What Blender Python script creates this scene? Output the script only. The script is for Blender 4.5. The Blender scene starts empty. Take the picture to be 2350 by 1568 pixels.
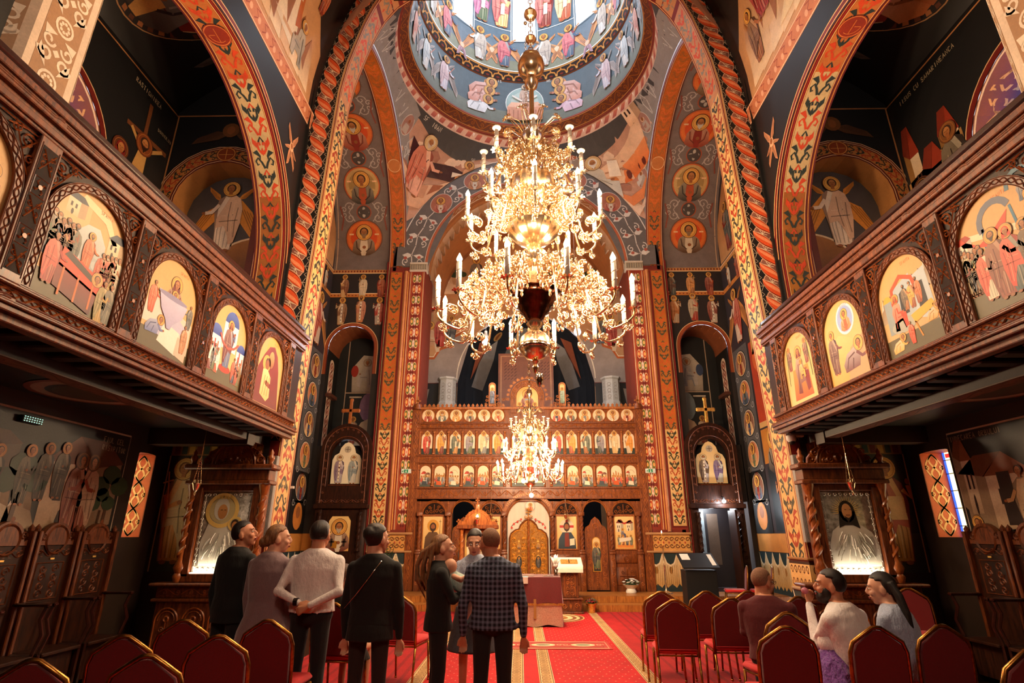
import bpy, math, random
import numpy as np
from math import sin, cos, pi, radians, sqrt, atan2, hypot
SC = bpy.context.scene
COL = SC.collection
rnd = random.Random(7)
# ---------------------------------------------------------------- camera, world, large lights, exposure
cd = bpy.data.cameras.new('camera'); cd.sensor_width = 36; cd.lens = 1266 / 2350 * 36
cd.clip_start = .05; cd.clip_end = 200
cam = bpy.data.objects.new('camera', cd); COL.objects.link(cam)
cam.location = (-.2, 0, 1.75)
cam.rotation_euler = (radians(90 + 19.2), 0, radians(.9))
SC.camera = cam
SC.view_settings.view_transform = 'Standard'; SC.view_settings.look = 'None'
SC.view_settings.gamma = 1; SC.view_settings.use_curve_mapping = False
SC.view_settings.exposure = 1.38
SC.cycles.max_bounces = 5; SC.cycles.diffuse_bounces = 3; SC.cycles.glossy_bounces = 3
SC.cycles.transparent_max_bounces = 6; SC.cycles.transmission_bounces = 3
SC.cycles.caustics_reflective = False; SC.cycles.caustics_refractive = False
SC.cycles.sample_clamp_indirect = 4
SC.cycles.use_denoising = True
SC.cycles.use_adaptive_sampling = True; SC.cycles.adaptive_threshold = .03
w = bpy.data.worlds.new('world'); SC.world = w; w.use_nodes = True
w.node_tree.nodes['Background'].inputs[0].default_value = (.75, .85, 1, 1)
w.node_tree.nodes['Background'].inputs[1].default_value = 1.0
def area(name, loc, rot, sx, sy, power, col):
 l = bpy.data.lights.new(name, 'AREA'); l.shape = 'RECTANGLE'; l.size = sx; l.size_y = sy
 l.energy = power; l.color = col
 o = bpy.data.objects.new(name, l); COL.objects.link(o); o.location = loc; o.rotation_euler = rot
 return o
def lamp(name, loc, power, col, r=.03, parent=None):
 l = bpy.data.lights.new(name, 'POINT'); l.energy = power; l.color = col; l.shadow_soft_size = r
 o = bpy.data.objects.new(name, l); COL.objects.link(o); o.location = loc
 if parent: o.parent = parent
 return o
WARM = (1, .60, .30); WARM2 = (1, .70, .42); DAY = (.86, .93, 1)
# daylight: the tall west windows behind the camera, the gallery's west windows, the windows of the dome's drum
area('west_daylight', (0, -5.45, 8.6), (radians(76), 0, 0), 2.4, 4.0, 250, (1, .74, .52))
for sx_ in (-1, 1):
 area('gallery_daylight', (sx_ * 5.6, -4.98, 6.2), (radians(88), 0, 0), 1.3, 2.4, 60, (1, .80, .64))
for k in range(8):
 a_ = pi / 2 + k * pi / 4
 area('drum_daylight', (2.98 * cos(a_), 12.3 + 2.98 * sin(a_), 20.3), (radians(82), 0, a_ + pi / 2), .7, 3.2, 21, DAY)
# ---------------------------------------------------------------- colour and materials
_cc = {}
def H(s):
 """hex -> linear RGB + gilding (alpha: 1 = gold leaf)"""
 if not isinstance(s, str): return s
 if s not in _cc:
  g = 0.
  t = s
  if t[0] == 'G': g = 1.; t = t[1:]
  v = [int(t[i:i + 2], 16) / 255 for i in (1, 3, 5)]
  _cc[s] = tuple((c / 12.92 if c <= .04045 else ((c + .055) / 1.055) ** 2.4) for c in v) + (g,)
 return _cc[s]
def mixc(a, b, t):
 a, b = H(a), H(b); return tuple(a[i] * (1 - t) + b[i] * t for i in range(4))
def newmat(name):
 m = bpy.data.materials.new(name); m.use_nodes = True
 nt = m.node_tree; return m, nt, nt.nodes, nt.links, nt.nodes['Principled BSDF']
def N(nt, t, **k):
 n = nt.nodes.new(t)
 for a, b in k.items():
  if a[0] == 'i': n.inputs[int(a[1:])].default_value = b
  else: setattr(n, a, b)
 return n
def noise(nt, scale, detail=4, rough=.6, coord='Object', vec=None, sc=None):
 n = N(nt, 'ShaderNodeTexNoise'); n.inputs['Scale'].default_value = scale; n.inputs['Detail'].default_value = detail
 n.inputs['Roughness'].default_value = rough
 tc = N(nt, 'ShaderNodeTexCoord')
 if sc:
  mp = N(nt, 'ShaderNodeMapping'); mp.inputs['Scale'].default_value = sc
  nt.links.new(tc.outputs[coord], mp.inputs[0]); nt.links.new(mp.outputs[0], n.inputs[0])
 else: nt.links.new(tc.outputs[coord], n.inputs[0])
 return n
def ramp(nt, src, a, b, c0, c1):
 r = N(nt, 'ShaderNodeValToRGB'); e = r.color_ramp.elements
 e[0].position = a; e[1].position = b; e[0].color = (*H(c0)[:3], 1); e[1].color = (*H(c1)[:3], 1)
 nt.links.new(src, r.inputs[0]); return r
def bump(nt, src, b, strength, dist=.01):
 n = N(nt, 'ShaderNodeBump'); n.inputs['Strength'].default_value = strength; n.inputs['Distance'].default_value = dist
 nt.links.new(src, n.inputs['Height']); nt.links.new(n.outputs[0], b.inputs['Normal']); return n
def paint_mat(name, rough=.5, mott=.16, bmp=.12, coat=0):
 """painted colour: flat pigments from the mesh's own colour attribute, gold leaf where alpha is 1"""
 m, nt, nn, L, b = newmat(name)
 at = N(nt, 'ShaderNodeAttribute', attribute_name='Col')
 n1 = noise(nt, 3.2, 6, .65); n2 = noise(nt, 42, 3, .6)
 r = N(nt, 'ShaderNodeMapRange'); r.inputs[1].default_value = .3; r.inputs[2].default_value = .7
 r.inputs[3].default_value = 1 - mott; r.inputs[4].default_value = 1 + mott * .7
 L.new(n1.outputs[0], r.inputs[0])
 r2 = N(nt, 'ShaderNodeMapRange'); r2.inputs[1].default_value = .3; r2.inputs[2].default_value = .7
 r2.inputs[3].default_value = 1 - mott * .6; r2.inputs[4].default_value = 1 + mott * .5
 L.new(n2.outputs[0], r2.inputs[0])
 mu = N(nt, 'ShaderNodeMath', operation='MULTIPLY'); L.new(r.outputs[0], mu.inputs[0]); L.new(r2.outputs[0], mu.inputs[1])
 vm = N(nt, 'ShaderNodeVectorMath', operation='SCALE'); L.new(at.outputs['Color'], vm.inputs[0]); L.new(mu.outputs[0], vm.inputs[3])
 L.new(vm.outputs[0], b.inputs['Base Color'])
 ml = N(nt, 'ShaderNodeMath', operation='MULTIPLY'); ml.inputs[1].default_value = .62
 L.new(at.outputs['Alpha'], ml.inputs[0]); L.new(ml.outputs[0], b.inputs['Metallic'])
 rr = N(nt, 'ShaderNodeMapRange'); rr.inputs[3].default_value = rough; rr.inputs[4].default_value = .33
 L.new(at.outputs['Alpha'], rr.inputs[0]); L.new(rr.outputs[0], b.inputs['Roughness'])
 if coat: b.inputs['Coat Weight'].default_value = coat; b.inputs['Coat Roughness'].default_value = .25
 bump(nt, n2.outputs[0], b, bmp)
 return m
def pm(name, c, rough=.5, metal=0, var=.12, sc=20, bmp=.1, c2=None, coat=0, stretch=None, spec=None, bscale=None):
 """generic procedural material: noise between two tones, fine relief"""
 m, nt, nn, L, b = newmat(name)
 c = H(c); c2 = H(c2) if c2 else tuple(x * (1 - var * 2.2) for x in c[:3]) + (1,)
 n = noise(nt, sc, 5, .6, sc=stretch)
 r = ramp(nt, n.outputs[0], .34, .66, '#000000', '#ffffff'); r.color_ramp.elements[0].color = (*c2[:3], 1); r.color_ramp.elements[1].color = (*c[:3], 1)
 L.new(r.outputs[0], b.inputs['Base Color'])
 b.inputs['Roughness'].default_value = rough; b.inputs['Metallic'].default_value = metal
 if coat: b.inputs['Coat Weight'].default_value = coat; b.inputs['Coat Roughness'].default_value = .15
 if spec is not None: b.inputs['Specular IOR Level'].default_value = spec
 if bmp:
  n2 = noise(nt, bscale or sc * 4, 3, .6, sc=stretch); bump(nt, n2.outputs[0], b, bmp, .004)
 return m
def emit(name, c, strength):
 m, nt, nn, L, b = newmat(name)
 b.inputs['Base Color'].default_value = (*H(c)[:3], 1)
 b.inputs['Emission Color'].default_value = (*H(c)[:3], 1); b.inputs['Emission Strength'].default_value = strength
 return m
def fabric(name, c, c2, sc=250, rough=.9, sheen=.06, wrinkle=.35, wsc=6):
 m, nt, nn, L, b = newmat(name)
 n = noise(nt, sc, 3, .7); r = ramp(nt, n.outputs[0], .35, .65, c2, c); L.new(r.outputs[0], b.inputs['Base Color'])
 b.inputs['Roughness'].default_value = rough; b.inputs['Sheen Weight'].default_value = sheen
 w1 = noise(nt, wsc, 4, .55, sc=(1, 1, .55)); ad = N(nt, 'ShaderNodeMath', operation='MULTIPLY_ADD')
 ad.inputs[1].default_value = .04; L.new(n.outputs[0], ad.inputs[0]); L.new(w1.outputs[0], ad.inputs[2])
 bump(nt, ad.outputs[0], b, wrinkle, .06)
 return m
M = {}
M['paint'] = paint_mat('fresco_paint', .52)
M['icon'] = paint_mat('icon_paint', .55, .06, .03, coat=.06)
def carved(name, c1, c2, coat=.14, rr=(.36, .6)):
 m, nt, nn, L, b = newmat(name)
 n = noise(nt, 7, 8, .7, sc=(4, 4, .7)); r = ramp(nt, n.outputs[0], .36, .66, c1, c2)
 L.new(r.outputs[0], b.inputs['Base Color'])
 b.inputs['Coat Weight'].default_value = coat; b.inputs['Coat Roughness'].default_value = .2; b.inputs['Specular IOR Level'].default_value = .2 if coat < .1 else .4
 q = N(nt, 'ShaderNodeMapRange'); q.inputs[3].default_value = rr[0]; q.inputs[4].default_value = rr[1]
 L.new(n.outputs[0], q.inputs[0]); L.new(q.outputs[0], b.inputs['Roughness'])
 n2 = noise(nt, 60, 4, .6, sc=(2, 2, .4)); bump(nt, n2.outputs[0], b, .25, .003)
 return m
M['wood'] = carved('carved_walnut', '#3a180a', '#82421b')
M['wood_dark'] = carved('dark_stained_walnut', '#1a0b06', '#3a1a0b', .06, (.4, .6))
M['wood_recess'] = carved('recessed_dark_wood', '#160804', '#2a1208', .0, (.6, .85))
M['wood_mid'] = carved('iconostasis_oak', '#5a280f', '#96501f')
M['wood_hi'] = carved('oiled_oak_relief', '#7e3f18', '#b4682a', .2)
M['wood_relief'] = carved('polished_relief_walnut', '#682e12', '#a2561f', .3, (.28, .45))
M['floorwood'] = carved('golden_oak_boards', '#8a4f1e', '#c07c34', .3)
M['handrail'] = carved('mahogany_handrail', '#1c0a07', '#3a150d', .8, (.15, .3))
M['gold'] = pm('polished_brass', '#fff0d6', .22, 1, .12, 6, .05, '#f4d09a')
M['gold2'] = pm('gilded_carving', '#ffcf74', .4, .75, .1, 25, .3, '#d8983c')
M['gold_dark'] = pm('gilded_ground', '#b07a30', .5, .5, .1, 25, .3, '#7c4c18')
M['bronze'] = pm('dark_red_bronze', '#6e4232', .2, 1, .1, 8, .05, '#3c2018')
M['chrome'] = pm('polished_nickel', '#d8d2c8', .12, 1, .05, 8, .02)
M['silver'] = pm('embossed_silver', '#dcd6ca', .42, .7, .2, 14, .8, '#8d8577', bscale=50)
M['chairgold'] = pm('brushed_gold_chair_frame', '#b98442', .3, 1, .1, 30, .05, '#8a5a28')
M['candle'] = pm('ivory_candle_tube', '#efe6da', .4, 0, .03, 10, .02)
M['flame'] = emit('lit_candle_bulb', '#ffe2b0', 26)
M['flame_small'] = emit('lit_small_bulb', '#ffe2b0', 22)
M['white_bulb'] = emit('cold_white_bulb', '#e6f2ff', 45)
M['daylight'] = emit('daylight_window_glass', '#dcebff', 5.5)
M['black'] = pm('matt_black', '#0c0b0c', .6, 0, .1, 30, .05)
M['darkvoid'] = pm('dark_plaster', '#0b0a0a', .9, 0, .1, 10, .05)
M['plastic_grey'] = pm('grey_speaker_plastic', '#8f8a88', .5, 0, .05, 30, .05)
M['white_plastic'] = pm('white_plastic', '#d9d6d2', .35, 0, .03, 30, .02)
M['floor'] = pm('dark_wood_floor', '#3a1d10', .35, 0, .2, 5, .2, '#20100a', stretch=(6, .8, 1))
M['plaster'] = pm('ochre_plaster', '#a8602c', .8, 0, .15, 4, .15, '#7c3f1a')
M['redvelvet'] = fabric('red_upholstery', '#780a10', '#560609', 300, .9, .1, .1, 9)
M['seatred'] = fabric('bright_red_seat_cloth', '#d4171c', '#ad0d12', 300, .85, .15, .1, 9)
M['leaf'] = pm('dark_green_leaf', '#2e4a22', .45, 0, .2, 30, .1)
M['white_flower'] = pm('white_petals', '#f2efe6', .6, 0, .05, 40, .05)
M['red_flower'] = pm('red_petals', '#a51020', .6, 0, .1, 40, .05)
# ---------------------------------------------------------------- object helpers
def link(o, parent=None):
 COL.objects.link(o)
 if parent is not None: o.parent = parent
 return o
def props(o, label=None, cat=None, group=None, kind=None):
 if label: o['label'] = label
 if cat: o['category'] = cat
 if group: o['group'] = group
 if kind: o['kind'] = kind
 return o
def thing(name, label, cat, loc=(0, 0, 0), rz=0, group=None):
 o = bpy.data.objects.new(name, None); o.empty_display_size = .1
 COL.objects.link(o); o.location = loc; o.rotation_euler = (0, 0, rz)
 return props(o, label, cat, group)
def copy_tree(o, parent=None):
 c = o.copy(); COL.objects.link(c)
 if parent is not None: c.parent = parent
 for ch in o.children:
  if ch.type != 'LIGHT': copy_tree(ch, c)
 return c
class MB:
 """collects verts and faces, links them as one mesh object"""
 def __init__(s): s.v = []; s.f = []; s.c = []
 def add(s, vs, fs, col=None):
  o = len(s.v); s.v.extend([tuple(map(float, p)) for p in vs]); s.f.extend([tuple(i + o for i in f) for f in fs])
  if col is not None: s.c.extend([H(col)] * len(vs))
  return s
 def addn(s, arr, fs, cols):
  o = len(s.v); s.v.extend(map(tuple, arr.tolist())); s.f.extend([tuple(i + o for i in f) for f in fs]); s.c.extend(cols)
 def box(s, x0, x1, y0, y1, z0, z1, bev=0, col=None):
  if bev <= 0:
   vs = [(x, y, z) for z in (z0, z1) for y in (y0, y1) for x in (x0, x1)]
   return s.add(vs, [(0, 2, 3, 1), (4, 5, 7, 6), (0, 1, 5, 4), (1, 3, 7, 5), (3, 2, 6, 7), (2, 0, 4, 6)], col)
  b = min(bev, abs(x1 - x0) / 2.1, abs(y1 - y0) / 2.1, abs(z1 - z0) / 2.1)
  vs = []; idx = {}
  for ix in (0, 1):
   for iy in (0, 1):
    for iz in (0, 1):
     X = (x0, x1)[ix]; Y = (y0, y1)[iy]; Z = (z0, z1)[iz]
     dx, dy, dz = (b, -b)[ix], (b, -b)[iy], (b, -b)[iz]
     idx[ix, iy, iz] = len(vs)
     vs += [(X, Y + dy, Z + dz), (X + dx, Y, Z + dz), (X + dx, Y + dy, Z)]
  g = lambda a, k: idx[a] + k
  fs = []
  for ix in (0, 1): fs.append(tuple(g((ix, y, z), 0) for y, z in ((0, 0), (1, 0), (1, 1), (0, 1))))
  for iy in (0, 1): fs.append(tuple(g((x, iy, z), 1) for x, z in ((0, 0), (1, 0), (1, 1), (0, 1))))
  for iz in (0, 1): fs.append(tuple(g((x, y, iz), 2) for x, y in ((0, 0), (1, 0), (1, 1), (0, 1))))
  for a in (0, 1):
   for c in (0, 1):
    fs.append((g((0, a, c), 1), g((1, a, c), 1), g((1, a, c), 2), g((0, a, c), 2)))
    fs.append((g((a, 0, c), 0), g((a, 1, c), 0), g((a, 1, c), 2), g((a, 0, c), 2)))
    fs.append((g((a, c, 0), 0), g((a, c, 1), 0), g((a, c, 1), 1), g((a, c, 0), 1)))
  for k in idx: fs.append((idx[k], idx[k] + 1, idx[k] + 2))
  return s.add(vs, fs, col)
 def lathe(s, prof, n=24, c=(0, 0, 0), flute=0, fn=16, arc=1.0, ax='z', tilt=None, col=None):
  """prof: [(r,z)]; flute: depth of lobes"""
  vs = []; fs = []
  m = n if arc >= 1 else n + 1
  for (r, z) in prof:
   for k in range(m):
    a = 2 * pi * arc * k / n
    rr = r * (1 + (flute * abs(sin(a * fn / 2)) if flute else 0))
    p = (rr * cos(a), rr * sin(a), z)
    if ax == 'y': p = (p[0], p[2], p[1])
    if ax == 'x': p = (p[2], p[0], p[1])
    if tilt: p = tilt(p)
    vs.append((p[0] + c[0], p[1] + c[1], p[2] + c[2]))
  for i in range(len(prof) - 1):
   for k in range(n):
    k2 = (k + 1) % m if arc >= 1 else k + 1
    fs.append((i * m + k, i * m + k2, (i + 1) * m + k2, (i + 1) * m + k))
  if arc >= 1:
   if prof[0][0] > 1e-5: fs.append(tuple(range(m))[::-1])
   if prof[-1][0] > 1e-5: fs.append(tuple((len(prof) - 1) * m + k for k in range(m)))
  return s.add(vs, fs, col)
 def tube(s, pts, r, n=8, cap=True, closed=False, flat=1.0, up=None, col=None):
  """r: number or list; flat: squash of the cross-section"""
  P = np.array(pts, float); m = len(P)
  R = np.full(m, r) if np.isscalar(r) else np.array(r, float)
  if closed: T = np.roll(P, -1, 0) - np.roll(P, 1, 0)
  else: T = np.gradient(P, axis=0)
  T /= np.maximum(np.linalg.norm(T, axis=1), 1e-9)[:, None]
  u = np.array(up if up is not None else ((0, 0, 1) if abs(T[0][2]) < .9 else (0, 1, 0)), float)
  vs = []
  for i in range(m):
   t = T[i]
   if up is not None: u = np.array(up, float)
   a = np.cross(t, u); la = np.linalg.norm(a)
   if la < 1e-6: a = np.cross(t, (1, .1, 0)); la = np.linalg.norm(a)
   a /= la; b = np.cross(a, t); u = b
   for k in range(n):
    q = 2 * pi * k / n
    vs.append(P[i] + R[i] * (cos(q) * a + flat * sin(q) * b))
  fs = []
  for i in range(m if closed else m - 1):
   j = (i + 1) % m
   for k in range(n): fs.append((i * n + k, i * n + (k + 1) % n, j * n + (k + 1) % n, j * n + k))
  if cap and not closed:
   fs.append(tuple(range(n))[::-1]); fs.append(tuple((m - 1) * n + k for k in range(n)))
  return s.add(vs, fs, col)
 def sphere(s, c, r, n=12, m=8, col=None):
  rx, ry, rz = (r, r, r) if np.isscalar(r) else r
  vs = [(c[0], c[1], c[2] - rz)]
  for i in range(1, m):
   t = pi * i / m
   for k in range(n):
    a = 2 * pi * k / n; vs.append((c[0] + rx * sin(t) * cos(a), c[1] + ry * sin(t) * sin(a), c[2] - rz * cos(t)))
  vs.append((c[0], c[1], c[2] + rz)); fs = []
  for k in range(n): fs.append((0, 1 + (k + 1) % n, 1 + k))
  for i in range(m - 2):
   for k in range(n):
    fs.append((1 + i * n + k, 1 + i * n + (k + 1) % n, 1 + (i + 1) * n + (k + 1) % n, 1 + (i + 1) * n + k))
  b = 1 + (m - 2) * n
  for k in range(n): fs.append((b + k, b + (k + 1) % n, len(vs) - 1))
  return s.add(vs, fs, col)
 def prism(s, poly, y0, y1, f=None, col=None):
  """2-D outline (x,z) extruded y0..y1; f maps (x,y,z)"""
  n = len(poly); f = f or (lambda x, y, z: (x, y, z))
  vs = [f(x, y0, z) for x, z in poly] + [f(x, y1, z) for x, z in poly]
  fs = [tuple(range(n)), tuple(range(2 * n - 1, n - 1, -1))] + [(i, n + i, n + (i + 1) % n, (i + 1) % n) for i in range(n)]
  return s.add(vs, fs, col)
 def ringprism(s, outer, inner, y0, y1, f=None, col=None, open_=False):
  """frame between two outlines of equal count"""
  n = len(outer); f = f or (lambda x, y, z: (x, y, z))
  vs = [f(x, y0, z) for x, z in outer] + [f(x, y0, z) for x, z in inner] + [f(x, y1, z) for x, z in outer] + [f(x, y1, z) for x, z in inner]
  fs = []
  for i in range(n - 1 if open_ else n):
   j = (i + 1) % n
   fs += [(i, j, n + j, n + i), (2 * n + i, 3 * n + i, 3 * n + j, 2 * n + j), (i, 2 * n + i, 2 * n + j, j), (n + i, n + j, 3 * n + j, 3 * n + i)]
  if open_:
   for i in (0, n - 1): fs.append((i, n + i, 3 * n + i, 2 * n + i))
  return s.add(vs, fs, col)
 def grid(s, f, us, vs_, col=None):
  """f(u,v)->(x,y,z)"""
  a = [f(u, v) for v in vs_ for u in us]; n = len(us)
  return s.add(a, [(j * n + i, j * n + i + 1, (j + 1) * n + i + 1, (j + 1) * n + i) for j in range(len(vs_) - 1) for i in range(n - 1)], col)
 def mesh(s, name, mat, smooth=False):
  me = bpy.data.meshes.new(name); me.from_pydata(s.v, [], s.f)
  if s.c and len(s.c) == len(s.v):
   a = me.color_attributes.new('Col', 'FLOAT_COLOR', 'POINT')
   a.data.foreach_set('color', np.array(s.c, dtype=np.float32).ravel())
  for m_ in (mat if isinstance(mat, (list, tuple)) else [mat]): me.materials.append(M[m_] if isinstance(m_, str) else m_)
  if smooth: me.polygons.foreach_set('use_smooth', [True] * len(me.polygons))
  me.update(); return me
 def build(s, name, mat, parent=None, smooth=False, loc=None, autos=None):
  me = s.mesh(name, mat, smooth or autos is not None)
  if autos is not None: me.set_sharp_from_angle(angle=radians(autos))
  o = bpy.data.objects.new(name, me); link(o, parent)
  if loc: o.location = loc
  if name.endswith('carving') or name.endswith('frame') and mat == 'wood_hi' or name in ('door_medallions', 'filigree', 'gilded_scrollwork', 'embossed_figure'): o['kind'] = 'stuff'
  return o
def struct(name, mb, mat, parent=None, smooth=False, autos=None):
 o = mb.build(name, mat, parent, smooth, autos=autos); o['kind'] = 'structure'; return o
# ---------------------------------------------------------------- painter: flat shapes laid on a surface
def lin(a, b, n): return [a + (b - a) * i / (n - 1) for i in range(n)]
def clip(P, ax, lim, sg):
 out = []
 for i in range(len(P)):
  p, q = P[i - 1], P[i]; a, b = sg * (p[ax] - lim), sg * (q[ax] - lim)
  if (a > 0) != (b > 0) and abs(a - b) > 1e-12:
   t = a / (a - b); out.append((p[0] + (q[0] - p[0]) * t, p[1] + (q[1] - p[1]) * t))
  if b >= 0 and (not out or (abs(out[-1][0] - q[0]) + abs(out[-1][1] - q[1])) > 1e-9): out.append((q[0], q[1]))
 return out
class Cv:
 """draws on a surface given by f(u,v,h) (numpy arrays) -> (x,y,z); h is the height above the surface"""
 def __init__(s, mb, f, step=.0016, base=0.0, lift=0.0, cell=0):
  s.mb, s.f, s.step, s.base, s.lift, s.cell = mb, f, step, base, lift, cell
 def sub(s, ou, ov, sc=1.0, sv=None, rot=0, mir=1, lay=0):
  c, d = cos(rot), sin(rot); sv = sv or sc; f = s.f
  def g(u, v, h):
   u = u * sc * mir; v = v * sv
   return f(ou + u * c - v * d, ov + u * d + v * c, h)
  return Cv(s.mb, g, s.step, s.base + lay * s.step, s.lift, s.cell / max(abs(sc), abs(sv)))
 def _put(s, pts, L, hs=None):
  a = np.array(pts, float); h = np.full(len(a), s.base + L * s.step) if hs is None else hs + s.base + L * s.step
  x, y, z = s.f(a[:, 0], a[:, 1], h)
  return np.stack([x + 0 * h, y + 0 * h, z + 0 * h], 1)
 def poly(s, pts, col, L=1, col2=None):
  cell = s.cell
  if cell and col != 'x':
   us = [p[0] for p in pts]; vs = [p[1] for p in pts]
   if max(us) - min(us) > cell * 1.3 or max(vs) - min(vs) > cell * 1.3:
    lo, hi = min(vs), max(vs) + 1e-9
    c0, c1 = H(col), H(col2 or col); kc, s.cell = s.cell, 0
    nu, nv = max(1, round((max(us) - min(us)) / cell)), max(1, round((hi - lo) / cell))
    for i in range(nu):
     a, b = min(us) + (max(us) - min(us)) * i / nu, min(us) + (max(us) - min(us)) * (i + 1) / nu
     st = clip(clip(pts, 0, a, 1), 0, b, -1)
     for j in range(nv):
      d, e = lo + (hi - lo) * j / nv, lo + (hi - lo) * (j + 1) / nv
      q = clip(clip(st, 1, d, 1), 1, e, -1)
      if len(q) > 2: s.mb.addn(s._put(q, L), [tuple(range(len(q)))], [tuple(c0[m] + (c1[m] - c0[m]) * (p[1] - lo) / (hi - lo) for m in range(4)) for p in q])
    s.cell = kc; return
  P = s._put(pts, L); n = len(pts)
  if col2 is None: cs = [H(col)] * n
  else:
   vv = [p[1] for p in pts]; lo, hi = min(vv), max(vv) + 1e-9
   cs = [mixc(col, col2, (v - lo) / (hi - lo)) for v in vv]
  s.mb.addn(P, [tuple(range(n))], cs)
 def rect(s, u0, v0, u1, v1, col, L=1, col2=None): s.poly([(u0, v0), (u1, v0), (u1, v1), (u0, v1)], col, L, col2)
 def ell(s, cx, cy, rx, ry, col, L=1, n=14, a0=0, a1=2 * pi, col2=None):
  e = 0 if a1 - a0 > 6.2 else 1
  s.poly([(cx + rx * cos(a0 + (a1 - a0) * k / (n - e)), cy + ry * sin(a0 + (a1 - a0) * k / (n - e))) for k in range(n)], col, L, col2)
 def ring(s, cx, cy, r0, r1, col, L=1, n=20, sy=1.0):
  s.stroke([(cx + (r0 + r1) / 2 * cos(2 * pi * k / n), cy + sy * (r0 + r1) / 2 * sin(2 * pi * k / n)) for k in range(n)], abs(r1 - r0), col, L, closed=True)
 def stroke(s, pts, w, col, L=1, closed=False, taper=0, hi=None):
  """hi: height of the ridge for carved relief"""
  a = np.array(pts, float); m = len(a)
  if m < 2: return
  t = (np.roll(a, -1, 0) - np.roll(a, 1, 0)) if closed else np.gradient(a, axis=0)
  t /= np.maximum(np.linalg.norm(t, axis=1), 1e-9)[:, None]
  nn = np.stack([-t[:, 1], t[:, 0]], 1)
  ww = np.full(m, w / 2.)
  if taper: ww *= np.linspace(1, 1 - taper, m)
  hi = s.lift * w if hi is None else hi
  if hi > 0:
   pts3 = np.concatenate([a - nn * ww[:, None], a, a + nn * ww[:, None]]); hs = np.concatenate([np.zeros(m), np.full(m, hi) * ww / (w / 2.), np.zeros(m)])
   P = s._put(pts3, L, hs); fs = []
   for i in range(m if closed else m - 1):
    j = (i + 1) % m; fs += [(i, j, m + j, m + i), (m + i, m + j, 2 * m + j, 2 * m + i)]
   s.mb.addn(P, fs, [H(col)] * (3 * m))
  else:
   P = s._put(np.concatenate([a - nn * ww[:, None], a + nn * ww[:, None]]), L)
   s.mb.addn(P, [(i, (i + 1) % m, m + (i + 1) % m, m + i) for i in range(m if closed else m - 1)], [H(col)] * (2 * m))
 def fill(s, u0, u1, v0, v1, col, nu=2, nv=2, L=0, col2=None):
  us, vs = np.linspace(u0, u1, nu), np.linspace(v0, v1, nv)
  U, V = np.meshgrid(us, vs); P = s._put(np.stack([U.ravel(), V.ravel()], 1), L)
  cs = [H(col)] * (nu * nv) if col2 is None else [mixc(col, col2, j / (nv - 1)) for j in range(nv) for _ in range(nu)]
  s.mb.addn(P, [(j * nu + i, j * nu + i + 1, (j + 1) * nu + i + 1, (j + 1) * nu + i) for j in range(nv - 1) for i in range(nu - 1)], cs)
 def lines(s, pts, w, cols, L=1):
  """parallel coloured lines, from the first offset on"""
  for off, ww, c in cols: s.stroke([(p[0], p[1] + off) for p in pts], ww, c, L)
class Path2:
 def __init__(s, pts):
  a = np.array(pts, float); d = np.r_[0, np.cumsum(np.linalg.norm(np.diff(a, axis=0), axis=1))]
  s.L = d[-1]; n = max(40, int(s.L / .12)); s.u = np.linspace(0, s.L, n)
  s.a = np.interp(s.u, d, a[:, 0]); s.b = np.interp(s.u, d, a[:, 1])
  ta, tb = np.gradient(s.a), np.gradient(s.b); l = np.hypot(ta, tb); s.na, s.nb = -tb / l, ta / l
 def at(s, u, off):
  """point at arc length u, moved off along the left normal"""
  return (np.interp(u, s.u, s.a) + off * np.interp(u, s.u, s.na), np.interp(u, s.u, s.b) + off * np.interp(u, s.u, s.nb))
def arcp(cx, cz, r, a0, a1, n=32): return [(cx + r * cos(radians(a0 + (a1 - a0) * i / (n - 1))), cz + r * sin(radians(a0 + (a1 - a0) * i / (n - 1)))) for i in range(n)]
def plane(O, U, V, Nn):
 O, U, V, Nn = [np.array(q, float) for q in (O, U, V, Nn)]
 return lambda u, v, h: tuple(O[i] + u * U[i] + v * V[i] + h * Nn[i] for i in range(3))
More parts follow.
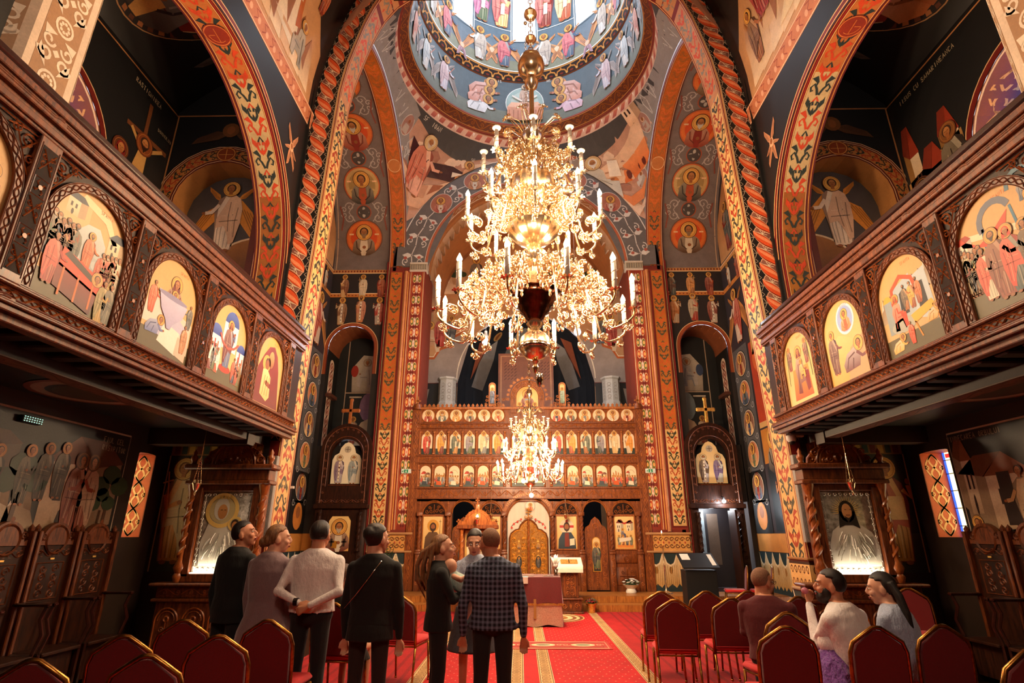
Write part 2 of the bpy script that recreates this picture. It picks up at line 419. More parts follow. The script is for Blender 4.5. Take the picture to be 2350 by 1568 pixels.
# ---- figures
SKIN = '#94562c'; GOLD = 'G#e8b45a'; HALO = '#e2a850'
PAL = ['#8a2a1a', '#b5502a', '#c98b4a', '#3d4a48', '#7b7f80', '#d8c3a4', '#2f3f5c', '#7a1f1c', '#a8632c', '#5b6a4a', '#e0b070', '#94431f']
def head(c, x, y, r, L, hair='#3a2012', beard=None, halo=HALO, veil=None, dark='#5a2a12'):
 if halo:
  c.ell(x, y, r * 2.25, r * 2.25, dark, L, 18); c.ell(x, y, r * 2.1, r * 2.1, halo, L + 1, 18)
  c.ring(x, y, r * 1.75, r * 1.85, '#a8672c', L + 2, 16)
 c.ell(x, y + r * .18, r * 1.18, r * 1.22, veil or hair, L + 3, 12)
 if veil: c.poly([(x - r * 1.2, y), (x - r * 1.5, y - r * 1.7), (x + r * 1.5, y - r * 1.7), (x + r * 1.2, y)], veil, L + 3)
 c.poly([(x - r * .42, y - r * 1.6), (x + r * .42, y - r * 1.6), (x + r * .4, y - r * .5), (x - r * .4, y - r * .5)], '#9a5a2c', L + 4)
 c.ell(x, y, r * .84, r * 1.08, SKIN, L + 5, 12, col2='#b87a44')
 if beard: c.poly([(x - r * .82, y - r * .1), (x - r * .62, y - r * .95), (x, y - r * 1.75), (x + r * .62, y - r * .95), (x + r * .82, y - r * .1), (x + r * .4, y - r * .42), (x, y - r * .34), (x - r * .4, y - r * .42)], beard, L + 6)
 if r > .022:
  for q in (-1, 1):
   c.rect(x + q * r * .36 - r * .2, y + r * .12, x + q * r * .36 + r * .2, y + r * .22, '#2a140a', L + 6)
  c.rect(x - r * .06, y - r * .22, x + r * .1, y + r * .14, '#8a4f26', L + 6)
  c.rect(x - r * .24, y - r * .5, x + r * .24, y - r * .4, '#7c2f1c', L + 7)
def saint(c, x, y, h, robe, cloak, hair='#3a2012', beard=None, halo=HALO, veil=None, pose=0, L=1, item=None, lean=0, mir=1):
 k = c.sub(x, y, h, mir=mir, rot=0)
 dk = mixc(cloak, '#140806', .55); lt = mixc(cloak, '#f4dcb8', .32); rd = mixc(robe, '#140806', .5); rl = mixc(robe, '#f6e0c0', .35)
 k.poly([(-.11, .03), (-.15, .3), (-.17, .55), (-.14, .74), (-.055, .81), (.055, .81), (.14, .74), (.17, .55), (.13, .3), (.11, .03)], dk, L)
 k.poly([(-.095, .035), (-.13, .32), (-.14, .6), (-.06, .79), (.06, .79), (.13, .6), (.12, .3), (.1, .035)], robe, L + 1, rl)
 for q in (-.055, -.01, .04, .075): k.stroke([(q, .06), (q * 1.25, .3), (q * .9, .55)], .011, rd, L + 2)
 k.stroke([(.02, .06), (.03, .3), (.02, .5)], .012, rl, L + 2)
 k.poly([(-.13, .13), (-.175, .4), (-.175, .6), (-.135, .745), (-.05, .81), (.0, .78), (.07, .6), (.13, .46), (.12, .33), (.02, .36), (-.045, .22), (-.07, .1)], cloak, L + 3, mixc(cloak, lt, .5))
 for a, b, cc in (((-.12, .2), (-.12, .62), dk), ((-.09, .18), (-.07, .66), lt), ((-.14, .44), (.09, .42), dk), ((-.1, .52), (.08, .5), lt), ((-.04, .28), (-.02, .7), dk)):
  k.stroke([a, ((a[0] + b[0]) / 2 + .015, (a[1] + b[1]) / 2), b], .012, cc, L + 4)
 for q in (-.05, .055): k.ell(q, .022, .035, .02, SKIN, L + 4, 8)
 if pose == 0:
  k.stroke([(.14, .64), (.11, .52), (.01, .56)], .05, robe, L + 5); k.ell(-.005, .565, .024, .024, SKIN, L + 6, 8)
 elif pose == 1:
  k.stroke([(.13, .68), (.2, .6), (.19, .72)], .045, robe, L + 5); k.ell(.19, .755, .022, .03, SKIN, L + 6, 8)
 elif pose == 2:
  k.stroke([(.12, .66), (.2, .55), (.28, .54)], .05, robe, L + 5); k.ell(.3, .54, .024, .018, SKIN, L + 6, 8)
 if item == 'scroll': k.poly([(-.02, .3), (.05, .3), (.06, .56), (-.01, .56)], '#e4d3b4', L + 6)
 if item == 'book': k.poly([(-.1, .5), (-.01, .48), (0, .6), (-.09, .62)], 'G#d49a3a', L + 6)
 if item == 'cross': k.stroke([(.1, .5), (.15, .86)], .014, '#e0b070', L + 6); k.stroke([(.09, .78), (.19, .75)], .013, '#e0b070', L + 6)
 if item == 'stole':
  k.rect(-.03, .1, .03, .76, '#e7d9c0', L + 5)
  for q in range(5): k.rect(-.012, .16 + q * .12, .012, .2 + q * .12, '#4a1a14', L + 6)
 head(k, 0, .885, .05, L + 6, hair, beard, halo, veil)
def bust(c, x, y, r, robe, cloak, hair='#3a2012', beard=None, L=1, halo=HALO, veil=None, item=None):
 k = c.sub(x, y, r)
 dk = mixc(cloak, '#140806', .5); lt = mixc(cloak, '#f4dcb8', .35)
 k.poly([(-.62, -.72), (-.56, -.2), (-.4, .02), (-.12, .12), (.12, .12), (.4, .02), (.56, -.2), (.62, -.72), (.3, -.9), (-.3, -.9)], cloak, L, lt)
 k.poly([(-.16, .12), (.16, .12), (.22, -.5), (.1, -.92), (-.1, -.92), (-.22, -.5)], robe, L + 1)
 for q in (-1, 1):
  k.stroke([(q * .42, -.1), (q * .36, -.5), (q * .12, -.7)], .05, dk, L + 2); k.stroke([(q * .28, 0), (q * .24, -.5)], .04, lt, L + 2)
 k.ell(.02, -.45, .1, .09, SKIN, L + 3, 8)
 if item == 'book': k.poly([(-.36, -.7), (-.06, -.75), (-.04, -.38), (-.34, -.33)], 'G#d49a3a', L + 3)
 if item == 'scroll': k.poly([(-.2, -.85), (-.02, -.85), (.0, -.4), (-.2, -.4)], '#e4d3b4', L + 3)
 head(k, 0, .36, .2, L + 4, hair, beard, halo, veil)
def wing(c, x, y, a, l, col, L=1, mir=1):
 k = c.sub(x, y, l, rot=a, mir=1)
 k.poly([(0, -.06), (.35, .08 * mir), (1, -.12 * mir), (.8, -.22 * mir), (.3, -.18 * mir)], col, L)
 for q in range(4): k.stroke([(.15 + q * .05, -.02 * mir - q * .04 * mir), (.9 - q * .07, -.12 * mir - q * .03 * mir)], .018, mixc(col, '#2a120a', .5), L + 1)
def angel(c, x, y, h, robe='#d8c3a4', cloak='#8a2a1a', L=1, mir=1, wc='#c07a3c', pose=2):
 wing(c, x - .1 * h, y + .72 * h, radians(250), h * .75, wc, L, 1); wing(c, x + .1 * h, y + .72 * h, radians(-70), h * .75, wc, L, -1)
 wing(c, x - .1 * h, y + .72 * h, radians(125), h * .28, wc, L, -1); wing(c, x + .1 * h, y + .72 * h, radians(55), h * .28, wc, L, 1)
 saint(c, x, y, h, robe, cloak, L=L + 2, pose=pose, mir=mir)
def kneel(c, x, y, h, robe, L=1, mir=1):
 k = c.sub(x, y, h, mir=mir); d = mixc(robe, '#140806', .45); l = mixc(robe, '#ffffff', .3)
 k.poly([(-.5, 0), (-.55, .25), (-.3, .55), (.1, .66), (.3, .6), (.38, .4), (.25, .05)], robe, L, l)
 k.stroke([(-.4, .1), (-.25, .4), (.1, .5)], .05, d, L + 1); k.stroke([(-.1, .05), (0, .35)], .05, d, L + 1)
 k.stroke([(.2, .5), (.45, .3), (.6, .32)], .1, robe, L + 1); k.ell(.64, .33, .06, .05, SKIN, L + 2, 8)
 head(k, .36, .72, .11, L + 2, '#3a2012')
def seat_fig(c, x, y, h, robe, cloak, L=1, mir=1, **kw):
 k = c.sub(x, y, h, mir=mir); dk = mixc(cloak, '#140806', .5); lt = mixc(cloak, '#f8e6cc', .35)
 k.poly([(-.2, .02), (-.16, .3), (-.2, .5), (-.12, .7), (.03, .76), (.12, .66), (.14, .45), (.3, .4), (.3, .05), (.18, 0), (.12, .22), (-.04, .2), (-.04, 0)], cloak, L, lt)
 k.poly([(.1, .42), (.3, .4), (.3, .04), (.2, .02), (.14, .3)], robe, L + 1)
 k.stroke([(-.12, .08), (-.1, .35), (-.06, .6)], .02, dk, L + 2); k.stroke([(-.02, .35), (.2, .34)], .02, dk, L + 2); k.stroke([(.0, .6), (.02, .45), (.2, .44)], .05, robe, L + 2)
 k.ell(.22, .45, .03, .025, SKIN, L + 3, 8)
 head(k, .0, .84, .062, L + 3, **kw)
def house(c, x, y, w, h, col='#d9a877', roof='#b5502a', L=1):
 d = mixc(col, '#2a120a', .4); l = mixc(col, '#fff3dd', .4)
 c.rect(x, y, x + w * .62, y + h * .7, col, L, l); c.poly([(x + w * .62, y), (x + w, y + h * .1), (x + w, y + h * .78), (x + w * .62, y + h * .7)], d, L)
 c.poly([(x - w * .05, y + h * .7), (x + w * .31, y + h), (x + w * .66, y + h * .7)], roof, L + 1); c.poly([(x + w * .31, y + h), (x + w * .72, y + h), (x + w * 1.03, y + h * .78), (x + w * .64, y + h * .7)], mixc(roof, '#1a0a06', .35), L + 1)
 for q in (.14, .38): c.rect(x + w * q, y + h * .32, x + w * (q + .1), y + h * .52, '#2a120a', L + 1)
 c.ell(x + w * .3, y + h * .12, w * .07, h * .14, '#2a120a', L + 1, 8)
def rocks(c, x0, x1, y, h, col='#d0a070', n=5, L=1, rr=None):
 rr = rr or rnd
 for i in range(n):
  a = x0 + (x1 - x0) * i / n; w_ = (x1 - x0) / n * 1.7; hh = h * rr.uniform(.5, 1)
  t = mixc(col, '#fff0d8', rr.uniform(0, .5)); d = mixc(col, '#3a1c10', rr.uniform(.3, .6))
  c.poly([(a, y), (a + w_ * .1, y + hh * .5), (a + w_ * .35, y + hh), (a + w_ * .62, y + hh * .86), (a + w_ * .7, y + hh * .45), (a + w_, y)], t, L, d)
  c.poly([(a + w_ * .62, y + hh * .86), (a + w_ * .35, y + hh), (a + w_ * .5, y + hh * .5), (a + w_ * .7, y + hh * .45)], d, L + 1)
  c.poly([(a + w_ * .1, y + hh * .5), (a + w_ * .35, y + hh), (a + w_ * .3, y + hh * .6)], mixc(t, '#ffffff', .3), L + 1)
def tree(c, x, y, h, L=1):
 c.stroke([(x, y), (x + .02 * h, y + .5 * h)], .05 * h, '#4a2c16', L)
 for a, b in ((0, .75), (-.16, .6), (.17, .62)): c.ell(x + a * h, y + b * h, .16 * h, .12 * h, '#2c3c22', L + 1, 9)
_G = {'A': [(0, 0, .5, 1, 1, 0), (.2, .4, .8, .4)], 'B': [(0, 0, 0, 1, .7, .9, .7, .6, 0, .5, .8, .4, .8, .1, 0, 0)], 'C': [(1, .9, .3, 1, 0, .5, .3, 0, 1, .1)], 'D': [(0, 0, 0, 1, .7, .8, .9, .4, .6, 0, 0, 0)],
      'E': [(1, 1, 0, 1, 0, 0, 1, 0), (0, .5, .7, .5)], 'F': [(1, 1, 0, 1, 0, 0), (0, .5, .7, .5)], 'G': [(1, .9, .3, 1, 0, .5, .3, 0, 1, .1, 1, .5, .6, .5)], 'H': [(0, 0, 0, 1), (1, 0, 1, 1), (0, .5, 1, .5)], 'I': [(.5, 0, .5, 1)],
      'L': [(0, 1, 0, 0, 1, 0)], 'M': [(0, 0, .1, 1, .5, .4, .9, 1, 1, 0)], 'N': [(0, 0, 0, 1, 1, 0, 1, 1)], 'O': [(.5, 0, .1, .3, .1, .7, .5, 1, .9, .7, .9, .3, .5, 0)], 'P': [(0, 0, 0, 1, .8, .9, .8, .5, 0, .4)],
      'R': [(0, 0, 0, 1, .8, .9, .8, .6, 0, .5, .9, 0)], 'S': [(1, .9, .2, 1, .1, .6, .9, .4, .8, 0, 0, .1)], 'T': [(0, 1, 1, 1), (.5, 1, .5, 0)], 'U': [(0, 1, 0, .2, .5, 0, 1, .2, 1, 1)], 'V': [(0, 1, .5, 0, 1, 1)],
      'X': [(0, 0, 1, 1), (0, 1, 1, 0)], 'Z': [(0, 1, 1, 1, 0, 0, 1, 0)], 'K': [(0, 0, 0, 1), (1, 1, 0, .5, 1, 0)], 'Y': [(0, 1, .5, .5, 1, 1), (.5, .5, .5, 0)]}
def text(c, x, y, h, s, col='#d8c3a4', L=2, w=.6, rot=0, lw=.14, mir=1):
 k = c.sub(x, y, 1, rot=rot, mir=mir); t = -len(s) * h * w * .62
 for ch in s:
  for g in _G.get(ch, ()): k.stroke([(t + g[i] * h * w * .8, g[i + 1] * h) for i in range(0, len(g), 2)], h * lw, col, L)
  t += h * w * 1.24
# ---- ornaments
def spiral(x, y, r, t0, turns, d=1, n=14, r1=.12):
 return [(x + r * (1 - (1 - r1) * k / (n - 1)) * cos(t0 + d * turns * 2 * pi * k / (n - 1)), y + r * (1 - (1 - r1) * k / (n - 1)) * sin(t0 + d * turns * 2 * pi * k / (n - 1))) for k in range(n)]
def scroll(c, u0, u1, v, w, col, period=None, lw=None, L=1, leaf=None):
 """running vine scroll along u, height w"""
 p = period or w * 1.15; n = max(1, round((u1 - u0) / p)); p = (u1 - u0) / n; lw = lw or w * .09
 c.stroke([(u0 + (u1 - u0) * i / (n * 8), v + w * .36 * sin(pi * i / 8)) for i in range(n * 8 + 1)], lw, col, L)
 for i in range(n):
  s = 1 if i % 2 == 0 else -1; x = u0 + (i + .5) * p
  c.stroke(spiral(x, v - s * w * .02, w * .27, pi / 2 * s, 1.3, -s), lw * .9, col, L)
  for q in (-1, 1):
   y = v - s * w * .36
   c.poly([(x + q * p * .1, y), (x + q * p * .34, y + s * w * .02), (x + q * p * .42, y - s * w * .1), (x + q * p * .2, y - s * w * .09)], leaf or col, L)
def braid(c, u0, u1, v, w, col, period=None, lw=None, L=1, n=2, col2=None):
 p = period or w * 1.4; m = max(1, round((u1 - u0) / p)); k = 10
 for s in range(n):
  ph = 2 * pi * s / n
  c.stroke([(u0 + (u1 - u0) * i / (m * k), v + w * .4 * sin(2 * pi * i / k + ph)) for i in range(m * k + 1)], lw or w * .16, (col2 or col) if s % 2 else col, L + s * .5)
def arabesque(c, u0, u1, v, w, bg, ca, cb, period=None, L=1, edge=None):
 """facing pairs of curled leaves with a diamond heart, repeated"""
 p = period or w * .95; n = max(1, round((u1 - u0) / p)); p = (u1 - u0) / n
 for i in range(n):
  x = u0 + i * p; A, B = (ca, cb) if i % 2 == 0 else (cb, ca)
  for s in (-1, 1):
   c.stroke([(x - p * .02, v + s * w * .03), (x + p * .16, v + s * w * .14), (x + p * .3, v + s * w * .3), (x + p * .2, v + s * w * .42), (x + p * .08, v + s * w * .36), (x + p * .12, v + s * w * .28)], w * .11, A, L, taper=.35)
   c.poly([(x + p * .18, v + s * w * .2), (x + p * .34, v + s * w * .24), (x + p * .46, v + s * w * .5), (x + p * .54, v + s * w * .28), (x + p * .36, v + s * w * .14)], A, L)
   c.stroke([(x + p * .42, v + s * w * .03), (x + p * .56, v + s * w * .18), (x + p * .74, v + s * w * .2), (x + p * .78, v + s * w * .1), (x + p * .68, v + s * w * .07)], w * .1, B, L)
   c.poly([(x + p * .6, v + s * w * .26), (x + p * .74, v + s * w * .42), (x + p * .94, v + s * w * .38), (x + p * .84, v + s * w * .32), (x + p * .8, v + s * w * .22)], B, L)
  c.poly([(x + p * .36, v), (x + p * .46, v + w * .08), (x + p * .62, v), (x + p * .46, v - w * .08)], B, L + 1)
  c.stroke([(x + p * .78, v - w * .12), (x + p * .92, v), (x + p * .78, v + w * .12)], w * .09, A, L)
def rope(c, u0, u1, v, w, L=1, period=None):
 """twisted ribbon: orange front loops crossing pale roundels, on black tracery"""
 c.fill(u0, u1, v - w * .55, v + w * .55, '#0d0a0b', int((u1 - u0) / .25) + 2, 3, L)
 p = period or w; n = round((u1 - u0) / p); p = (u1 - u0) / n
 for i in range(n):
  x = u0 + i * p
  for s in (-1, 1):
   c.stroke([(x + p * .0, v + s * w * .5), (x + p * .3, v + s * w * .38), (x + p * .6, v + s * w * .5)], w * .02, '#c9b49c', L + 1)
   c.stroke([(x + p * .3, v + s * w * .5), (x + p * .3, v + s * w * .34)], w * .02, '#c9b49c', L + 1); c.stroke([(x + p * .7, v + s * w * .5), (x + p * .8, v + s * w * .4), (x + p * .95, v + s * w * .5)], w * .02, '#c9b49c', L + 1)
  c.ell(x + p * .5, v, p * .56, w * .36, '#d8a88c', L + 1, 16); c.ell(x + p * .5, v, p * .5, w * .33, '#9c6656', L + 2, 16, col2='#7c4a40')
  for q in range(8): c.stroke([(x + p * .5, v), (x + p * (.5 + .3 * cos(q * pi / 4 + .3)), v + w * .2 * sin(q * pi / 4 + .3))], w * .022, '#f0dcc4', L + 3)
  top = [(x + p * (-.42 + .98 * t), v + w * .38 * (1 - 2 * t) + w * .05 * sin(2 * pi * t)) for t in lin(0, 1, 9)]
  thick = [.16, .24, .31, .36, .38, .36, .31, .24, .16]
  def rib(k, sh, col, LL): c.poly([(a[0] - p * t * k + sh * p, a[1]) for a, t in zip(top, thick)] + [(a[0] + p * t * k + sh * p, a[1]) for a, t in zip(top[::-1], thick)], col, LL)
  rib(1.0, 0, '#f6cfa8', L + 4); rib(.88, 0, '#8c2410', L + 5); rib(.74, .02, '#e2582a', L + 6); rib(.3, .1, '#f29468', L + 7)
 for s in (-1, 1): c.stroke([(u, v + s * w * .56) for u in lin(u0, u1, int((u1 - u0) / .25) + 2)], w * .035, '#e8c8a0', L + 8)
def guill(c, u0, u1, v, w, L=1):
 """white almond chain with green and red hearts on dark red"""
 p = w * 1.25; n = round((u1 - u0) / p); p = (u1 - u0) / n
 for i in range(n):
  x = u0 + i * p
  for s in (-1, 1):
   c.ell(x + p * .5, v + s * w * .26, p * .4, w * .2, '#e8c48c', L, 12); c.ell(x + p * .5, v + s * w * .27, p * .33, w * .16, '#c4481c' if (i % 2) else '#6c6a2c', L + 1, 12)
   c.ell(x + p * .5, v + s * w * .3, p * .16, w * .1, '#f0b060', L + 2, 8)
   c.ell(x, v + s * w * .1, p * .1, w * .07, '#5a0f0a', L + 2, 6)
  c.poly([(x + p * .08, v), (x + p * .5, v + w * .12), (x + p * .92, v), (x + p * .5, v - w * .12)], '#f2e6d4', L + 3)
  c.poly([(x + p * .3, v), (x + p * .5, v + w * .05), (x + p * .7, v), (x + p * .5, v - w * .05)], '#d8643a', L + 4)
def knot(c, u0, u1, v, w, col, L=1, lw=.1, period=None):
 p = period or w * 1.3; n = max(1, round((u1 - u0) / p)); p = (u1 - u0) / n
 for ph in (0, pi): c.stroke([(u0 + (u1 - u0) * i / (n * 12), v + w * .2 * sin(2 * pi * i / 12 + ph)) for i in range(n * 12 + 1)], w * lw, col, L)
 for ph in (0, pi): c.stroke([(u0 + (u1 - u0) * i / (n * 12), v + w * .42 * sin(pi * i / 12 + ph)) for i in range(n * 12 + 1)], w * lw * .8, col, L)
 for i in range(n):
  for s in (-1, 1): c.ring(u0 + (i + .5) * p, v + s * w * .36, w * .05, w * .12, col, L, 10)
def drapery(c, u0, u1, z0, z1, L=1):
 """painted curtain hung in swags"""
 n = max(1, round((u1 - u0) / .42)); p = (u1 - u0) / n; h = z1 - z0
 c.fill(u0, u1, z0, z1, '#23363a', 2, 2, L)
 for i in range(n):
  x = u0 + i * p
  c.poly([(x, z1), (x + p * .1, z1 - h * .12), (x + p * .3, z1 - h * .26), (x + p * .5, z1 - h * .3), (x + p * .7, z1 - h * .26), (x + p * .9, z1 - h * .12), (x + p, z1), (x + p * .99, z0 + h * .2), (x + p * .8, z0 + h * .1), (x + p * .5, z0 + h * .2), (x + p * .2, z0 + h * .1), (x + .01 * p, z0 + h * .2)], '#c99a55', L + 1, '#ead3a8')
  for q in (.12, .28, .45, .6, .75, .9): c.stroke([(x + p * q, z1 - h * .32), (x + p * (q * .8 + .1), z0 + h * .16)], p * .03, '#9a6a30', L + 2)
  c.stroke([(x, z1), (x + p * .25, z1 - h * .27), (x + p * .5, z1 - h * .34), (x + p * .75, z1 - h * .27), (x + p, z1)], h * .03, '#f0dfc0', L + 3)
  c.ell(x + p * .5, z0 + h * .55, p * .14, h * .1, '#b07c3c', L + 2, 8)
# ================================================================ BUILDING SHELL
CY = 12.3                       # the crossing's centre line, along the nave
def wall_arch(mb, f, x0, x1, z0, z1, cx, hw, zs, sill=None, col='#4a2a1a', n=14, rise=None):
 """wall x0..x1, z0..z1 with a round-headed opening; f(x,z)->3D"""
 rise = rise or hw; sill = z0 if sill is None else sill
 def q(a, b, c, d): mb.add([f(a, b), f(c, b), f(c, d), f(a, d)], [(0, 1, 2, 3)], col)
 q(x0, z0, cx - hw, z1); q(cx + hw, z0, x1, z1)
 if sill > z0: q(cx - hw, z0, cx + hw, sill)
 xs = [cx - hw * cos(pi * i / n) for i in range(n + 1)]
 top = lambda x: zs + rise * sqrt(max(0, 1 - ((x - cx) / hw) ** 2))
 for a, b in zip(xs, xs[1:]): mb.add([f(a, top(a)), f(b, top(b)), f(b, z1), f(a, z1)], [(0, 1, 2, 3)], col)
# ---- floor and sanctuary steps
fl = MB(); fl.box(-8.2, 8.2, -6, 24, -.2, 0); struct('floor', fl, 'floor')
stp = MB(); stp.box(-6.5, 6.5, 14.42, 24, -.02, .149); stp.box(-6.5, 6.5, 14.85, 24, .1, .299)
steps = struct('trim_1', stp, 'wood_dark')
for (y0, y1, z0, z1) in ((14.40, 14.42, 0.002, .148), (14.42, 14.84, .149, .156), (14.83, 14.85, .157, .297), (14.85, 15.4, .299, .308), (15.41, 15.9, .299, .308)):
 x = -6.4
 while x < 6.4:
  l = rnd.uniform(1.7, 2.6); b = MB(); b.box(x, min(6.4, x + l - .008), y0, y1, z0, z1, .002); b.build('plank', 'floorwood', steps); x += l
# ---- profiles (a, b) with the inward normal on the left
half = [(4.19, 0), (4.15, 3.3), (4.03, 7), (3.97, 9.3), (3.95, 9.9), (3.93, 10.5), (3.84, 11.2), (3.72, 11.75), (3.56, 12.4), (3.36, 13.0), (3.05, 13.5), (2.5, 13.95), (1.7, 14.25), (.9, 14.36), (0, 14.4)]
NEAR = Path2(half + [(-x, z) for x, z in half[::-1][1:]])
NAVEARCH = Path2([(8.9, 0), (8.9, 6.2)] + arcp(6.25, 6.2, 2.65, 0, 180, 40)[1:] + [(3.6, 0)])
LATY = Path2([(16.05, .3), (16.05, 10.05)] + arcp(CY, 10.05, 3.75, 0, 180, 44)[1:] + [(8.55, 9.0)])
TRV = Path2([(16.3, 9.95)] + arcp(CY, 10.05, 4.0, 0, 180, 40)[1:])
FAR = Path2([(3.2, .3), (3.2, 9.85)] + arcp(0, 9.85, 3.2, 0, 180, 40)[1:] + [(-3.2, .3)])
REDL = '#6a100c'
def cover(w0, w1, col='#b5843f'):
 return None
# ---- outer piers carrying the near arch (one continuous band of painting from floor to floor)
pr = MB()
soff = Cv(pr, lambda u, v, h: (NEAR.at(u, h)[0], 9.1 + v, NEAR.at(u, h)[1]))
face = Cv(pr, lambda u, v, h: (NEAR.at(u, -v)[0], 9.1 - h, NEAR.at(u, -v)[1]))
L_ = NEAR.L
soff.fill(0, L_, 0, .62, '#7a1c12', 140, 3)
for q in (.035, .585): soff.stroke([(u, q) for u in lin(0, L_, 140)], .02, '#e6b070', 2)
zz = 9.4
for a, b in ((1.35, zz + 1), (L_ - zz - 1, L_ - 1.35)):       # the straight shafts: ochre ground, dark scrolls
 soff.fill(a, b, .07, .55, '#dcae6c', 30, 2, 1); arabesque(soff, a, b, .31, .46, None, '#3c3a2a', '#a83c1c', .5, 2)
soff.fill(zz + 1, L_ - zz - 1, .07, .55, '#c98a5c', 60, 2, 1); arabesque(soff, zz + 1, L_ - zz - 1, .31, .46, None, '#8c8478', '#d8502a', .5, 2)
face.fill(0, L_, 0, .62, REDL, 140, 3)
rope(face, 3.2, L_ - 3.2, .28, .44, 1, .33)
for q, c_ in ((.015, '#e6b070'), (.55, '#e6b070'), (.6, '#c8803c')): face.stroke([(u, q) for u in lin(0, L_, 140)], .018, c_, 3)
struct('wall_crossing_arch', pr, 'paint')
for s in (-1, 1):
 b = MB()
 b.box(min(s * 4.22, s * 5.3), max(s * 4.22, s * 5.3), 9.12, 9.70, 0, 9.6, 0, '#6a2a18')
 # pier foot: gilt scroll moulding and painted drapery on the two visible faces
 for f in (plane((s * 4.17, 9.08, 0), (0, .66, 0), (0, 0, 1), (-s, 0, 0)), plane((s * 4.17, 9.08, 0), (s * .66, 0, 0), (0, 0, 1), (0, -1, 0))):
  c = Cv(b, f)
  c.fill(0, 1, 0, 1.36, '#7a1c12', 2, 2, 2)
  for z in (.93, 1.36): c.rect(0, z, 1, z + .025, '#e2cdb0', 4)
  c.rect(0, .96, 1, 1.34, '#d9a45c', 3, '#e8bc7c'); c.rect(0, 1.30, 1, 1.34, '#3a1a10', 4)
  k = c.sub(.02, 1.13, 1.0, lay=4)
  for i in range(5):
   for s2 in (-1, 1): k.stroke(spiral(.1 + i * .19, s2 * .08, .075, 0, 1.1, s2, r1=.2), .02, '#5a2c14', 1)
  drapery(Cv(b, lambda u, v, h, f=f: f(u / .66, v, h + .004)), 0, .66, 0, .9, 2)
 b.box(min(s * 4.13, s * 4.8), max(s * 4.13, s * 4.8), 9.04, 9.72, .915, .95, .01, '#9a7a5a'); b.box(min(s * 4.13, s * 4.8), max(s * 4.13, s * 4.8), 9.04, 9.72, 1.36, 1.40, .01, '#9a6a3a')
 struct('wall_pier', b, 'paint')
# ---- nave side walls, arches, ledge and vault
VAULT_U0 = 9.75
for s in (-1, 1):
 side = 'left' if s < 0 else 'right'
 b = MB()
 c = Cv(b, lambda u, v, h: (s * (4.45 + v), *NAVEARCH.at(u, h)))
 Ln = NAVEARCH.L
 c.fill(0, Ln, 0, .58, '#5c0d0a', 90, 3)
 c.fill(0, Ln, .09, .48, '#9a5a20', 90, 2, 1)
 for q, cc, ww in ((.02, '#d89a5c', .012), (.055, '#8a1c12', .03), (.085, '#e8b878', .012), (.485, '#e8b878', .012), (.54, '#c07a34', .02)): c.stroke([(u, q) for u in lin(0, Ln, 90)], ww, cc, 2)
 for q0, q1, cc in ((.2, 6.0, '#a8671f'), (7.6, 9.6, '#c4a878'), (9.6, 10.6, '#b86a30')):  # paler stretches put bright gold reflections into the band's colour
  for a_, e_ in ((q0, q1), (Ln - q1, Ln - q0)): c.fill(a_, e_, .1, .47, cc, int((e_ - a_) / .16) + 2, 2, 3.5)
 arabesque(c, .2, Ln - .2, .285, .37, None, '#25302c', '#c8421c', .56, 6)
 # a red roundel at the crown
 k = c.sub(Ln / 2, .285, .2, lay=9); k.ell(0, 0, 1, 1, '#8a2a12', 1, 24); k.ring(0, 0, .86, .93, '#d07a3c', 2, 24); k.ring(0, 0, .62, .66, '#d07a3c', 2, 24)
 k.stroke([(-.6, 0), (.6, 0)], .07, '#c0662c', 3); k.stroke([(0, -.6), (0, .6)], .07, '#c0662c', 3)
 # the wall above the arch
 f = lambda x, z: (s * 4.45, x, z)
 wall_arch(b, f, 2.0, 9.12, 3.3, 9.5, 6.25, 2.65, 6.2, col='#121314', n=26)
 c = Cv(b, lambda u, v, h: (s * (4.45 - h), u, v), base=.002)
 arcs = arcp(6.25, 6.2, 2.72, 4, 176, 40); c.stroke(arcs, .1, '#6a100c', 1); c.stroke(arcp(6.25, 6.2, 2.78, 4, 176, 40), .02, '#e8b878', 2); c.stroke(arcp(6.25, 6.2, 2.69, 4, 176, 40), .02, '#e8b878', 2)
 for yy, zz2, sc_ in ((8.45, 8.55, 1), (4.05, 8.55, 1)):
  k = c.sub(yy, zz2, .36, lay=2, rot=0)
  for a_ in (70, 110, 250, 290, 200, -20): wing(k, 0, 0, radians(a_), 1.25 if a_ in (70, 110, 250, 290) else .8, '#c98a62', 1, 1 if a_ < 100 else -1)
  k.ell(0, 0, .22, .26, '#dcae88', 4); k.ell(0, .05, .13, .16, SKIN, 5)
 c2 = Cv(b, lambda u, v, h: (s * (4.45 - h - v * .12), u, 9.5 + v))
 c2.fill(2, 9.12, 0, .36, '#c47c58', 20, 2, 1)
 for q in (.02, .34): c2.stroke([(u, q) for u in lin(2, 9.12, 20)], .02, '#f0cfae', 2)
 for i in range(24):
  x = 2.3 + i * .285; c2.stroke([(x, .08), (x + .1, .17), (x, .26), (x + .12, .3)], .025, '#9a4a34', 2); c2.ell(x + .14, .16, .05, .06, '#e0a888', 2, 8)
 # lower and nearer part of the wall, behind the balcony
 b.box(min(s * 4.45, s * 4.9), max(s * 4.45, s * 4.9), -5, 2.2, 3.4, 9.9, 0, '#5a3a2a')
 struct('wall_nave_' + side, b, 'paint')
b = MB()
uu0 = float(np.interp(9.86, NEAR.b[:len(NEAR.b) // 2], NEAR.u[:len(NEAR.b) // 2]))
c = Cv(b, lambda u, v, h: (NEAR.at(u, h - .48)[0], 9.12 - v, NEAR.at(u, h - .48)[1]))
c.fill(uu0, L_ - uu0, 0, 14.5, '#8a6a50', 60, 12)
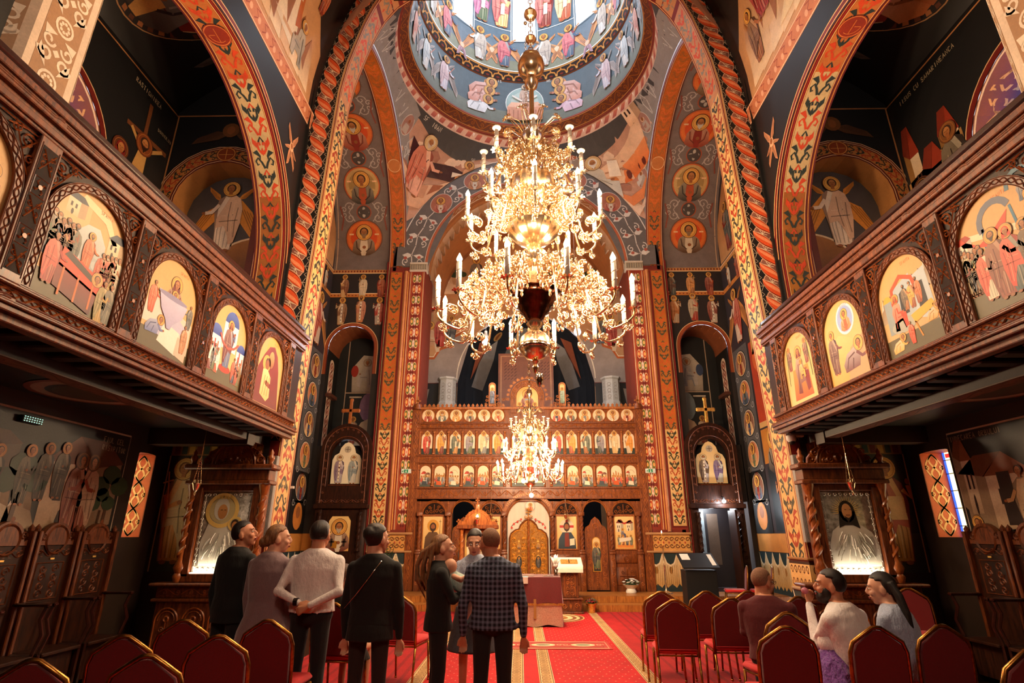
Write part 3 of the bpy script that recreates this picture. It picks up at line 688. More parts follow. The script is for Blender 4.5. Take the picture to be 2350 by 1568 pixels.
c.fill(uu0, L_ - uu0, 0, .35, '#1c1616', 60, 2, 1)
for s in (-1, 1):
 # two great scenes painted across the vault: steep buildings and figures on an ochre ground
 def g(u, v, h, s=s):
  uu = uu0 + v if s > 0 else L_ - uu0 - v
  return (NEAR.at(uu, h - .48)[0], 9.12 - u, NEAR.at(uu, h - .48)[1])
 k = Cv(b, g, base=.006, step=.003, cell=.3)
 k.fill(.3, 6, .02, 3.2, '#c9986a', 12, 12, 0, '#b07a4c')
 k.poly([(.3, 3.2), (.3, 1.2), (1.0, 2.0), (1.5, 3.2)], '#241c1a', 1)
 rr = random.Random(3 if s < 0 else 11)
 for i in range(9):
  x = .5 + i * .42; h0 = rr.uniform(.5, 1.6)
  k.poly([(x, .1), (x + .05, h0), (x + .25, h0 + .4), (x + .5, h0 * .8), (x + .42, .15)], mixc('#dcb080', '#f4e0c0', rr.random()), 2, '#a8703c')
  k.poly([(x + .25, h0 + .4), (x + .5, h0 * .8), (x + .3, h0 * .5)], '#9a6238', 3)
 if s < 0:
  k.poly([(1.2, .3), (1.6, 2.4), (2.2, 2.7), (2.1, .5)], '#e8d6bc', 3, '#c9a888'); k.poly([(1.25, .9), (1.5, 2.3), (1.62, 2.3), (1.4, .8)], '#b5602a', 4)
  for i in range(5): saint(k, 2.3 + i * .26, .9 + .22 * (i % 3), 1.0, PAL[(i * 3) % 12], PAL[(i * 5 + 2) % 12], L=5, lean=0)
  seat_fig(k, 1.1, .25, 1.0, '#b8a894', '#8c8478', L=5, hair='#d8d0c4')
  for i in range(3): saint(k, .85 + i * .24, 1.7 + .2 * i, .8, '#8a2a1a', PAL[(i * 4 + 1) % 12], L=8)
 else:
  saint(k, .95, .35, 1.15, '#a8632c', '#7a4a26', L=5, pose=2); saint(k, 1.45, .9, 1.6, '#a83a34', '#9a2a2a', L=5, pose=1, halo='#d8b880'); saint(k, 2.1, 1.2, 1.5, '#c8c0b4', '#8c8c90', L=5, pose=2)
  k.poly([(1.7, .3), (2.1, .7), (2.3, 1.2), (2.6, .6), (3, .3)], '#e8d0a8', 4)
struct('ceiling_nave_vault', b, 'paint')
# ---- galleries over the aisles
for s in (-1, 1):
 side = 'left' if s < 0 else 'right'
 b = MB()
 f = lambda x, z: (s * 7.1, x, z)
 wall_arch(b, f, -5, 8.97, 3.4, 10.8, 6.15, 1.35, 7.35, sill=5.4, col='#141213', n=16)
 # window reveal
 P = Path2([(7.5, 5.4), (7.5, 7.35)] + arcp(6.15, 7.35, 1.35, 0, 180, 24)[1:] + [(4.8, 5.4)])
 c = Cv(b, lambda u, v, h: (s * (7.1 + v), *P.at(u, h)))
 c.fill(0, P.L, 0, .7, '#7c2a10', 40, 2); knot(c, .1, P.L - .1, .36, .5, '#e09a4c', 2, .09)
 for q in (.03, .67): c.stroke([(u, q) for u in lin(0, P.L, 40)], .03, '#e8c090', 2)
 c = Cv(b, lambda u, v, h: (s * (7.1 - h), u, v), base=.003, step=.002)
 arc = arcp(6.15, 7.35, 1.41, 0, 180, 24); c.stroke(arc, .1, '#6a140c', 1); c.stroke(arcp(6.15, 7.35, 1.47, 0, 180, 24), .02, '#e0b080', 2)
 c.stroke([(u, 9.72) for u in (4, 8.95)], .03, '#b87c4c', 2)
 if s < 0:
  # a crucifixion: cross, mourners, walls
  c.stroke([(8.32, 6.3), (8.22, 9.35)], .09, '#6a3a1c', 3); c.stroke([(7.78, 8.62), (8.86, 8.7)], .09, '#6a3a1c', 3)
  c.poly([(8.1, 7.9), (8.18, 8.35), (8.4, 8.35), (8.42, 7.8), (8.36, 6.8), (8.2, 6.8)], '#b8884c', 4)
  c.stroke([(7.9, 8.62), (8.15, 8.42), (8.4, 8.42), (8.75, 8.68)], .07, '#b8884c', 4); c.poly([(8.1, 7.8), (8.44, 7.8), (8.42, 7.3), (8.12, 7.35)], '#cdb086', 5)
  head(c, 8.28, 8.5, .1, 6, beard='#2a140a', halo='#7a3a18')
  saint(c, 7.78, 6.5, 1.75, '#6a1410', '#7c1a14', L=4, veil='#7c1a14', halo='#5a2a14'); saint(c, 8.72, 6.3, 1.5, '#a86a34', '#8a5028', L=4, halo='#5a2a14', mir=-1)
  house(c, 7.55, 6.0, 1.4, .9, '#8a6238', '#6a3018', 2)
  text(c, 8.1, 9.46, .09, 'RASTIGNIREA', '#a89478', 4, lw=.16); text(c, 8.72, 9.0, .07, 'DOMNULUI', '#a89478', 4)
 else:
  # two figures at a well before arcaded walls
  for x, w_, h_ in ((7.6, .42, 1.9), (8.0, .5, 1.5), (8.5, .35, 2.2)): house(c, x, 6.8, w_, h_, '#a8763c', '#8a2c16', 2)
  c.poly([(7.55, 6.4), (8.9, 6.4), (8.9, 7.9), (7.55, 8.1)], '#9a7040', 2)
  for x in (7.8, 8.1, 8.42): c.ell(x, 7.4, .08, .3, '#2a140a', 3)
  seat_fig(c, 8.62, 6.2, 1.7, '#8a2214', '#232a33', L=4, beard='#2a140a', halo='#2c1a10', mir=-1); c.poly([(8.0, 7.1), (8.4, 7.0), (8.5, 7.6), (8.1, 7.75)], '#c8a484', 5)
  saint(c, 7.8, 6.7, 1.7, '#2c2420', '#3a2c22', L=6, halo='#7a4a24', mir=-1, pose=2)
  text(c, 7.9, 9.46, .09, 'IISUS CU SAMARINEANCA', '#a89478', 4, lw=.16, mir=-1)
 struct('wall_gallery_' + side, b, 'paint')
 # glass of the gallery window: an arched stained pane in lead
 w_ = MB(); c = Cv(w_, lambda u, v, h: (s * (7.75 - h), u, v))
 outer = [(7.5, 5.4)] + arcp(6.15, 7.35, 1.35, 0, 180, 20) + [(4.8, 5.4)]
 c.poly(outer, '#2f7fe0', 0); c.poly([(6.15 + (x - 6.15) * .82, 5.5 + (z - 5.5) * .86) for x, z in outer], '#e8c060', 1)
 for i in range(9): c.rect(4.95 + i * .27, 5.4, 4.95 + i * .27 + .02, 8.6, '#101010', 3)
 for i in range(7): c.poly([(5.2 + i * .3, 6 + .2 * (i % 3)), (5.5 + i * .3, 6.4), (5.3 + i * .28, 7.6), (5.1 + i * .3, 7)], ('#a81c18', '#2a8cc8', '#e8a030', '#f0e0c0')[i % 4], 2)
 o = w_.mesh('window_glass', 'paint'); go = bpy.data.objects.new('window_1' if s < 0 else 'window_2', o); link(go); go['kind'] = 'structure'
 gm = M.get('stained')
 if not gm:
  gm, nt, nn, LK, bb = newmat('backlit_stained_glass'); at = N(nt, 'ShaderNodeAttribute', attribute_name='Col')
  LK.new(at.outputs['Color'], bb.inputs['Base Color']); LK.new(at.outputs['Color'], bb.inputs['Emission Color']); bb.inputs['Emission Strength'].default_value = 1.3; bb.inputs['Roughness'].default_value = .2
  M['stained'] = gm
 go.data.materials[0] = gm
 # gallery end wall, facing the nave's length: arch with the painted lunette behind it
 b = MB()
 f = lambda x, z: (s * x, 8.95, z)
 wall_arch(b, f, 4.4, 7.12, 3.3, 10.8, 5.95, .88, 7.75, sill=3.4, col='#141213', n=16)
 P = Path2([(5.95 + .88, 3.4), (5.95 + .88, 7.75)] + arcp(5.95, 7.75, .88, 0, 180, 20)[1:] + [(5.95 - .88, 3.4)])
 c = Cv(b, lambda u, v, h: (s * P.at(u, -v)[0], 8.94 - h, P.at(u, -v)[1]))
 c.fill(0, P.L, -.02, .34, '#5c0d0a', 50, 2, 1); c.fill(0, P.L, .05, .27, '#b8783a', 50, 2, 2); arabesque(c, .1, P.L - .1, .16, .22, None, '#2c2c24', '#b03a1c', .27, 3)
 for q in (.01, .3, .34): c.stroke([(u, q) for u in lin(0, P.L, 50)], .014, '#e8c090', 3)
 k = c.sub(P.L / 2, .16, .17, lay=5); k.ell(0, 0, 1, 1, '#8a3a14', 1, 20); k.ring(0, 0, .82, .9, '#d89a4c', 2); k.stroke([(-.7, 0), (.7, 0)], .06, '#d89a4c', 2); k.stroke([(0, -.7), (0, .7)], .06, '#d89a4c', 2)
 c = Cv(b, lambda u, v, h: (s * (P.at(u, h)[0]), 8.95 + v, P.at(u, h)[1])); c.fill(0, P.L, 0, .5, '#a8703c', 40, 2)
 # lunette
 c = Cv(b, lambda u, v, h: (s * u, 9.45 - h, v), base=0, step=.003)
 c.fill(4.9, 7.0, 3.4, 8.9, '#4c4644', 2, 2); c.poly([(4.9, 3.4), (6.9, 3.4), (6.9, 6.2), (4.9, 7.0)], '#b8804c', 1)
 if True:
  angel(c, 6.0, 6.9, 1.6, '#e6cdb4', '#d8ac8c', L=3, wc='#d88a34', mir=-s, pose=2)
  c.stroke(arcp(5.3, 6.2, 1.0, 0, 150, 20), .04, '#e8c8a0', 5); c.poly(arcp(5.3, 6.2, .98, 0, 160, 20), '#4a2c18', 4, '#a86c34')
  rocks(c, 5.0, 6.6, 5.4, 1.2, '#c08a48', 4, 6, random.Random(2))
  bust(c, 5.55, 5.9, .5, '#d8c3a4', '#a8703c', L=9, beard='#2a140a', halo='#b06a34')
 c = Cv(b, lambda u, v, h: (s * u, 8.94 - h, v), base=.003, step=.002)
 for a_ in (-1, 1): wing(c, 5.95, 9.33, radians(180 if a_ < 0 else 0) - a_ * .5, .8, '#5a3820', 1, -a_)
 c.ell(5.95, 9.36, .17, .17, '#7a4a24', 3); c.ell(5.95, 9.36, .08, .1, SKIN, 4)
 c.stroke([(4.45, 9.72), (7.1, 9.72)], .03, '#b87c4c', 2); c.stroke([(7.07, 3.4), (7.07, 9.72)], .03, '#b87c4c', 2)
 struct('wall_gallery_end', b, 'paint')
 # gallery ceiling: shallow vault, black, with a framed medallion and a winged head
 b = MB()
 c = Cv(b, lambda u, v, h: (s * u, v, 9.8 + .9 * np.sin(np.pi * np.clip((np.asarray(u) - 4.45) / 2.67, 0, 1)) - h), step=.004, cell=.3)
 c.fill(4.45, 7.12, -5, 8.97, '#0e0c0d', 12, 14)
 k = c.sub(5.8, 6.9, .95, lay=1)
 k.ell(0, 0, 1.14, 1.14, '#c8955c', 1, 36); k.ell(0, 0, 1.12, 1.12, '#1a1210', 2, 36)
 for i in range(36):
  a_ = 2 * pi * i / 36; k.poly([(cos(a_ + t) * r_, sin(a_ + t) * r_) for t, r_ in ((0, 1.01), (.09, 1.01), (.13, 1.1), (.04, 1.1))], '#b8703a' if i % 2 else '#6a3418', 3)
 k.ell(0, 0, .98, .98, '#d8a468', 3, 36); k.ell(0, 0, .96, .96, '#8a2410', 4, 36); k.ell(0, 0, .8, .8, '#5a1408', 5, 30)
 k2 = k.sub(0, 0, 1, rot=(pi / 2 if s < 0 else pi / 2), lay=6, mir=1)
 bust(k2, 0, -.05, 1.05, '#d89a4c' if s < 0 else '#b5602a', '#3a2a22' if s < 0 else '#c0682c', hair='#b0a494', beard='#c8bca8', L=1, item='book')
 k = c.sub(5.9, 8.35, .5, lay=2); k = k.sub(0, 0, 1, rot=pi, lay=0)
 for a_ in (-1, 1): wing(k, 0, 0, radians(10) if a_ > 0 else radians(170), 1.3, '#6a5a4c', 1, a_); wing(k, 0, 0, radians(250 if a_ < 0 else 290), 1, '#5c4c3e', 1, a_)
 k.ell(0, -.05, .34, .34, '#8a4a20', 3); k.ell(0, -.05, .3, .3, '#5a2a14', 4); k.ell(0, -.05, .15, .2, SKIN, 5)
 struct('ceiling_gallery', b, 'paint')
 # gallery floor: slab with painted and carved beams beneath, over the aisle
 b = MB(); b.box(min(s * 3.95, s * 7.2), max(s * 3.95, s * 7.2), -5, 9.1, 3.3, 3.42, 0, '#1a1210')
 b.box(min(s * 4.42, s * 4.62), max(s * 4.42, s * 4.62), -5, 9.1, 3.12, 3.3, 0, '#5a3a26')
 b.box(min(s * 4.4, s * 6.0), max(s * 4.4, s * 6.0), 8.45, 8.7, 3.05, 3.3, 0, '#3a2418')
 c = Cv(b, lambda u, v, h: (s * (4.42 + v), u, 3.12 - h), base=.003); c.fill(-5, 9.1, .01, .19, '#7a5440', 10, 2); scroll(c, 0, 9, .1, .17, '#4a2c20', .4, L=1)
 c = Cv(b, lambda u, v, h: (s * (4.42 - h), u, v), base=.003); c.fill(-5, 9.1, 3.13, 3.29, '#241812', 10, 2)
 for i in range(26):
  y = 1.4 + i * .29; b.box(min(s * 4.0, s * 4.4), max(s * 4.0, s * 4.4), y, y + .15, 3.22, 3.3, .015, '#170e0b')
 c = Cv(b, lambda u, v, h: (s * u, v, 3.295 - h), base=.002)
 k = c.sub(5.2, 6.2, .62); k.ell(0, 0, 1, 1, '#7a3a1a', 1, 28); k.ell(0, 0, .9, .9, '#a89078', 2, 28); k.ell(0, 0, .7, .7, '#3a2018', 3, 28); k.ell(0, 0, .6, .6, '#4a4434', 4, 24)
 struct('ceiling_aisle', b, 'paint')
 # aisle outer wall (z 0..3.3) with the narrow window
 b = MB()
 f = lambda x, z: (s * 5.95, x, z)
 wall_arch(b, f, -5, 9.02, 0, 3.3, 8.42 + (.1 if s < 0 else 0), .3 - (.1 if s < 0 else 0), 2.9, sill=1.7, col='#2a1c14', n=6, rise=.02)
 b.add([(s * 5.95, 8.72, 1.7), (s * 6.32, 8.72, 1.7), (s * 6.32, 8.72, 2.92), (s * 5.95, 8.72, 2.92), (s * 5.95, 8.12, 1.7), (s * 6.32, 8.12, 1.7), (s * 6.32, 8.12, 2.92), (s * 5.95, 8.12, 2.92)], [(0, 1, 2, 3), (4, 7, 6, 5), (0, 4, 5, 1), (3, 2, 6, 7)], '#8a3a14')
 k = Cv(b, lambda u, v, h: (s * (5.95 + u), 8.72 - h, v), base=.002); k.fill(.01, .36, 1.7, 2.92, '#c4561c', 2, 2); kk = Cv(b, lambda u, v, h: (s * (5.95 + v), 8.72 - h, u), base=.004)
 knot(kk, 1.72, 2.9, .18, .3, '#f0c080', 1, .1, .42)
 c = Cv(b, lambda u, v, h: (s * (5.95 - h), u, v), base=.003, step=.0015)
 c.fill(2.0, 8.05, 1.2, 3.1, '#1c1816', 2, 2); c.fill(2, 8.05, 1.2, 1.75, '#5c4a34', 2, 2, 1)
 rr = random.Random(5)
 if s < 0:
  rocks(c, 5.0, 6.6, 1.7, .9, '#8a6844', 5, 2, rr); house(c, 6.75, 1.75, 1.25, 1.2, '#a8886a', '#6a3a24', 2); house(c, 5.6, 2.3, .7, .55, '#6a5444', '#5a3020', 3)
  for x, mr in ((7.25, 1), (7.45, -1)): saint(c, x, 1.72, 1.05, '#8a3a24', '#7a2a1a' if mr > 0 else '#b09078', L=5, mir=mr, pose=2, halo='#6a4424')
  for x, z in ((6.05, 2.55), (6.45, 2.6), (6.7, 2.66), (6.95, 2.7)): saint(c, x, z - .55, .7, '#3a2a20', '#2c241e', L=4, halo='#c8843c')
  saint(c, 5.2, 1.6, 1.1, '#7a3020', '#4a3020', L=5); tree(c, 6.4, 1.6, 1.2, 5); tree(c, 7.85, 1.7, 1.1, 5); tree(c, 7.75, 1.65, .8, 5)
  for x in (5.65, 5.85, 6.05): c.ell(x, 1.75, .1, .06, '#a88068', 6); c.rect(x - .06, 1.6, x - .03, 1.75, '#a88068', 6)
  text(c, 7.75, 2.95, .07, 'FIUL CEL', '#a89478', 4); text(c, 7.78, 2.84, .07, 'RISIPITOR', '#a89478', 4)
 else:
  house(c, 6.9, 1.8, 1.1, .95, '#b89878', '#8a5030', 2); house(c, 7.75, 2.0, .3, 1.0, '#b89878', '#8a5030', 3); c.rect(7.2, 1.85, 7.4, 2.5, '#2a1810', 4); house(c, 5.2, 1.8, .9, .8, '#7a6048', '#5a3020', 2)
  saint(c, 6.55, 1.5, 1.45, '#8a3a1c', '#22303c', L=5, halo='#d89a44', beard='#1c0e08', mir=1, pose=2); saint(c, 7.05, 1.6, 1.0, '#b88858', '#c8ac88', L=5, halo=None, mir=1, pose=2)
  kneel(c, 7.75, 1.6, .4, '#9a3a20', L=6); rocks(c, 4.6, 6.0, 1.7, .8, '#7a5c40', 4, 3, rr); text(c, 7.6, 2.98, .07, 'VINDECAREA ORBULUI', '#a89478', 4, mir=-1)
 c.stroke([(8.06, 1.2), (8.06, 3.1), (2, 3.1)], .025, '#b8a088', 3)
 struct('wall_aisle_' + side, b, 'paint')
 # narrow stained window: blue border, pale yellow field
 w_ = MB(); c = Cv(w_, lambda u, v, h: (s * (6.3 - h), u, v)); c.rect(8.1, 1.7, 8.74, 2.92, '#2448c8', 0); c.rect(8.1, 1.7, 8.67, 2.92, '#f0dc98', 1); c.rect(8.15, 2.3, 8.2, 2.36, '#c02020', 2); c.rect(8.15, 2.84, 8.66, 2.9, '#c02020', 2)
 for z in (1.85, 2.1, 2.35, 2.6, 2.8): c.rect(8.1, z, 8.74, z + .012, '#101010', 2)
 c.stroke([(8.25, 1.7), (8.3, 2.0), (8.27, 2.4)], .04, '#d87830', 2)
 go = w_.build('window_3' if s < 0 else 'window_4', M['stained']); go['kind'] = 'structure'
 # aisle end wall: a standing saint either side of the pier
 b = MB(); c = Cv(b, lambda u, v, h: (s * u, 9.02 - h, v), step=.002)
 c.fill(4.3, 5.97, 0, 3.3, '#1c1a1a', 2, 2); c.fill(4.3, 5.95, 1.2, 1.75, '#3a3a34', 2, 2, 1)
 c.rect(4.4, 2.95, 5.9, 3.12, '#8a5c30', 1)
 for i in range(12): c.rect(4.44 + i * .12, 2.97, 4.53 + i * .12, 3.1, ('#c09048', '#2c3a38', '#6a1a12')[i % 3], 2)
 if s < 0: saint(c, 5.62, 1.3, 1.62, '#c8843c', '#c0a88c', L=3, item='cross', pose=0, halo='#c8a05c', hair='#6a3a1a'); c.stroke([(5.45, 1.5), (5.42, 2.9)], .04, '#b5602a', 9); c.stroke([(5.25, 2.66), (5.6, 2.7)], .04, '#b5602a', 9)
 else: saint(c, 5.55, 1.3, 1.62, '#c0843c', '#a81c14', L=3, pose=1, halo='#d8a04c', hair='#5a2c14'); c.poly([(5.35, 1.95), (5.75, 1.95), (5.72, 2.3), (5.4, 2.3)], '#d8b088', 10)
 c.stroke([(5.9, 1.2), (5.9, 2.95)], .02, '#c8b090', 3)
 c.fill(4.3, 5.97, .0, 1.2, '#3a2216', 2, 2, 1)
 struct('wall_aisle_end', b, 'paint')
 # octagonal column on the gallery, cream stencil on tan
 b = MB(); R_ = .66
 for i in range(8):
  a0, a1 = pi / 8 + i * pi / 4, pi / 8 + (i + 1) * pi / 4; cx, cy = s * 4.95, 3.75
  p0 = np.array((cx + R_ * cos(a0), cy + R_ * sin(a0), 0)); p1 = np.array((cx + R_ * cos(a1), cy + R_ * sin(a1), 0)); wv = np.linalg.norm(p1 - p0); U = (p1 - p0) / wv
  n_ = np.array((cos((a0 + a1) / 2), sin((a0 + a1) / 2), 0))
  c = Cv(b, (lambda p0, U, n_: lambda u, v, h: (p0[0] + v * U[0] + h * n_[0], p0[1] + v * U[1] + h * n_[1], 3.4 + u))(p0, U, n_))
  c.fill(0, 6.6, 0, wv, '#cdb49c', 4, 2); c.fill(0, 6.6, .07, wv - .07, '#9c7450', 4, 2, 1)
  m = wv / 2
  for j in range(11):
   x = .3 + j * .6; cr = '#d8c4ae'
   c.ring(x, m, .075, .1, cr, 2, 14)
   for q in range(8): c.ell(x + .045 * cos(q * pi / 4), m + .045 * sin(q * pi / 4), .018, .018, cr, 2, 5)
   for q in (-1, 1):
    c.stroke(spiral(x + .24, m + q * .1, .08, pi / 2 * q, 1.1, q, r1=.25), .028, cr, 2); c.stroke(spiral(x + .38, m + q * .1, .07, -pi / 2 * q, 1.1, -q, r1=.25), .024, cr, 2)
    c.poly([(x + .1, m + q * .06), (x + .2, m + q * .17), (x + .3, m + q * .16), (x + .22, m + q * .1)], cr, 2); c.poly([(x - .12, m + q * .04), (x - .2, m + q * .15), (x - .1, m + q * .17)], cr, 2)
   c.poly([(x + .26, m), (x + .3, m + .04), (x + .34, m), (x + .3, m - .04)], cr, 2)
 struct('wall_gallery_column', b, 'paint')
# west end, behind the camera
b = MB(); b.box(-8, 8, -5.7, -5.5, 0, 15, 0, '#8a5a3a'); struct('wall_west', b, 'paint')
# ---- crossing: side arches, transepts
for s in (-1, 1):
 side = 'left' if s < 0 else 'right'
 b = MB()
 c = Cv(b, lambda u, v, h: (s * (3.95 + v), *LATY.at(u, h)))
 umax = 19.0
 c.fill(0, umax, 0, .5, '#7a1c12', 110, 3); c.fill(0, umax, .05, .45, '#c4651c', 110, 2, 1)
 c.fill(1.0, 4.4, .06, .44, '#e0a860', 14, 2, 2); arabesque(c, 1.05, 4.4, .25, .36, None, '#3c3a2a', '#b8481c', .42, 3)
 c.fill(4.4, 9, .06, .44, '#b8742c', 14, 2, 2, ); arabesque(c, 4.4, 11.5, .25, .36, None, '#4a4a34', '#c8501c', .42, 3); arabesque(c, 11.5, umax - .3, .25, .36, None, '#a8632c', '#d86a2a', .42, 3)
 for q in (.025, .475): c.stroke([(u, q) for u in lin(0, umax, 110)], .016, '#e8c090', 4)
 k = c.sub(9.75 + 3.2, .25, .2, lay=6); k.ell(0, 0, 1.1, 1.1, '#c8783c', 1, 20); k.ring(0, 0, .95, 1.02, '#f0c898', 2)
 c = Cv(b, lambda u, v, h: (s * (3.95 - h), *LATY.at(u, -v)))       # narrow face ring of the arch
 c.fill(8, umax, 0, .16, '#8a5a4a', 70, 2); c.stroke([(u, .012) for u in lin(8, umax, 80)], .03, '#b03a20', 1); c.stroke([(u, .14) for u in lin(8, umax, 80)], .012, '#f0e0d0', 1)
 struct('wall_side_arch_' + side, b, 'paint')
 # transept vault with medallions of saints
 b = MB()
 c = Cv(b, lambda u, v, h: (s * (4.45 + v), *TRV.at(u, h)), step=.003)
 c.fill(0, 9.2, 0, 1.9, '#7a6c66', 40, 4); b.box(min(s * 4.4, s * 7.2), max(s * 4.4, s * 7.2), 9.6, 9.7, 0, 13.6, 0, '#4a2c20')
 c.stroke([(u, 1.8) for u in lin(0, 9.2, 60)], .03, '#c8a888', 1)
 GR = '#b8aca4'
 for i, uc in enumerate((1.12, 2.85, 4.55, 6.2, 7.9)):
  sa = [('#d8c3a4', '#5b3a22', '#b5502a'), ('#b5502a', '#33302c', '#b89a60'), ('#8a2a1a', '#9a3a1c', '#b5602a'), ('#d8c3a4', '#6b4a2a', '#3a2a22')][i % 4]
  k = Cv(b, (lambda uc: lambda u, v, h: (s * (4.45 + .93 + u * s), *TRV.at(uc + v, h)))(uc), step=.003, base=.006, cell=.25)
  k.ell(0, 0, .62, .62, '#6a4a3a', 1, 26); k.ell(0, 0, .59, .59, '#c8602c', 2, 26); k.ell(0, 0, .55, .55, '#e07430' if i != 1 else '#c8a468', 3, 26); k.ell(0, 0, .44, .44, '#d8501c' if i != 1 else '#a88850', 4, 22)
  bust(k, 0, -.04, .62, sa[0], sa[1], beard=('#8a6a4a', None, '#c8c0b0')[i % 3], L=5)
  for q in (-.42, .42): k.rect(q - .07, .1, q + .07, .15, '#f0c090', 5)
  # cross roundel between two medallions
  k = Cv(b, (lambda uc: lambda u, v, h: (s * (4.45 + .93 + u * s), *TRV.at(uc + .86 + v, h)))(uc), step=.003, base=.006)
  k.ell(0, 0, .25, .25, '#a8502c', 1, 18); k.ell(0, 0, .22, .22, '#4a423e', 2, 18)
  for q in range(4): k.ell(.1 * cos(q * pi / 2), .1 * sin(q * pi / 2), .075 if q % 2 == 0 else .05, .05 if q % 2 == 0 else .075, '#b8b0a4', 3, 8)
  for q in (-1, 1):
   for w2 in (-1, 1):
    for rr_, tt in ((.16, 0), (.1, 1)):
     k.stroke(spiral(q * (.46 + .2 * tt), w2 * (.18 - .1 * tt), rr_, pi * (q < 0), 1.2, q * w2), .03, GR, 2)
   k.stroke([(q * .3, -.3), (q * .5, 0), (q * .3, .3)], .03, GR, 2)
   k.stroke([(q * .75, -.6), (q * .68, -.2), (q * .78, .2)], .05, '#8a4a3a', 2)
 struct('ceiling_transept', b, 'paint')
 # transept back wall with the niche
 b = MB(); YB = 16.32
 f = lambda x, z: (s * x, YB, z)
 wall_arch(b, f, 4.3, 6.36, .3, 9.96, 5.5, .72, 7.25, sill=4.2 if s < 0 else .3, col='#2a2422', n=18)
 P = Path2([(6.22, 4.2), (6.22, 7.25)] + arcp(5.5, 7.25, .72, 0, 180, 22)[1:] + [(4.78, 4.2)])
 c = Cv(b, lambda u, v, h: (s * P.at(u, -v)[0], YB - .004 - h, P.at(u, -v)[1])); c.fill(2.2, P.L - 2.2, 0, .13, '#9a4a24', 40, 2, 3); c.stroke([(u, .12) for u in lin(2.2, P.L - 2.2, 40)], .02, '#e8c090', 5); c.stroke([(u, .01) for u in lin(2.2, P.L - 2.2, 40)], .02, '#6a1a10', 5)
 c = Cv(b, lambda u, v, h: (s * P.at(u, h)[0], YB + v, P.at(u, h)[1])); c.fill(0, P.L, 0, 1.1, '#8a4c2c', 40, 2); knot(c, 3.4, P.L - 3.4, .25, .3, '#c88a50', 1)
 # narrow light slit with its lattice-painted reveal at the outer jamb, and the painted end of the niche
 c = Cv(b, lambda u, v, h: (s * (6.22 - h), YB + u, v), base=.003)
 c.fill(0, 1.1, 4.2, 7.3, '#161312', 2, 2, 0); c.poly([(.3, 4.2), (.3, 6.8)] + arcp(.5, 6.8, .2, 180, 0, 8) + [(.7, 4.2)], '#e8ccb4', 1)
 kk = Cv(b, lambda u, v, h: (s * (6.22 - h), YB + v, u), base=.006); knot(kk, 4.3, 6.9, .5, .36, '#b0482c', 1, .1, .3)
 b.box(min(s * 6.22, s * 6.05), max(s * 6.22, s * 6.05), YB + .2, YB + .8, 5.75, 5.85, 0, '#5a3020')
 c = Cv(b, lambda u, v, h: (s * u, YB + 1.1 - h, v), step=.003)
 c.fill(4.6, 6.3, 4, 8.3, '#15191a', 2, 2); c.stroke([(5.9, 4), (5.9, 8)], .03, '#b8a088', 1); c.rect(4.7, 6.05, 5.9, 6.09, '#b8a088', 2)
 c.poly([(4.7, 6.1), (5.7, 6.1), (5.75, 6.9), (5.4, 7.35), (4.9, 7.3), (4.7, 7.0)], '#a89c8c', 1, '#cabfae')
 seat_fig(c, 5.25, 6.25, 1.0, '#b8b0a8', '#7c8490' if s > 0 else '#a8a09a', L=3, halo='#b8a890', hair='#8a7a6a'); c.ell(5.65, 6.8, .12, .2, '#a83020' if s < 0 else '#3a4a6a', 3)
 c.ell(5.05, 5.6, .35, .5, '#8a6a8a' if s < 0 else '#7a8a90', 1); c.poly([(4.7, 4.2), (5.8, 4.2), (5.3, 5.1), (4.7, 5.4)], '#c8b090', 2); saint(c, 5.55, 4.4, .9, '#a8503a', '#c8b49a', L=4, mir=s)
 c.rect(5.35, 5.9, 5.75, 5.95, '#c8bca8', 4)
 c = Cv(b, lambda u, v, h: (s * u, YB - h, v), base=.003, step=.0025)
 c.rect(4.4, 9.82, 6.36, 9.96, '#c88a4c', 1); c.rect(4.4, 9.82, 6.36, 9.85, '#f0c898', 2)
 for i in range(20): c.rect(4.44 + i * .098, 9.87, 4.49 + i * .098, 9.93, '#7a2c18', 2)
 c.rect(4.4, 8.98, 6.36, 9.12, '#c87a34', 1); c.rect(4.4, 9.09, 6.36, 9.12, '#f0c898', 2)
 for i in range(17): c.rect(4.46 + i * .115, 9.02, 4.5 + i * .115, 9.06, '#7a2c18', 2)
 for i, x in enumerate((4.72, 5.32, 5.92)):
  saint(c, x, 8.95, .88 / 1.0 * 1.0 * .95, PAL[(i * 5 + (0 if s < 0 else 3)) % 12], ('#b5502a', '#e0c8a4', '#8a4a24')[i] if s < 0 else ('#4a2418', '#d08a44', '#8a2a1a')[i], L=3, item=(None, 'cross', None)[i])
  saint(c, x, 8.0 if i != 1 else 8.08, 1.0 * .97, ('#b8a898', '#c88a54', '#d0b080')[i] if s < 0 else ('#c8a888', '#a82a18', '#d8c8b0')[i], ('#a82a1a', '#c0785a', '#8a5a34')[i] if s < 0 else ('#b86a2c', '#b8a488', '#8a3a2a')[i], L=3, item=('cross' if s > 0 and i < 2 else 'stole'), beard=(None, '#3a2012', None)[i] if s < 0 else '#c0b4a0', pose=(1, 0, 1)[i])
 # foot of the wall
 if s < 0: c.rect(4.4, 1.3, 6.36, 1.75, '#c8843c', 1); drapery(c, 4.4, 6.36, .3, 1.28, 2)
 struct('wall_transept_' + side, b, 'paint')
 # transept end wall, seen edge-on
 b = MB(); c = Cv(b, lambda u, v, h: (s * (6.34 - h), u, v), step=.003)
 c.fill(9.7, 16.34, .3, 14.2, '#33292a', 2, 2)
 c.rect(9.7, 9.82, 16.33, 9.96, '#c88a4c', 1); c.rect(9.7, 8.98, 16.33, 9.12, '#c87a34', 1); c.rect(9.7, 9.93, 16.33, 9.96, '#f0c898', 2)
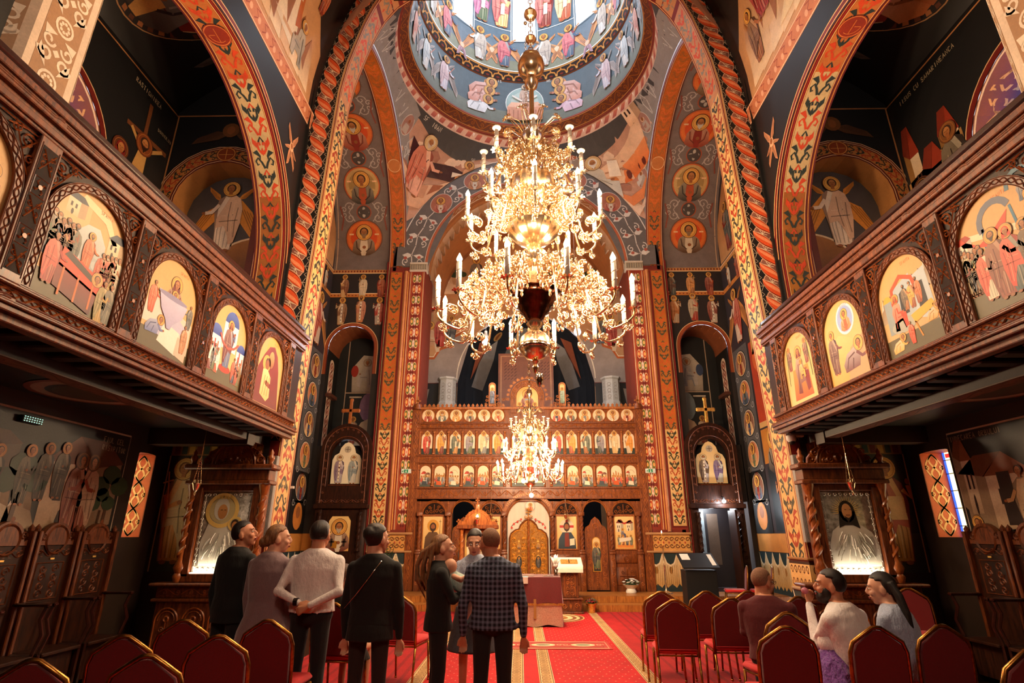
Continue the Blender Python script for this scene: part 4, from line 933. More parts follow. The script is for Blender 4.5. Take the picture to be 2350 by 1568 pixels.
 c.poly([(12.5, 10.0), (16.2, 10.0), (16.2, 11.2), (15, 12.8), (12.5, 13.6)], '#c8915c', 1, '#b8743c')
 rr = random.Random(4)
 for i in range(4): saint(c, 13.1 + i * .75, 10.1, 1.7, PAL[(i * 4) % 12], ('#e0c8a8', '#b5502a', '#a8632c', '#3a4a48')[i], L=3)
 for i in range(9): saint(c, 10.3 + i * .68, 9.0 - .0, .82, PAL[(i * 7) % 12], PAL[(i * 5 + 1) % 12], L=3)
 for i in range(5):
  x = 12.1 + i * .62; saint(c, x, 7.9, 1.0, PAL[(i * 3) % 12], PAL[(i * 5 + 4) % 12], L=3)
 angel(c, 15.55, 7.1, 1.75, '#e0c0a0', '#b5402a', L=3)
 c.rect(14.2, 6.5, 14.9, 8.0, '#b88a44', 3, '#c8a468'); saint(c, 14.5, 6.6, 1.2, '#8a4a24', '#c8a888', L=4)
 # column of grey roundels near the corner
 c.rect(15.2, 2.6, 16.28, 7.0, '#55504c', 3)
 for i in range(5):
  z = 6.5 - i * .88; k = c.sub(15.75, z, .38, lay=3); k.ell(0, 0, 1.05, 1.05, '#1a1412', 1, 20); k.ell(0, 0, .98, .98, '#c8b494', 2, 20); k.ell(0, 0, .9, .9, ('#8a5a44', '#c8784c')[i % 2], 3, 20)
  bust(k, 0, 0, 1.0, PAL[(i * 3) % 12], PAL[(i * 4 + 2) % 12], L=4)
  for q in (-1, 1): k.stroke(spiral(q * 1.1, -1.1, .3, 0, 1.2, q), .06, '#a8a098', 2)
 # red-robed standing saint, portrait below, panels
 c.rect(13.75, 4.6, 15.1, 6.9, '#2a1410' if s < 0 else '#a83a1c', 2); c.ell(14.4, 6.35, .55, .5, '#8a5a2c' if s < 0 else '#c8602c', 3)
 saint(c, 14.4, 4.65, 1.9, '#1c2a44', '#a82a1a', L=4, mir=s)
 c.rect(13.8, 4.45, 15.1, 4.6, '#c89a5c', 3); c.rect(13.8, 3.5, 15.1, 4.4, '#b8742c', 2); bust(c, 14.45, 3.85, .7, '#4a3020', '#2c2420', L=3, beard='#2a140a')
 c.rect(13.6, 1.8, 15.0, 3.4, '#141a1c', 2); saint(c, 14.3, 1.8, 1.55, '#c8843c', '#a8281a', L=3, pose=1, mir=s)
 for z, col_ in ((2.2, '#c87a34'), (3.0, '#a8402c')): c.rect(15.2, z - .45, 16.28, z + .4, '#181412', 4); c.ell(15.75, z, .32, .36, col_, 5); c.ell(15.75, z + .1, .14, .16, SKIN, 6)
 c.rect(9.7, 1.3, 16.33, 1.75, '#c8843c', 2); drapery(c, 12.5, 16.3, .3, 1.28, 2)
 struct('wall_transept_end_' + side, b, 'paint')
 # inner pier flanking the icon screen
 b = MB(); b.box(min(s * 3.22, s * 4.38), max(s * 3.22, s * 4.38), 16.0, 17.4, .3, 9.88, 0, '#7a2a18')
 b.box(min(s * 4.37, s * 4.5), max(s * 4.37, s * 4.5), 16.05, 16.35, .3, 10.1, 0, '#7a1c12')
 c = Cv(b, lambda u, v, h: (s * (3.22 + v), 16.0 - h, u), base=.001, step=.002)
 c.fill(1.85, 9.75, .02, 1.15, '#8a2c18', 30, 2)
 for q, w2, cc in ((.06, .02, '#e8c090'), (.1, .02, '#c8602c'), (.44, .02, '#c8602c'), (.48, .02, '#e8c090'), (.55, .03, '#d89a4c'), (.68, .015, '#e8c090')): c.stroke([(u, q) for u in lin(1.85, 9.7, 24)], w2, cc, 1)
 guill(c, 1.95, 9.65, .27, .3, 2)
 c.fill(1.9, 9.7, .72, 1.14, '#6a140c', 10, 2, 1); c.fill(1.95, 4.6, .76, 1.12, '#e4b878', 8, 2, 2); c.fill(4.6, 9.7, .76, 1.12, '#bc6a20', 8, 2, 2)
 arabesque(c, 2.0, 4.6, .94, .33, None, '#34341f', '#b8481c', .4, 3); arabesque(c, 4.6, 9.7, .94, .33, None, '#4a4a34', '#d05a20', .4, 3)
 # the capital under the arch and the foot
 for z0, z1, d, cc in ((9.72, 9.78, .05, '#cbb9a4'), (9.78, 9.98, .02, '#b8a890'), (9.98, 10.04, .06, '#cbb9a4')): b.box(min(s * 3.18, s * 3.75), max(s * 3.18, s * 3.75), 16.0 - d, 16.2, z0, z1, .01, cc)
 for i in range(7): b.box(min(s * (3.22 + i * .075), s * (3.25 + i * .075)), max(s * (3.22 + i * .075), s * (3.25 + i * .075)), 15.95, 16, 9.8, 9.96, .005, '#8a7c6c')
 b.box(min(s * 3.18, s * 4.42), max(s * 3.18, s * 4.42), 15.94, 16.1, 1.72, 1.78, .01, '#b88858'); b.box(min(s * 3.18, s * 4.42), max(s * 3.18, s * 4.42), 15.94, 16.1, 1.26, 1.31, .01, '#b88858')
 c.rect(1.31, .0, 1.72, 1.16, '#d8984c', 4, '#e0a860')
 k = Cv(b, lambda u, v, h: (s * (3.22 + u), 15.99 - h, v), base=.012)
 for i in range(8):
  for q in (-1, 1): k.stroke(spiral(.08 + i * .145, 1.52 + q * .08, .065, 0, 1.1, q, r1=.2), .018, '#5a2c14', 1)
  k.ell(.08 + i * .145 + .07, 1.52, .02, .03, '#b5402a', 2, 6)
 k = Cv(b, lambda u, v, h: (s * (3.22 + u), 16.0 - h, v), base=.012); drapery(k, 0, 1.16, .3, 1.25, 1)
 # engaged colonnette between the two painted bands
 b.lathe([(.05, 1.8), (.045, 1.9), (.045, 9.6), (.06, 9.72)], 10, (s * 3.85, 15.98, 0), col='#c07a48')
 struct('wall_inner_pier', b, 'paint')
 g_ = thing('exit_sign', 'green and white exit sign on the painted pier ' + ('above the green plant' if s < 0 else 'above the tall candle stand'), 'sign', (s * 3.45, 15.93, 3.42), group='exit signs on the inner piers')
 m_ = MB(); m_.box(-.14, .14, -.015, .015, -.06, .06, .006); m_.build('sign_box', pm('sign_white' + side, '#dfe8e0', .4), g_)
 m_ = MB(); c = Cv(m_, lambda u, v, h: (u, -.017 - h, v)); c.rect(-.06, -.045, .06, .045, '#1d8a5c', 1); c.poly([(-.02, -.03), (.02, -.03), (.0, .03)], '#e8f4ec', 2); c.ell(.0, .03, .01, .01, '#e8f4ec', 2, 8); c.poly([(-.12, -.01), (-.08, -.03), (-.08, .03)], '#1d8a5c', 1); m_.build('running_figure', 'icon', g_)
 m_ = MB(); m_.tube([(.14, 0, .03), (.25, .03, .035), (.4, .05, .03)], .006, 5); m_.build('cable', 'black', g_)
# ---- far arch: wall above the icon screen
b = MB()
c = Cv(b, lambda u, v, h: (FAR.at(u, -v)[0], 16.0 - h, FAR.at(u, -v)[1]), step=.0025)
u0, u1 = 9.6, FAR.L - 9.6
c.fill(u0, u1, 0, 1.1, '#6c6460', 60, 4)
c.stroke([(u, .04) for u in lin(u0, u1, 60)], .07, '#b8603c', 1); c.stroke([(u, .09) for u in lin(u0, u1, 60)], .015, '#f0dcc4', 2)
c.stroke([(u, .98) for u in lin(u0 + 1.0, u1 - 1.0, 60)], .03, '#f0e4d4', 2)
W2 = '#dcd2c8'
for side_ in (-1, 1):
 for i in range(9):
  u = u0 + .35 + i * .62 if side_ < 0 else u1 - .35 - i * .62
  if i in (3, 5, 7):
   k = c.sub(u, .52, .34, lay=2, rot=0); k = k.sub(0, 0, 1, rot=(pi - pi * (u - u0) / (u1 - u0)) - pi / 2 if False else 0)
   k.ell(0, 0, 1.03, 1.03, '#d8ccc0', 1, 24); k.ell(0, 0, .97, .97, '#b06a50', 2, 24)
   # upright figure: turn the local frame to the vertical
   th = pi * (u - u0 - .2) / (u1 - u0 - .4) - pi / 2
   kk = c.sub(u, .52, .34, lay=5, rot=0); kk = Cv(b, (lambda kk, th: lambda a, d, h: kk.f(a * cos(th) - d * sin(th), a * sin(th) + d * cos(th), h))(Cv(b, kk.f), -pi * (u - 9.75) / (FAR.L - 19.5) + 0), step=.0025, base=.012) if False else kk
   a_ = (u - 9.6) / (FAR.L - 19.2) * pi
   px, pz = 3.72 * cos(a_), 9.85 + 3.72 * sin(a_)
   kk = Cv(b, (lambda px, pz: lambda a, d, h: (px + a, 16.0 - h, pz + d))(px, pz), base=.015, step=.002)
   bust(kk, 0, -.02, .36, '#d8c8b4', ('#a83a2a', '#8a5a44', '#b8703c')[i % 3], L=1)
  else:
   c.stroke([(u - .3, .5), (u, .56), (u + .3, .5)], .03, W2, 2)
   for q in (-1, 1):
    c.poly([(u, .5), (u + .12, .5 + q * .2), (u + .02, .5 + q * .36), (u - .06, .5 + q * .2)], W2, 2); c.stroke(spiral(u + .2, .5 + q * .22, .12, 0, 1.2, q), .03, W2, 2)
   c.ell(u + .05, .3, .05, .06, '#b05a48', 3, 8); c.ell(u + .1, .74, .05, .06, '#b05a48', 3, 8)
# wall outside the ring, up to the corners
for s in (-1, 1):
 b.add([(s * 3.2, 16.02, 9.85), (s * 4.0, 16.02, 9.85), (s * 4.0, 16.02, 12.5), (s * 2.2, 16.02, 12.5)], [(0, 1, 2, 3)], '#6c6460')
c = Cv(b, lambda u, v, h: (FAR.at(u, h)[0], 16.0 + v, FAR.at(u, h)[1]))
c.fill(u0, u1, 0, 3.5, '#a8683c', 60, 4)
c.stroke([(u, .3) for u in lin(u0, u1, 60)], .04, '#f0d8b8', 1)
scroll(c, u0 + .3, u1 - .3, .16, .26, '#d8c4ac', .4)
c.fill(u0, u1, .5, 3.2, '#c07c48', 60, 2, 1)
for i in range(16): rocks(c, u0 + .3 + i * .6, u0 + .9 + i * .6, .7, 1.2, '#d09a68', 2, 2, rnd)
struct('wall_far_arch', b, 'paint')
# ---- pendentives up to the dome ring
RZ, RR = 14.45, 3.68
def base_pt(th):
 """where the pendentive's lower edge lies, straight below direction th"""
 dx, dy = cos(th), sin(th)
 t = min(3.95 / max(1e-6, abs(dx)), 3.7 / max(1e-6, abs(dy)))
 x, y = dx * t, dy * t
 if abs(abs(x) - 3.95) < 1e-3: z = 10.05 + sqrt(max(.01, 3.92 ** 2 - y * y))
 else: z = 9.85 + sqrt(max(.01, 4.17 ** 2 - x * x))
 return x, y, min(z, 14.2)
TH = np.linspace(0, 2 * pi, 361); BP = np.array([base_pt(t) for t in TH])
def pend(u, v, h):
 """u: metres along the ring from the east end (negative = towards -X), v: metres down from the ring"""
 th = np.mod(pi / 2 - np.asarray(u) / RR, 2 * pi)
 bx, by, bz = (np.interp(th, TH, BP[:, i]) for i in range(3))
 rx, ry = RR * np.cos(th), RR * np.sin(th)
 L2 = np.sqrt((bx - rx) ** 2 + (by - ry) ** 2 + (bz - RZ) ** 2); t = np.clip(np.asarray(v) / L2, 0, 1)
 bu = .32 * np.sin(np.pi * t) * np.minimum(1, (L2 / 3.0) ** 2)
 x = rx + (bx - rx) * t; y = ry + (by - ry) * t
 x = x + np.cos(th) * (bu - h * .7); y = y + np.sin(th) * (bu - h * .7)
 return x, CY + y, RZ + (bz - RZ) * t - h * .5
def plen(u):
 th = (pi / 2 - u / RR) % (2 * pi); x, y, z = base_pt(th); return sqrt((x - RR * cos(th)) ** 2 + (y - RR * sin(th)) ** 2 + (z - RZ) ** 2)
b = MB(); n = 144
rows = 9
for i in range(n):
 ua, ub = -pi * RR + 2 * pi * RR * i / n, -pi * RR + 2 * pi * RR * (i + 1) / n
 la, lb = plen(ua), plen(ub); pts = []
 for j in range(rows): pts += [(ua, la * j / (rows - 1)), (ub, lb * j / (rows - 1))]
 a = np.array(pts); x, y, z = pend(a[:, 0], a[:, 1], np.zeros(len(a)))
 b.addn(np.stack([x, y, z], 1), [(2 * j, 2 * j + 1, 2 * j + 3, 2 * j + 2) for j in range(rows - 1)], [H('#c4937a')] * len(a))
c = Cv(b, pend, base=.012, step=.005, cell=.3)
for i in range(96):
 ua, ub = -pi * RR + 2 * pi * RR * i / 96, -pi * RR + 2 * pi * RR * (i + 1) / 96; da, db = [min(plen(q), .28 + .5 * max(0, 1 - abs(abs(q) - 2.2) / 1.6)) for q in (ua, ub)]; c.poly([(ua, 0), (ub, 0), (ub, db), (ua, da)], '#45403e', 1)
for i in range(60):
 u = rnd.choice((-1, 1)) * rnd.uniform(1.2, 4.4); l = plen(u); v = rnd.uniform(.9, max(1, l)); w2 = rnd.uniform(.12, .3); c.poly([(u - w2, v), (u - w2 * .5, v - .2), (u + w2 * .3, v - .26), (u + w2, v - .08), (u + w2 * .7, v + .1)], rnd.choice(('#dcae92', '#a8705a', '#e8c4a8', '#b88068')), 1)
# grey foliage border with small roundels along the side arches
for s in (-1, 1):
 for i in range(13):
  u = s * (3.3 + i * .42); l = plen(u)
  if l < .5: continue
  d = 1.25 if i > 1 else .6
  c.poly([(u - .22, max(0, plen(u - .22) - d)), (u + .22, max(0, plen(u + .22) - d)), (u + .22, plen(u + .22)), (u - .22, plen(u - .22))], '#948a84', 1)
  if l > .9 and i % 2 == 0:
   k = c.sub(u, l - .5, .3, lay=2); k.ell(0, 0, .7, 1.2, '#d0c4b8', 1, 18); k.ell(0, 0, .64, 1.12, '#a87868', 2, 18); k.ell(0, -.4, .26, .3, '#d8b090', 3); k.poly([(-.4, .9), (-.3, -.1), (.3, -.1), (.4, .9)], '#b8a494', 3); k.ell(0, -.42, .14, .2, SKIN, 4)
  elif l > .6:
   for q in (-1, 1): c.stroke(spiral(u + q * .07, l - .4, .09, 0, 1.2, q), .03, '#c4bcb4', 2); c.stroke([(u, l - .1), (u + q * .1, l - .6), (u, l - .9)], .03, '#c4bcb4', 2)
def flip(k): return Cv(k.mb, lambda u, v, h, f=k.f: f(u, -v, h), k.step, k.base, 0, .3)
# left: an old man dictating to a seated scribe among cliffs; right: an evangelist at his desk before a city wall
k = flip(c.sub(-2.55, 2.75, 1, lay=3))
k.poly([(-1.5, .1), (-1.3, 1.0), (-.5, .9), (.3, 1.0), (1.3, 1.35), (2.0, 1.7), (2.1, 1.3), (.9, .8), (.2, .1), (-.6, -.1)], '#dba27c', 1, '#f0c8a4')
k.poly([(-1.0, 1.25), (.7, 1.15), (.9, 1.5), (.3, 1.75), (-.4, 1.7), (-1.2, 2.0)], '#3c1214', 2)
for i in range(8): k.poly([(-.9 + i * .35, .3 + .12 * i), (-.8 + i * .35, .75 + .1 * i), (-.55 + i * .35, .8 + .1 * i), (-.6 + i * .35, .3 + .12 * i)], mixc('#e8b490', '#a8603c', (i % 3) / 2), 2)
saint(k, -.62, .35, 2.05, '#e8a488', '#d0684c', L=4, pose=2, beard='#c8b4a0', hair='#d8c8b4', halo='#d8b884')
seat_fig(k, .75, .95, 1.15, '#e0985c', '#d88444', L=4, mir=-1, halo='#d8a868'); k.rect(.3, 1.35, .6, 1.55, '#f0dcc4', 9)
text(k, -.85, 2.55, .13, 'SF. IOAN', '#e8dcc8', 5); text(k, 1.15, 2.08, .1, 'SF. PROHOR', '#e8dcc8', 5)
k = flip(c.sub(2.5, 2.75, 1, lay=3))
k.poly([(-2.0, 1.0), (1.2, .9), (1.6, 2.6), (.9, 2.1), (-.2, 1.6), (-2.0, 1.7)], '#e8bc98', 1)
for i in range(9): k.rect(-1.8 + i * .34, 1.22 + .03 * i, -1.62 + i * .34, 1.28 + .03 * i, '#b8805c', 2)
k.poly([(-1.1, .55), (.2, .5), (.2, 1.2), (-1.1, 1.15)], '#d88448', 2); k.poly([(-.2, -.1), (1.3, .2), (1.25, .55), (-.25, .3)], '#e0824a', 3); k.poly([(.3, .9), (1.3, 1.0), (1.4, 1.75), (.35, 1.5)], '#dc6c30', 3, '#ee9458')
for q in (.5, .8, 1.05): k.ell(q, 1.15, .07, .16, '#6a2410', 4, 8)
house(k, 1.15, 2.3, .6, .8, '#e8b890', '#d88a58', 3); house(k, -1.3, 1.75, .55, .55, '#b8a090', '#c86a3c', 3)
seat_fig(k, -.35, .3, 1.85, '#c8c0b4', '#b0a898', L=6, beard='#d8d0c4', hair='#e0d8cc', halo='#d8b884'); k.poly([(.0, 1.25), (.3, 1.2), (.32, 1.75), (.05, 1.8)], '#f0dcc4', 12)
text(k, -1.35, 2.12, .13, 'SF. EV. MATEI', '#e8dcc8', 5)
struct('ceiling_pendentives', b, 'paint')
# ---- drum and dome
def ringmap(r0, z0, r1, z1):
 """u metres along (mean radius) from the east point towards +X, v metres up the band; h inward"""
 L2 = hypot(r1 - r0, z1 - z0); nr, nz = (z1 - z0) / L2, -(r1 - r0) / L2; rm = (r0 + r1) / 2
 def f(u, v, h):
  th = pi / 2 - np.asarray(u) / rm; t = np.asarray(v) / L2; r = r0 + (r1 - r0) * t - h * nr
  return r * np.cos(th), CY + r * np.sin(th), z0 + (z1 - z0) * t - h * nz
 return f, L2, 2 * pi * rm
b = MB()
def band(r0, z0, r1, z1, col, nv=2, n=96, col2=None):
 f, l, C_ = ringmap(r0, z0, r1, z1); c = Cv(b, f); c.fill(-C_ / 2, C_ / 2, 0, l, col, n, nv, 0, col2); return c, l, C_
c, l, C_ = band(3.68, 14.45, 3.62, 14.78, '#d8a078')
n = 64
for i in range(n):
 u = -C_ / 2 + C_ * i / n; c.poly([(u, .06), (u + C_ / n * .5, .06), (u + C_ / n * .8, l - .06), (u + C_ / n * .3, l - .06)], '#9a3410', 1, '#c4581c'); c.poly([(u + C_ / n * .8, l - .06), (u + C_ / n * .98, l - .06), (u + C_ / n * .9, l - .2)], '#f4dcc0', 1)
band(3.62, 14.78, 3.56, 14.80, '#7a2410'); band(3.56, 14.80, 3.6, 14.86, '#b8501c')
c, l, C_ = band(3.6, 14.86, 3.33, 15.12, '#6a3010')
c.stroke([(u, .03) for u in lin(-C_ / 2, C_ / 2, 97)], .02, '#e0a060', 1); c.stroke([(u, l - .03) for u in lin(-C_ / 2, C_ / 2, 97)], .02, '#e0a060', 1)
scroll(c, -C_ / 2, C_ / 2, l / 2, l * .8, 'G#b8702c', .34, .022)
band(3.33, 15.12, 3.36, 15.2, '#a83c18')
c, l, C_ = band(3.36, 15.2, 3.24, 16.9, '#4c5a62', 4, col2='#46545c'); c.step = .005; c.cell = .35
c.fill(-C_ / 2, C_ / 2, 0, .5, '#6c7062', 96, 2, 1)
k = c.sub(0, .12, 1, lay=1)                                  # altar with a standing figure in a pale mandorla
k.ell(0, .72, .68, .68, '#dfe4e0', 1, 28); k.ell(0, .72, .65, .65, '#9cb4b0', 2, 28); k.ell(0, .72, .5, .5, '#b8c8c0', 3, 24)
saint(k, 0, .45, 1.05, '#e8dcd0', '#c8a490', L=4, pose=1, beard='#4a2a1a', halo='#e0d0b0'); k.stroke([(-.1, .8), (-.45, 1.0)], .06, '#e8dcd0', 12); k.stroke([(.1, .8), (.45, 1.0)], .06, '#e8dcd0', 12)
k.poly([(-.62, 0), (.62, 0), (.62, .52), (-.62, .52)], '#c88460', 14, '#d89470'); k.poly([(-.62, .52), (.62, .52), (.48, .72), (-.48, .72)], '#e8b494', 14); k.rect(-.14, .55, .14, .68, '#8a4a2c', 15)
for q in lin(-.55, .55, 8): k.stroke([(q, .02), (q, .4)], .03, '#a8603c', 15)
text(k, -.9, 1.5, .1, 'IS', '#e8e0d0', 5); text(k, .9, 1.5, .1, 'HS', '#e8e0d0', 5)
for s in (-1, 1):
 for x, y, sz, cc in ((1.55, .72, .95, '#c87a5c'), (1.6, .42, .9, '#d08870'), (1.62, .08, .85, '#dfe0e4' if s < 0 else '#d8b0c4')):
  wing(k, s * x, y + .5, radians(120 if s > 0 else 60), .7, '#d08a4c', 2, -s); wing(k, s * x, y + .5, radians(-30 if s > 0 else 210), .6, '#c8603c', 2, s)
  kneel(k, s * x, y, sz, cc, 4, -s)
 for i, (x, cc, cl) in enumerate(((3.1, '#d8d0dc', '#c8a8b0'), (4.1, '#e0dcd8', '#b8c0c4'), (5.1, '#dcb09c', '#c8684c'), (6.1, '#d0d4dc', '#a8b0b8'), (7.3, '#d8c8b8', '#b88c78'), (8.5, '#d8d0dc', '#8c98a4'), (9.7, '#dcb09c', '#c8a8b0'))):
  angel(k, s * x, .12, 1.35, cc, cl, L=3, mir=-s, wc='#b8a8a0' if i % 2 else '#a89890', pose=2); k.stroke([(s * (x - .15), .85), (s * (x - .35), 1.2)], .03, '#b86a4c', 14)
band(3.24, 16.9, 3.2, 16.92, '#8a4a1c')
c, l, C_ = band(3.2, 16.92, 3.04, 17.2, '#2a1812')
c.stroke([(u, l - .03) for u in lin(-C_ / 2, C_ / 2, 97)], .04, '#d89a4c', 1)
n = 52
for i in range(n):
 u = -C_ / 2 + C_ * i / n; p = C_ / n
 c.stroke([(u, .04), (u + p * .15, .16), (u + p * .5, .2), (u + p * .85, .16), (u + p, .04)], .045, '#d8923c', 1); c.stroke([(u + p * .5, .2), (u + p * .5, .26)], .05, '#d8923c', 1)
 c.ell(u + p * .5, .07, p * .18, .03, '#8a2c14', 2, 8); c.ell(u, .06, p * .12, .04, '#e8b060', 2, 8)
band(3.04, 17.2, 3.06, 17.24, '#c88a4c')
# drum wall: cut by eight windows
RD = 3.04; ZS, ZT = 18.65, 22.0
f, l, C_ = ringmap(RD, 17.24, RD, 23.4); c = Cv(b, f, step=.005, cell=.35)
hw = .42 * 1.0
c.fill(-C_ / 2, C_ / 2, 0, ZS - 17.24, '#6a7078', 97, 3, 0, '#5c6a74')
for i in range(8):
 u0 = -C_ / 2 + C_ * i / 8; uc = u0 + C_ / 8
 c.fill(u0 + hw, u0 + C_ / 8 - hw, ZS - 17.24, ZT - 17.24, '#56646e', 8, 4); c.fill(u0 - hw, u0 + hw, ZT - 17.24, l, '#56646e', 6, 2); c.fill(u0 + hw, u0 + C_ / 8 - hw, ZT - 17.24, l, '#56646e', 8, 2)
 # white splayed reveals
 for q in (-1, 1):
  a = [(u0 + q * hw, 0), (u0 + q * hw * .82, .35)]
  pts = [f(np.array([u]), np.array([z - 17.24]), np.array([-d])) for u, d in ((a[0][0], 0), (a[1][0], a[1][1])) for z in (ZS, ZT)]
  b.add([tuple(float(np.ravel(v)[0]) for v in p) for p in pts], [(0, 1, 3, 2)], '#dcd8d4')
  c.stroke([(u0 + q * (hw + .06), ZS - 17.3), (u0 + q * (hw + .06), ZT - 17.24)], .03, '#e8e4e0', 2)
 pts = [f(np.array([u]), np.array([ZS - 17.24]), np.array([-d])) for u, d in ((u0 - hw, 0), (u0 + hw, 0), (u0 + hw * .82, .35), (u0 - hw * .82, .35))]
 b.add([tuple(float(np.ravel(v)[0]) for v in p) for p in pts], [(0, 1, 2, 3)], '#dcd8d4')
 c.stroke([(u0 - hw - .06, ZS - 17.3), (u0 + hw + .06, ZS - 17.3)], .03, '#e8e4e0', 2)
 # between the windows: an upper rank of prophets over a cream line
 c.stroke([(u, 1.75 + .12 * cos((u - uc + C_ / 16) / (C_ / 16) * pi / 2)) for u in lin(u0 + hw + .06, u0 + C_ / 8 - hw - .06, 10)], .03, '#e0dcd4', 3)
 for j, q in enumerate((-.42, .35)): saint(c, u0 + C_ / 16 + q, 1.9, 2.1, PAL[(i * 3 + j) % 12], ('#b85a54', '#d8b080', '#8c98a8', '#b86a88')[(i + j) % 4], L=4, item='scroll')
c.fill(-C_ / 2, C_ / 2, 0, .45, '#7c7a62', 97, 2, 1)
for i in range(8):
 u0 = -C_ / 2 + C_ * i / 8
 for q, (rb, clk) in zip((-.72, .72), (('#39506c', '#b84858'), ('#c8c0b8', '#a8988c'))): angel(c, u0 + q * 1.0, .1, 1.5, rb, clk, L=4, mir=1 if q < 0 else -1, wc='#d08a50')
 k = c.sub(u0, .3, .45, lay=3)
 for a_ in (60, 120, 240, 300): wing(k, 0, 0, radians(a_), 1.3, '#b88a94', 1, 1 if a_ in (60, 300) else -1)
 k.ell(0, 0, .2, .25, '#d8b090', 3); k = c.sub(u0 + C_ / 16, .75, .5, lay=3)
 for a_ in (60, 120, 240, 300): wing(k, 0, 0, radians(a_), 1.2, ('#6c9498', '#b86a54')[a_ > 180], 1, 1 if a_ in (60, 300) else -1)
 k.ell(0, 0, .2, .25, '#d8b090', 3)
b.lathe([(3.04 * cos(a_), 23.4 + 3.04 * sin(a_)) for a_ in lin(0, pi / 2 - .01, 8)], 48, (0, CY, 0), col='#3c4c58')
struct('ceiling_dome', b, 'paint')
for k in range(8):
 a_ = pi / 2 + k * pi / 4; m_ = MB(); rw = 3.04 + .36; ww = .36
 for i in range(1):
  m_.add([(rw * cos(a_) - q * ww * sin(a_), CY + rw * sin(a_) + q * ww * cos(a_), z) for q, z in ((-1, 18.6), (1, 18.6), (1, 22.1), (-1, 22.1))], [(0, 1, 2, 3)])
 o = m_.build('window_%d' % (5 + k), 'daylight'); o['kind'] = 'structure'
# beam across the mouth of the near arch
b = MB(); b.box(-3.3, 3.3, 9.25, 9.45, 13.42, 13.6, .01); struct('trim_2', b, 'wood_dark')
# ---- sanctuary behind the icon screen
b = MB()
f = lambda x, z: (x, 19.5, z)
wall_arch(b, f, -4.3, 4.3, .3, 13.2, 0, 2.5, 7.1, sill=.3, col='#c89060', n=24)
c = Cv(b, lambda u, v, h: (u, 19.5 - h, v), base=.002, step=.003)
c.stroke(arcp(0, 7.1, 2.53, 0, 180, 40), .04, '#f0dcc0', 8)
for s in (-1, 1):
 # grey plaster below a scalloped frame, painted scenes above
 c.poly([(s * 2.5, 6.95), (s * 4.3, 6.95), (s * 4.3, 7.9), (s * 3.4, 7.9), (s * 3.2, 8.25), (s * 2.9, 8.35), (s * 2.75, 8.7), (s * 2.3, 8.9), (s * 2.1, 8.5)], '#a08c80', 1)
 c.stroke([(s * 4.3, 7.9), (s * 3.4, 7.9), (s * 3.2, 8.25), (s * 2.9, 8.35), (s * 2.75, 8.7), (s * 2.3, 8.95)], .1, '#b8581c', 2); c.stroke([(s * 4.3, 7.95), (s * 3.42, 7.95), (s * 3.24, 8.3), (s * 2.94, 8.4), (s * 2.8, 8.75), (s * 2.3, 9.02)], .03, '#f4dcb8', 3)
 c.rect(min(s * 2.5, s * 4.3), 6.8, max(s * 2.5, s * 4.3), 6.95, '#6a1c10', 3)
 k = c.sub(s * 3.3, 8.1, 1, lay=3, mir=-s)
 house(k, -.9, .8, .7, 1.1, '#dca878', '#b8502a', 1); seat_fig(k, -.3, 0, 1.3, '#d8b894', '#c88a5c', L=3); saint(k, .1, .2, 1.35, '#c0281c', '#a81c14', L=3); saint(k, .5, .3, 1.2, '#5c6874', '#38424c', L=3)
 c.rect(min(s * .2, s * 4), 10.35, max(s * .2, s * 4), 10.45, '#c8885c', 4)
 rocks(c, *sorted((s * .8, s * 3.2)), 10.5, 1.3, '#e0a878', 5, 2, random.Random(8)); saint(c, s * 1.9, 10.6, 1.5, '#7a4a3a', '#5a4a44', L=5); tree(c, s * 1.2, 10.8, .9, 5); tree(c, s * 2.6, 10.7, 1.0, 5)
c.poly([(-.35, 10.6), (.35, 10.6), (.35, 11.4), (0, 11.7), (-.35, 11.4)], '#c8dcf4', 5)
struct('wall_sanctuary', b, 'paint')
b = MB(); c = Cv(b, lambda u, v, h: (2.5 * np.sin(u) * np.cos(v) * (1 - h), 19.5 + 2.2 * np.cos(u) * np.cos(v) * (1 - h), 7.1 + 2.5 * np.sin(v) * (1 - h)), step=.003)
c.fill(-pi / 2, pi / 2, -.05, pi / 2, '#2c3038', 24, 10)
c.ell(0, .55, .42, .62, '#8c8c88', 1, 28); c.ell(0, .55, .4, .6, '#4c5054', 2, 28)
c.poly([(-.34, -.1), (-.4, .3), (-.2, .62), (.2, .62), (.4, .3), (.34, -.1)], '#6a1420', 3); c.poly([(-.14, -.1), (-.12, .5), (.12, .5), (.14, -.1)], '#2c3448', 4); c.ell(0, .78, .1, .13, '#7a4a2c', 5); c.ell(0, .45, .09, .11, '#b8743c', 6)
for s in (-1, 1):
 c.poly([(s * .75, -.02), (s * .62, .5), (s * .72, .85), (s * .95, .6), (s * 1.0, 0)], '#8c8480', 2, '#b8b0a8'); c.poly([(s * 1.05, .1), (s * 1.2, .7), (s * .98, .85), (s * .9, .4)], '#a85a3c', 3); c.poly([(s * .8, .05), (s * .95, .05), (s * .9, .35), (s * .76, .35)], '#e0c8a8', 4); c.ell(s * .8, .92, .1, .1, '#c89a5c', 4); c.ell(s * .8, .92, .05, .07, SKIN, 5)
b.grid(lambda a, z: (2.5 * sin(a), 19.5 + 2.2 * cos(a), z), lin(-pi / 2, pi / 2, 16), (.3, 7.12), '#2c3038')
struct('ceiling_apse', b, 'paint')
b = MB(); b.box(-2.6, 2.6, 21.7, 21.8, .3, 7.2, 0, '#171314'); b.box(-4.3, -4.2, 16, 22, .3, 13.3, 0, '#4a3028'); b.box(4.2, 4.3, 16, 22, .3, 13.3, 0, '#4a3028')
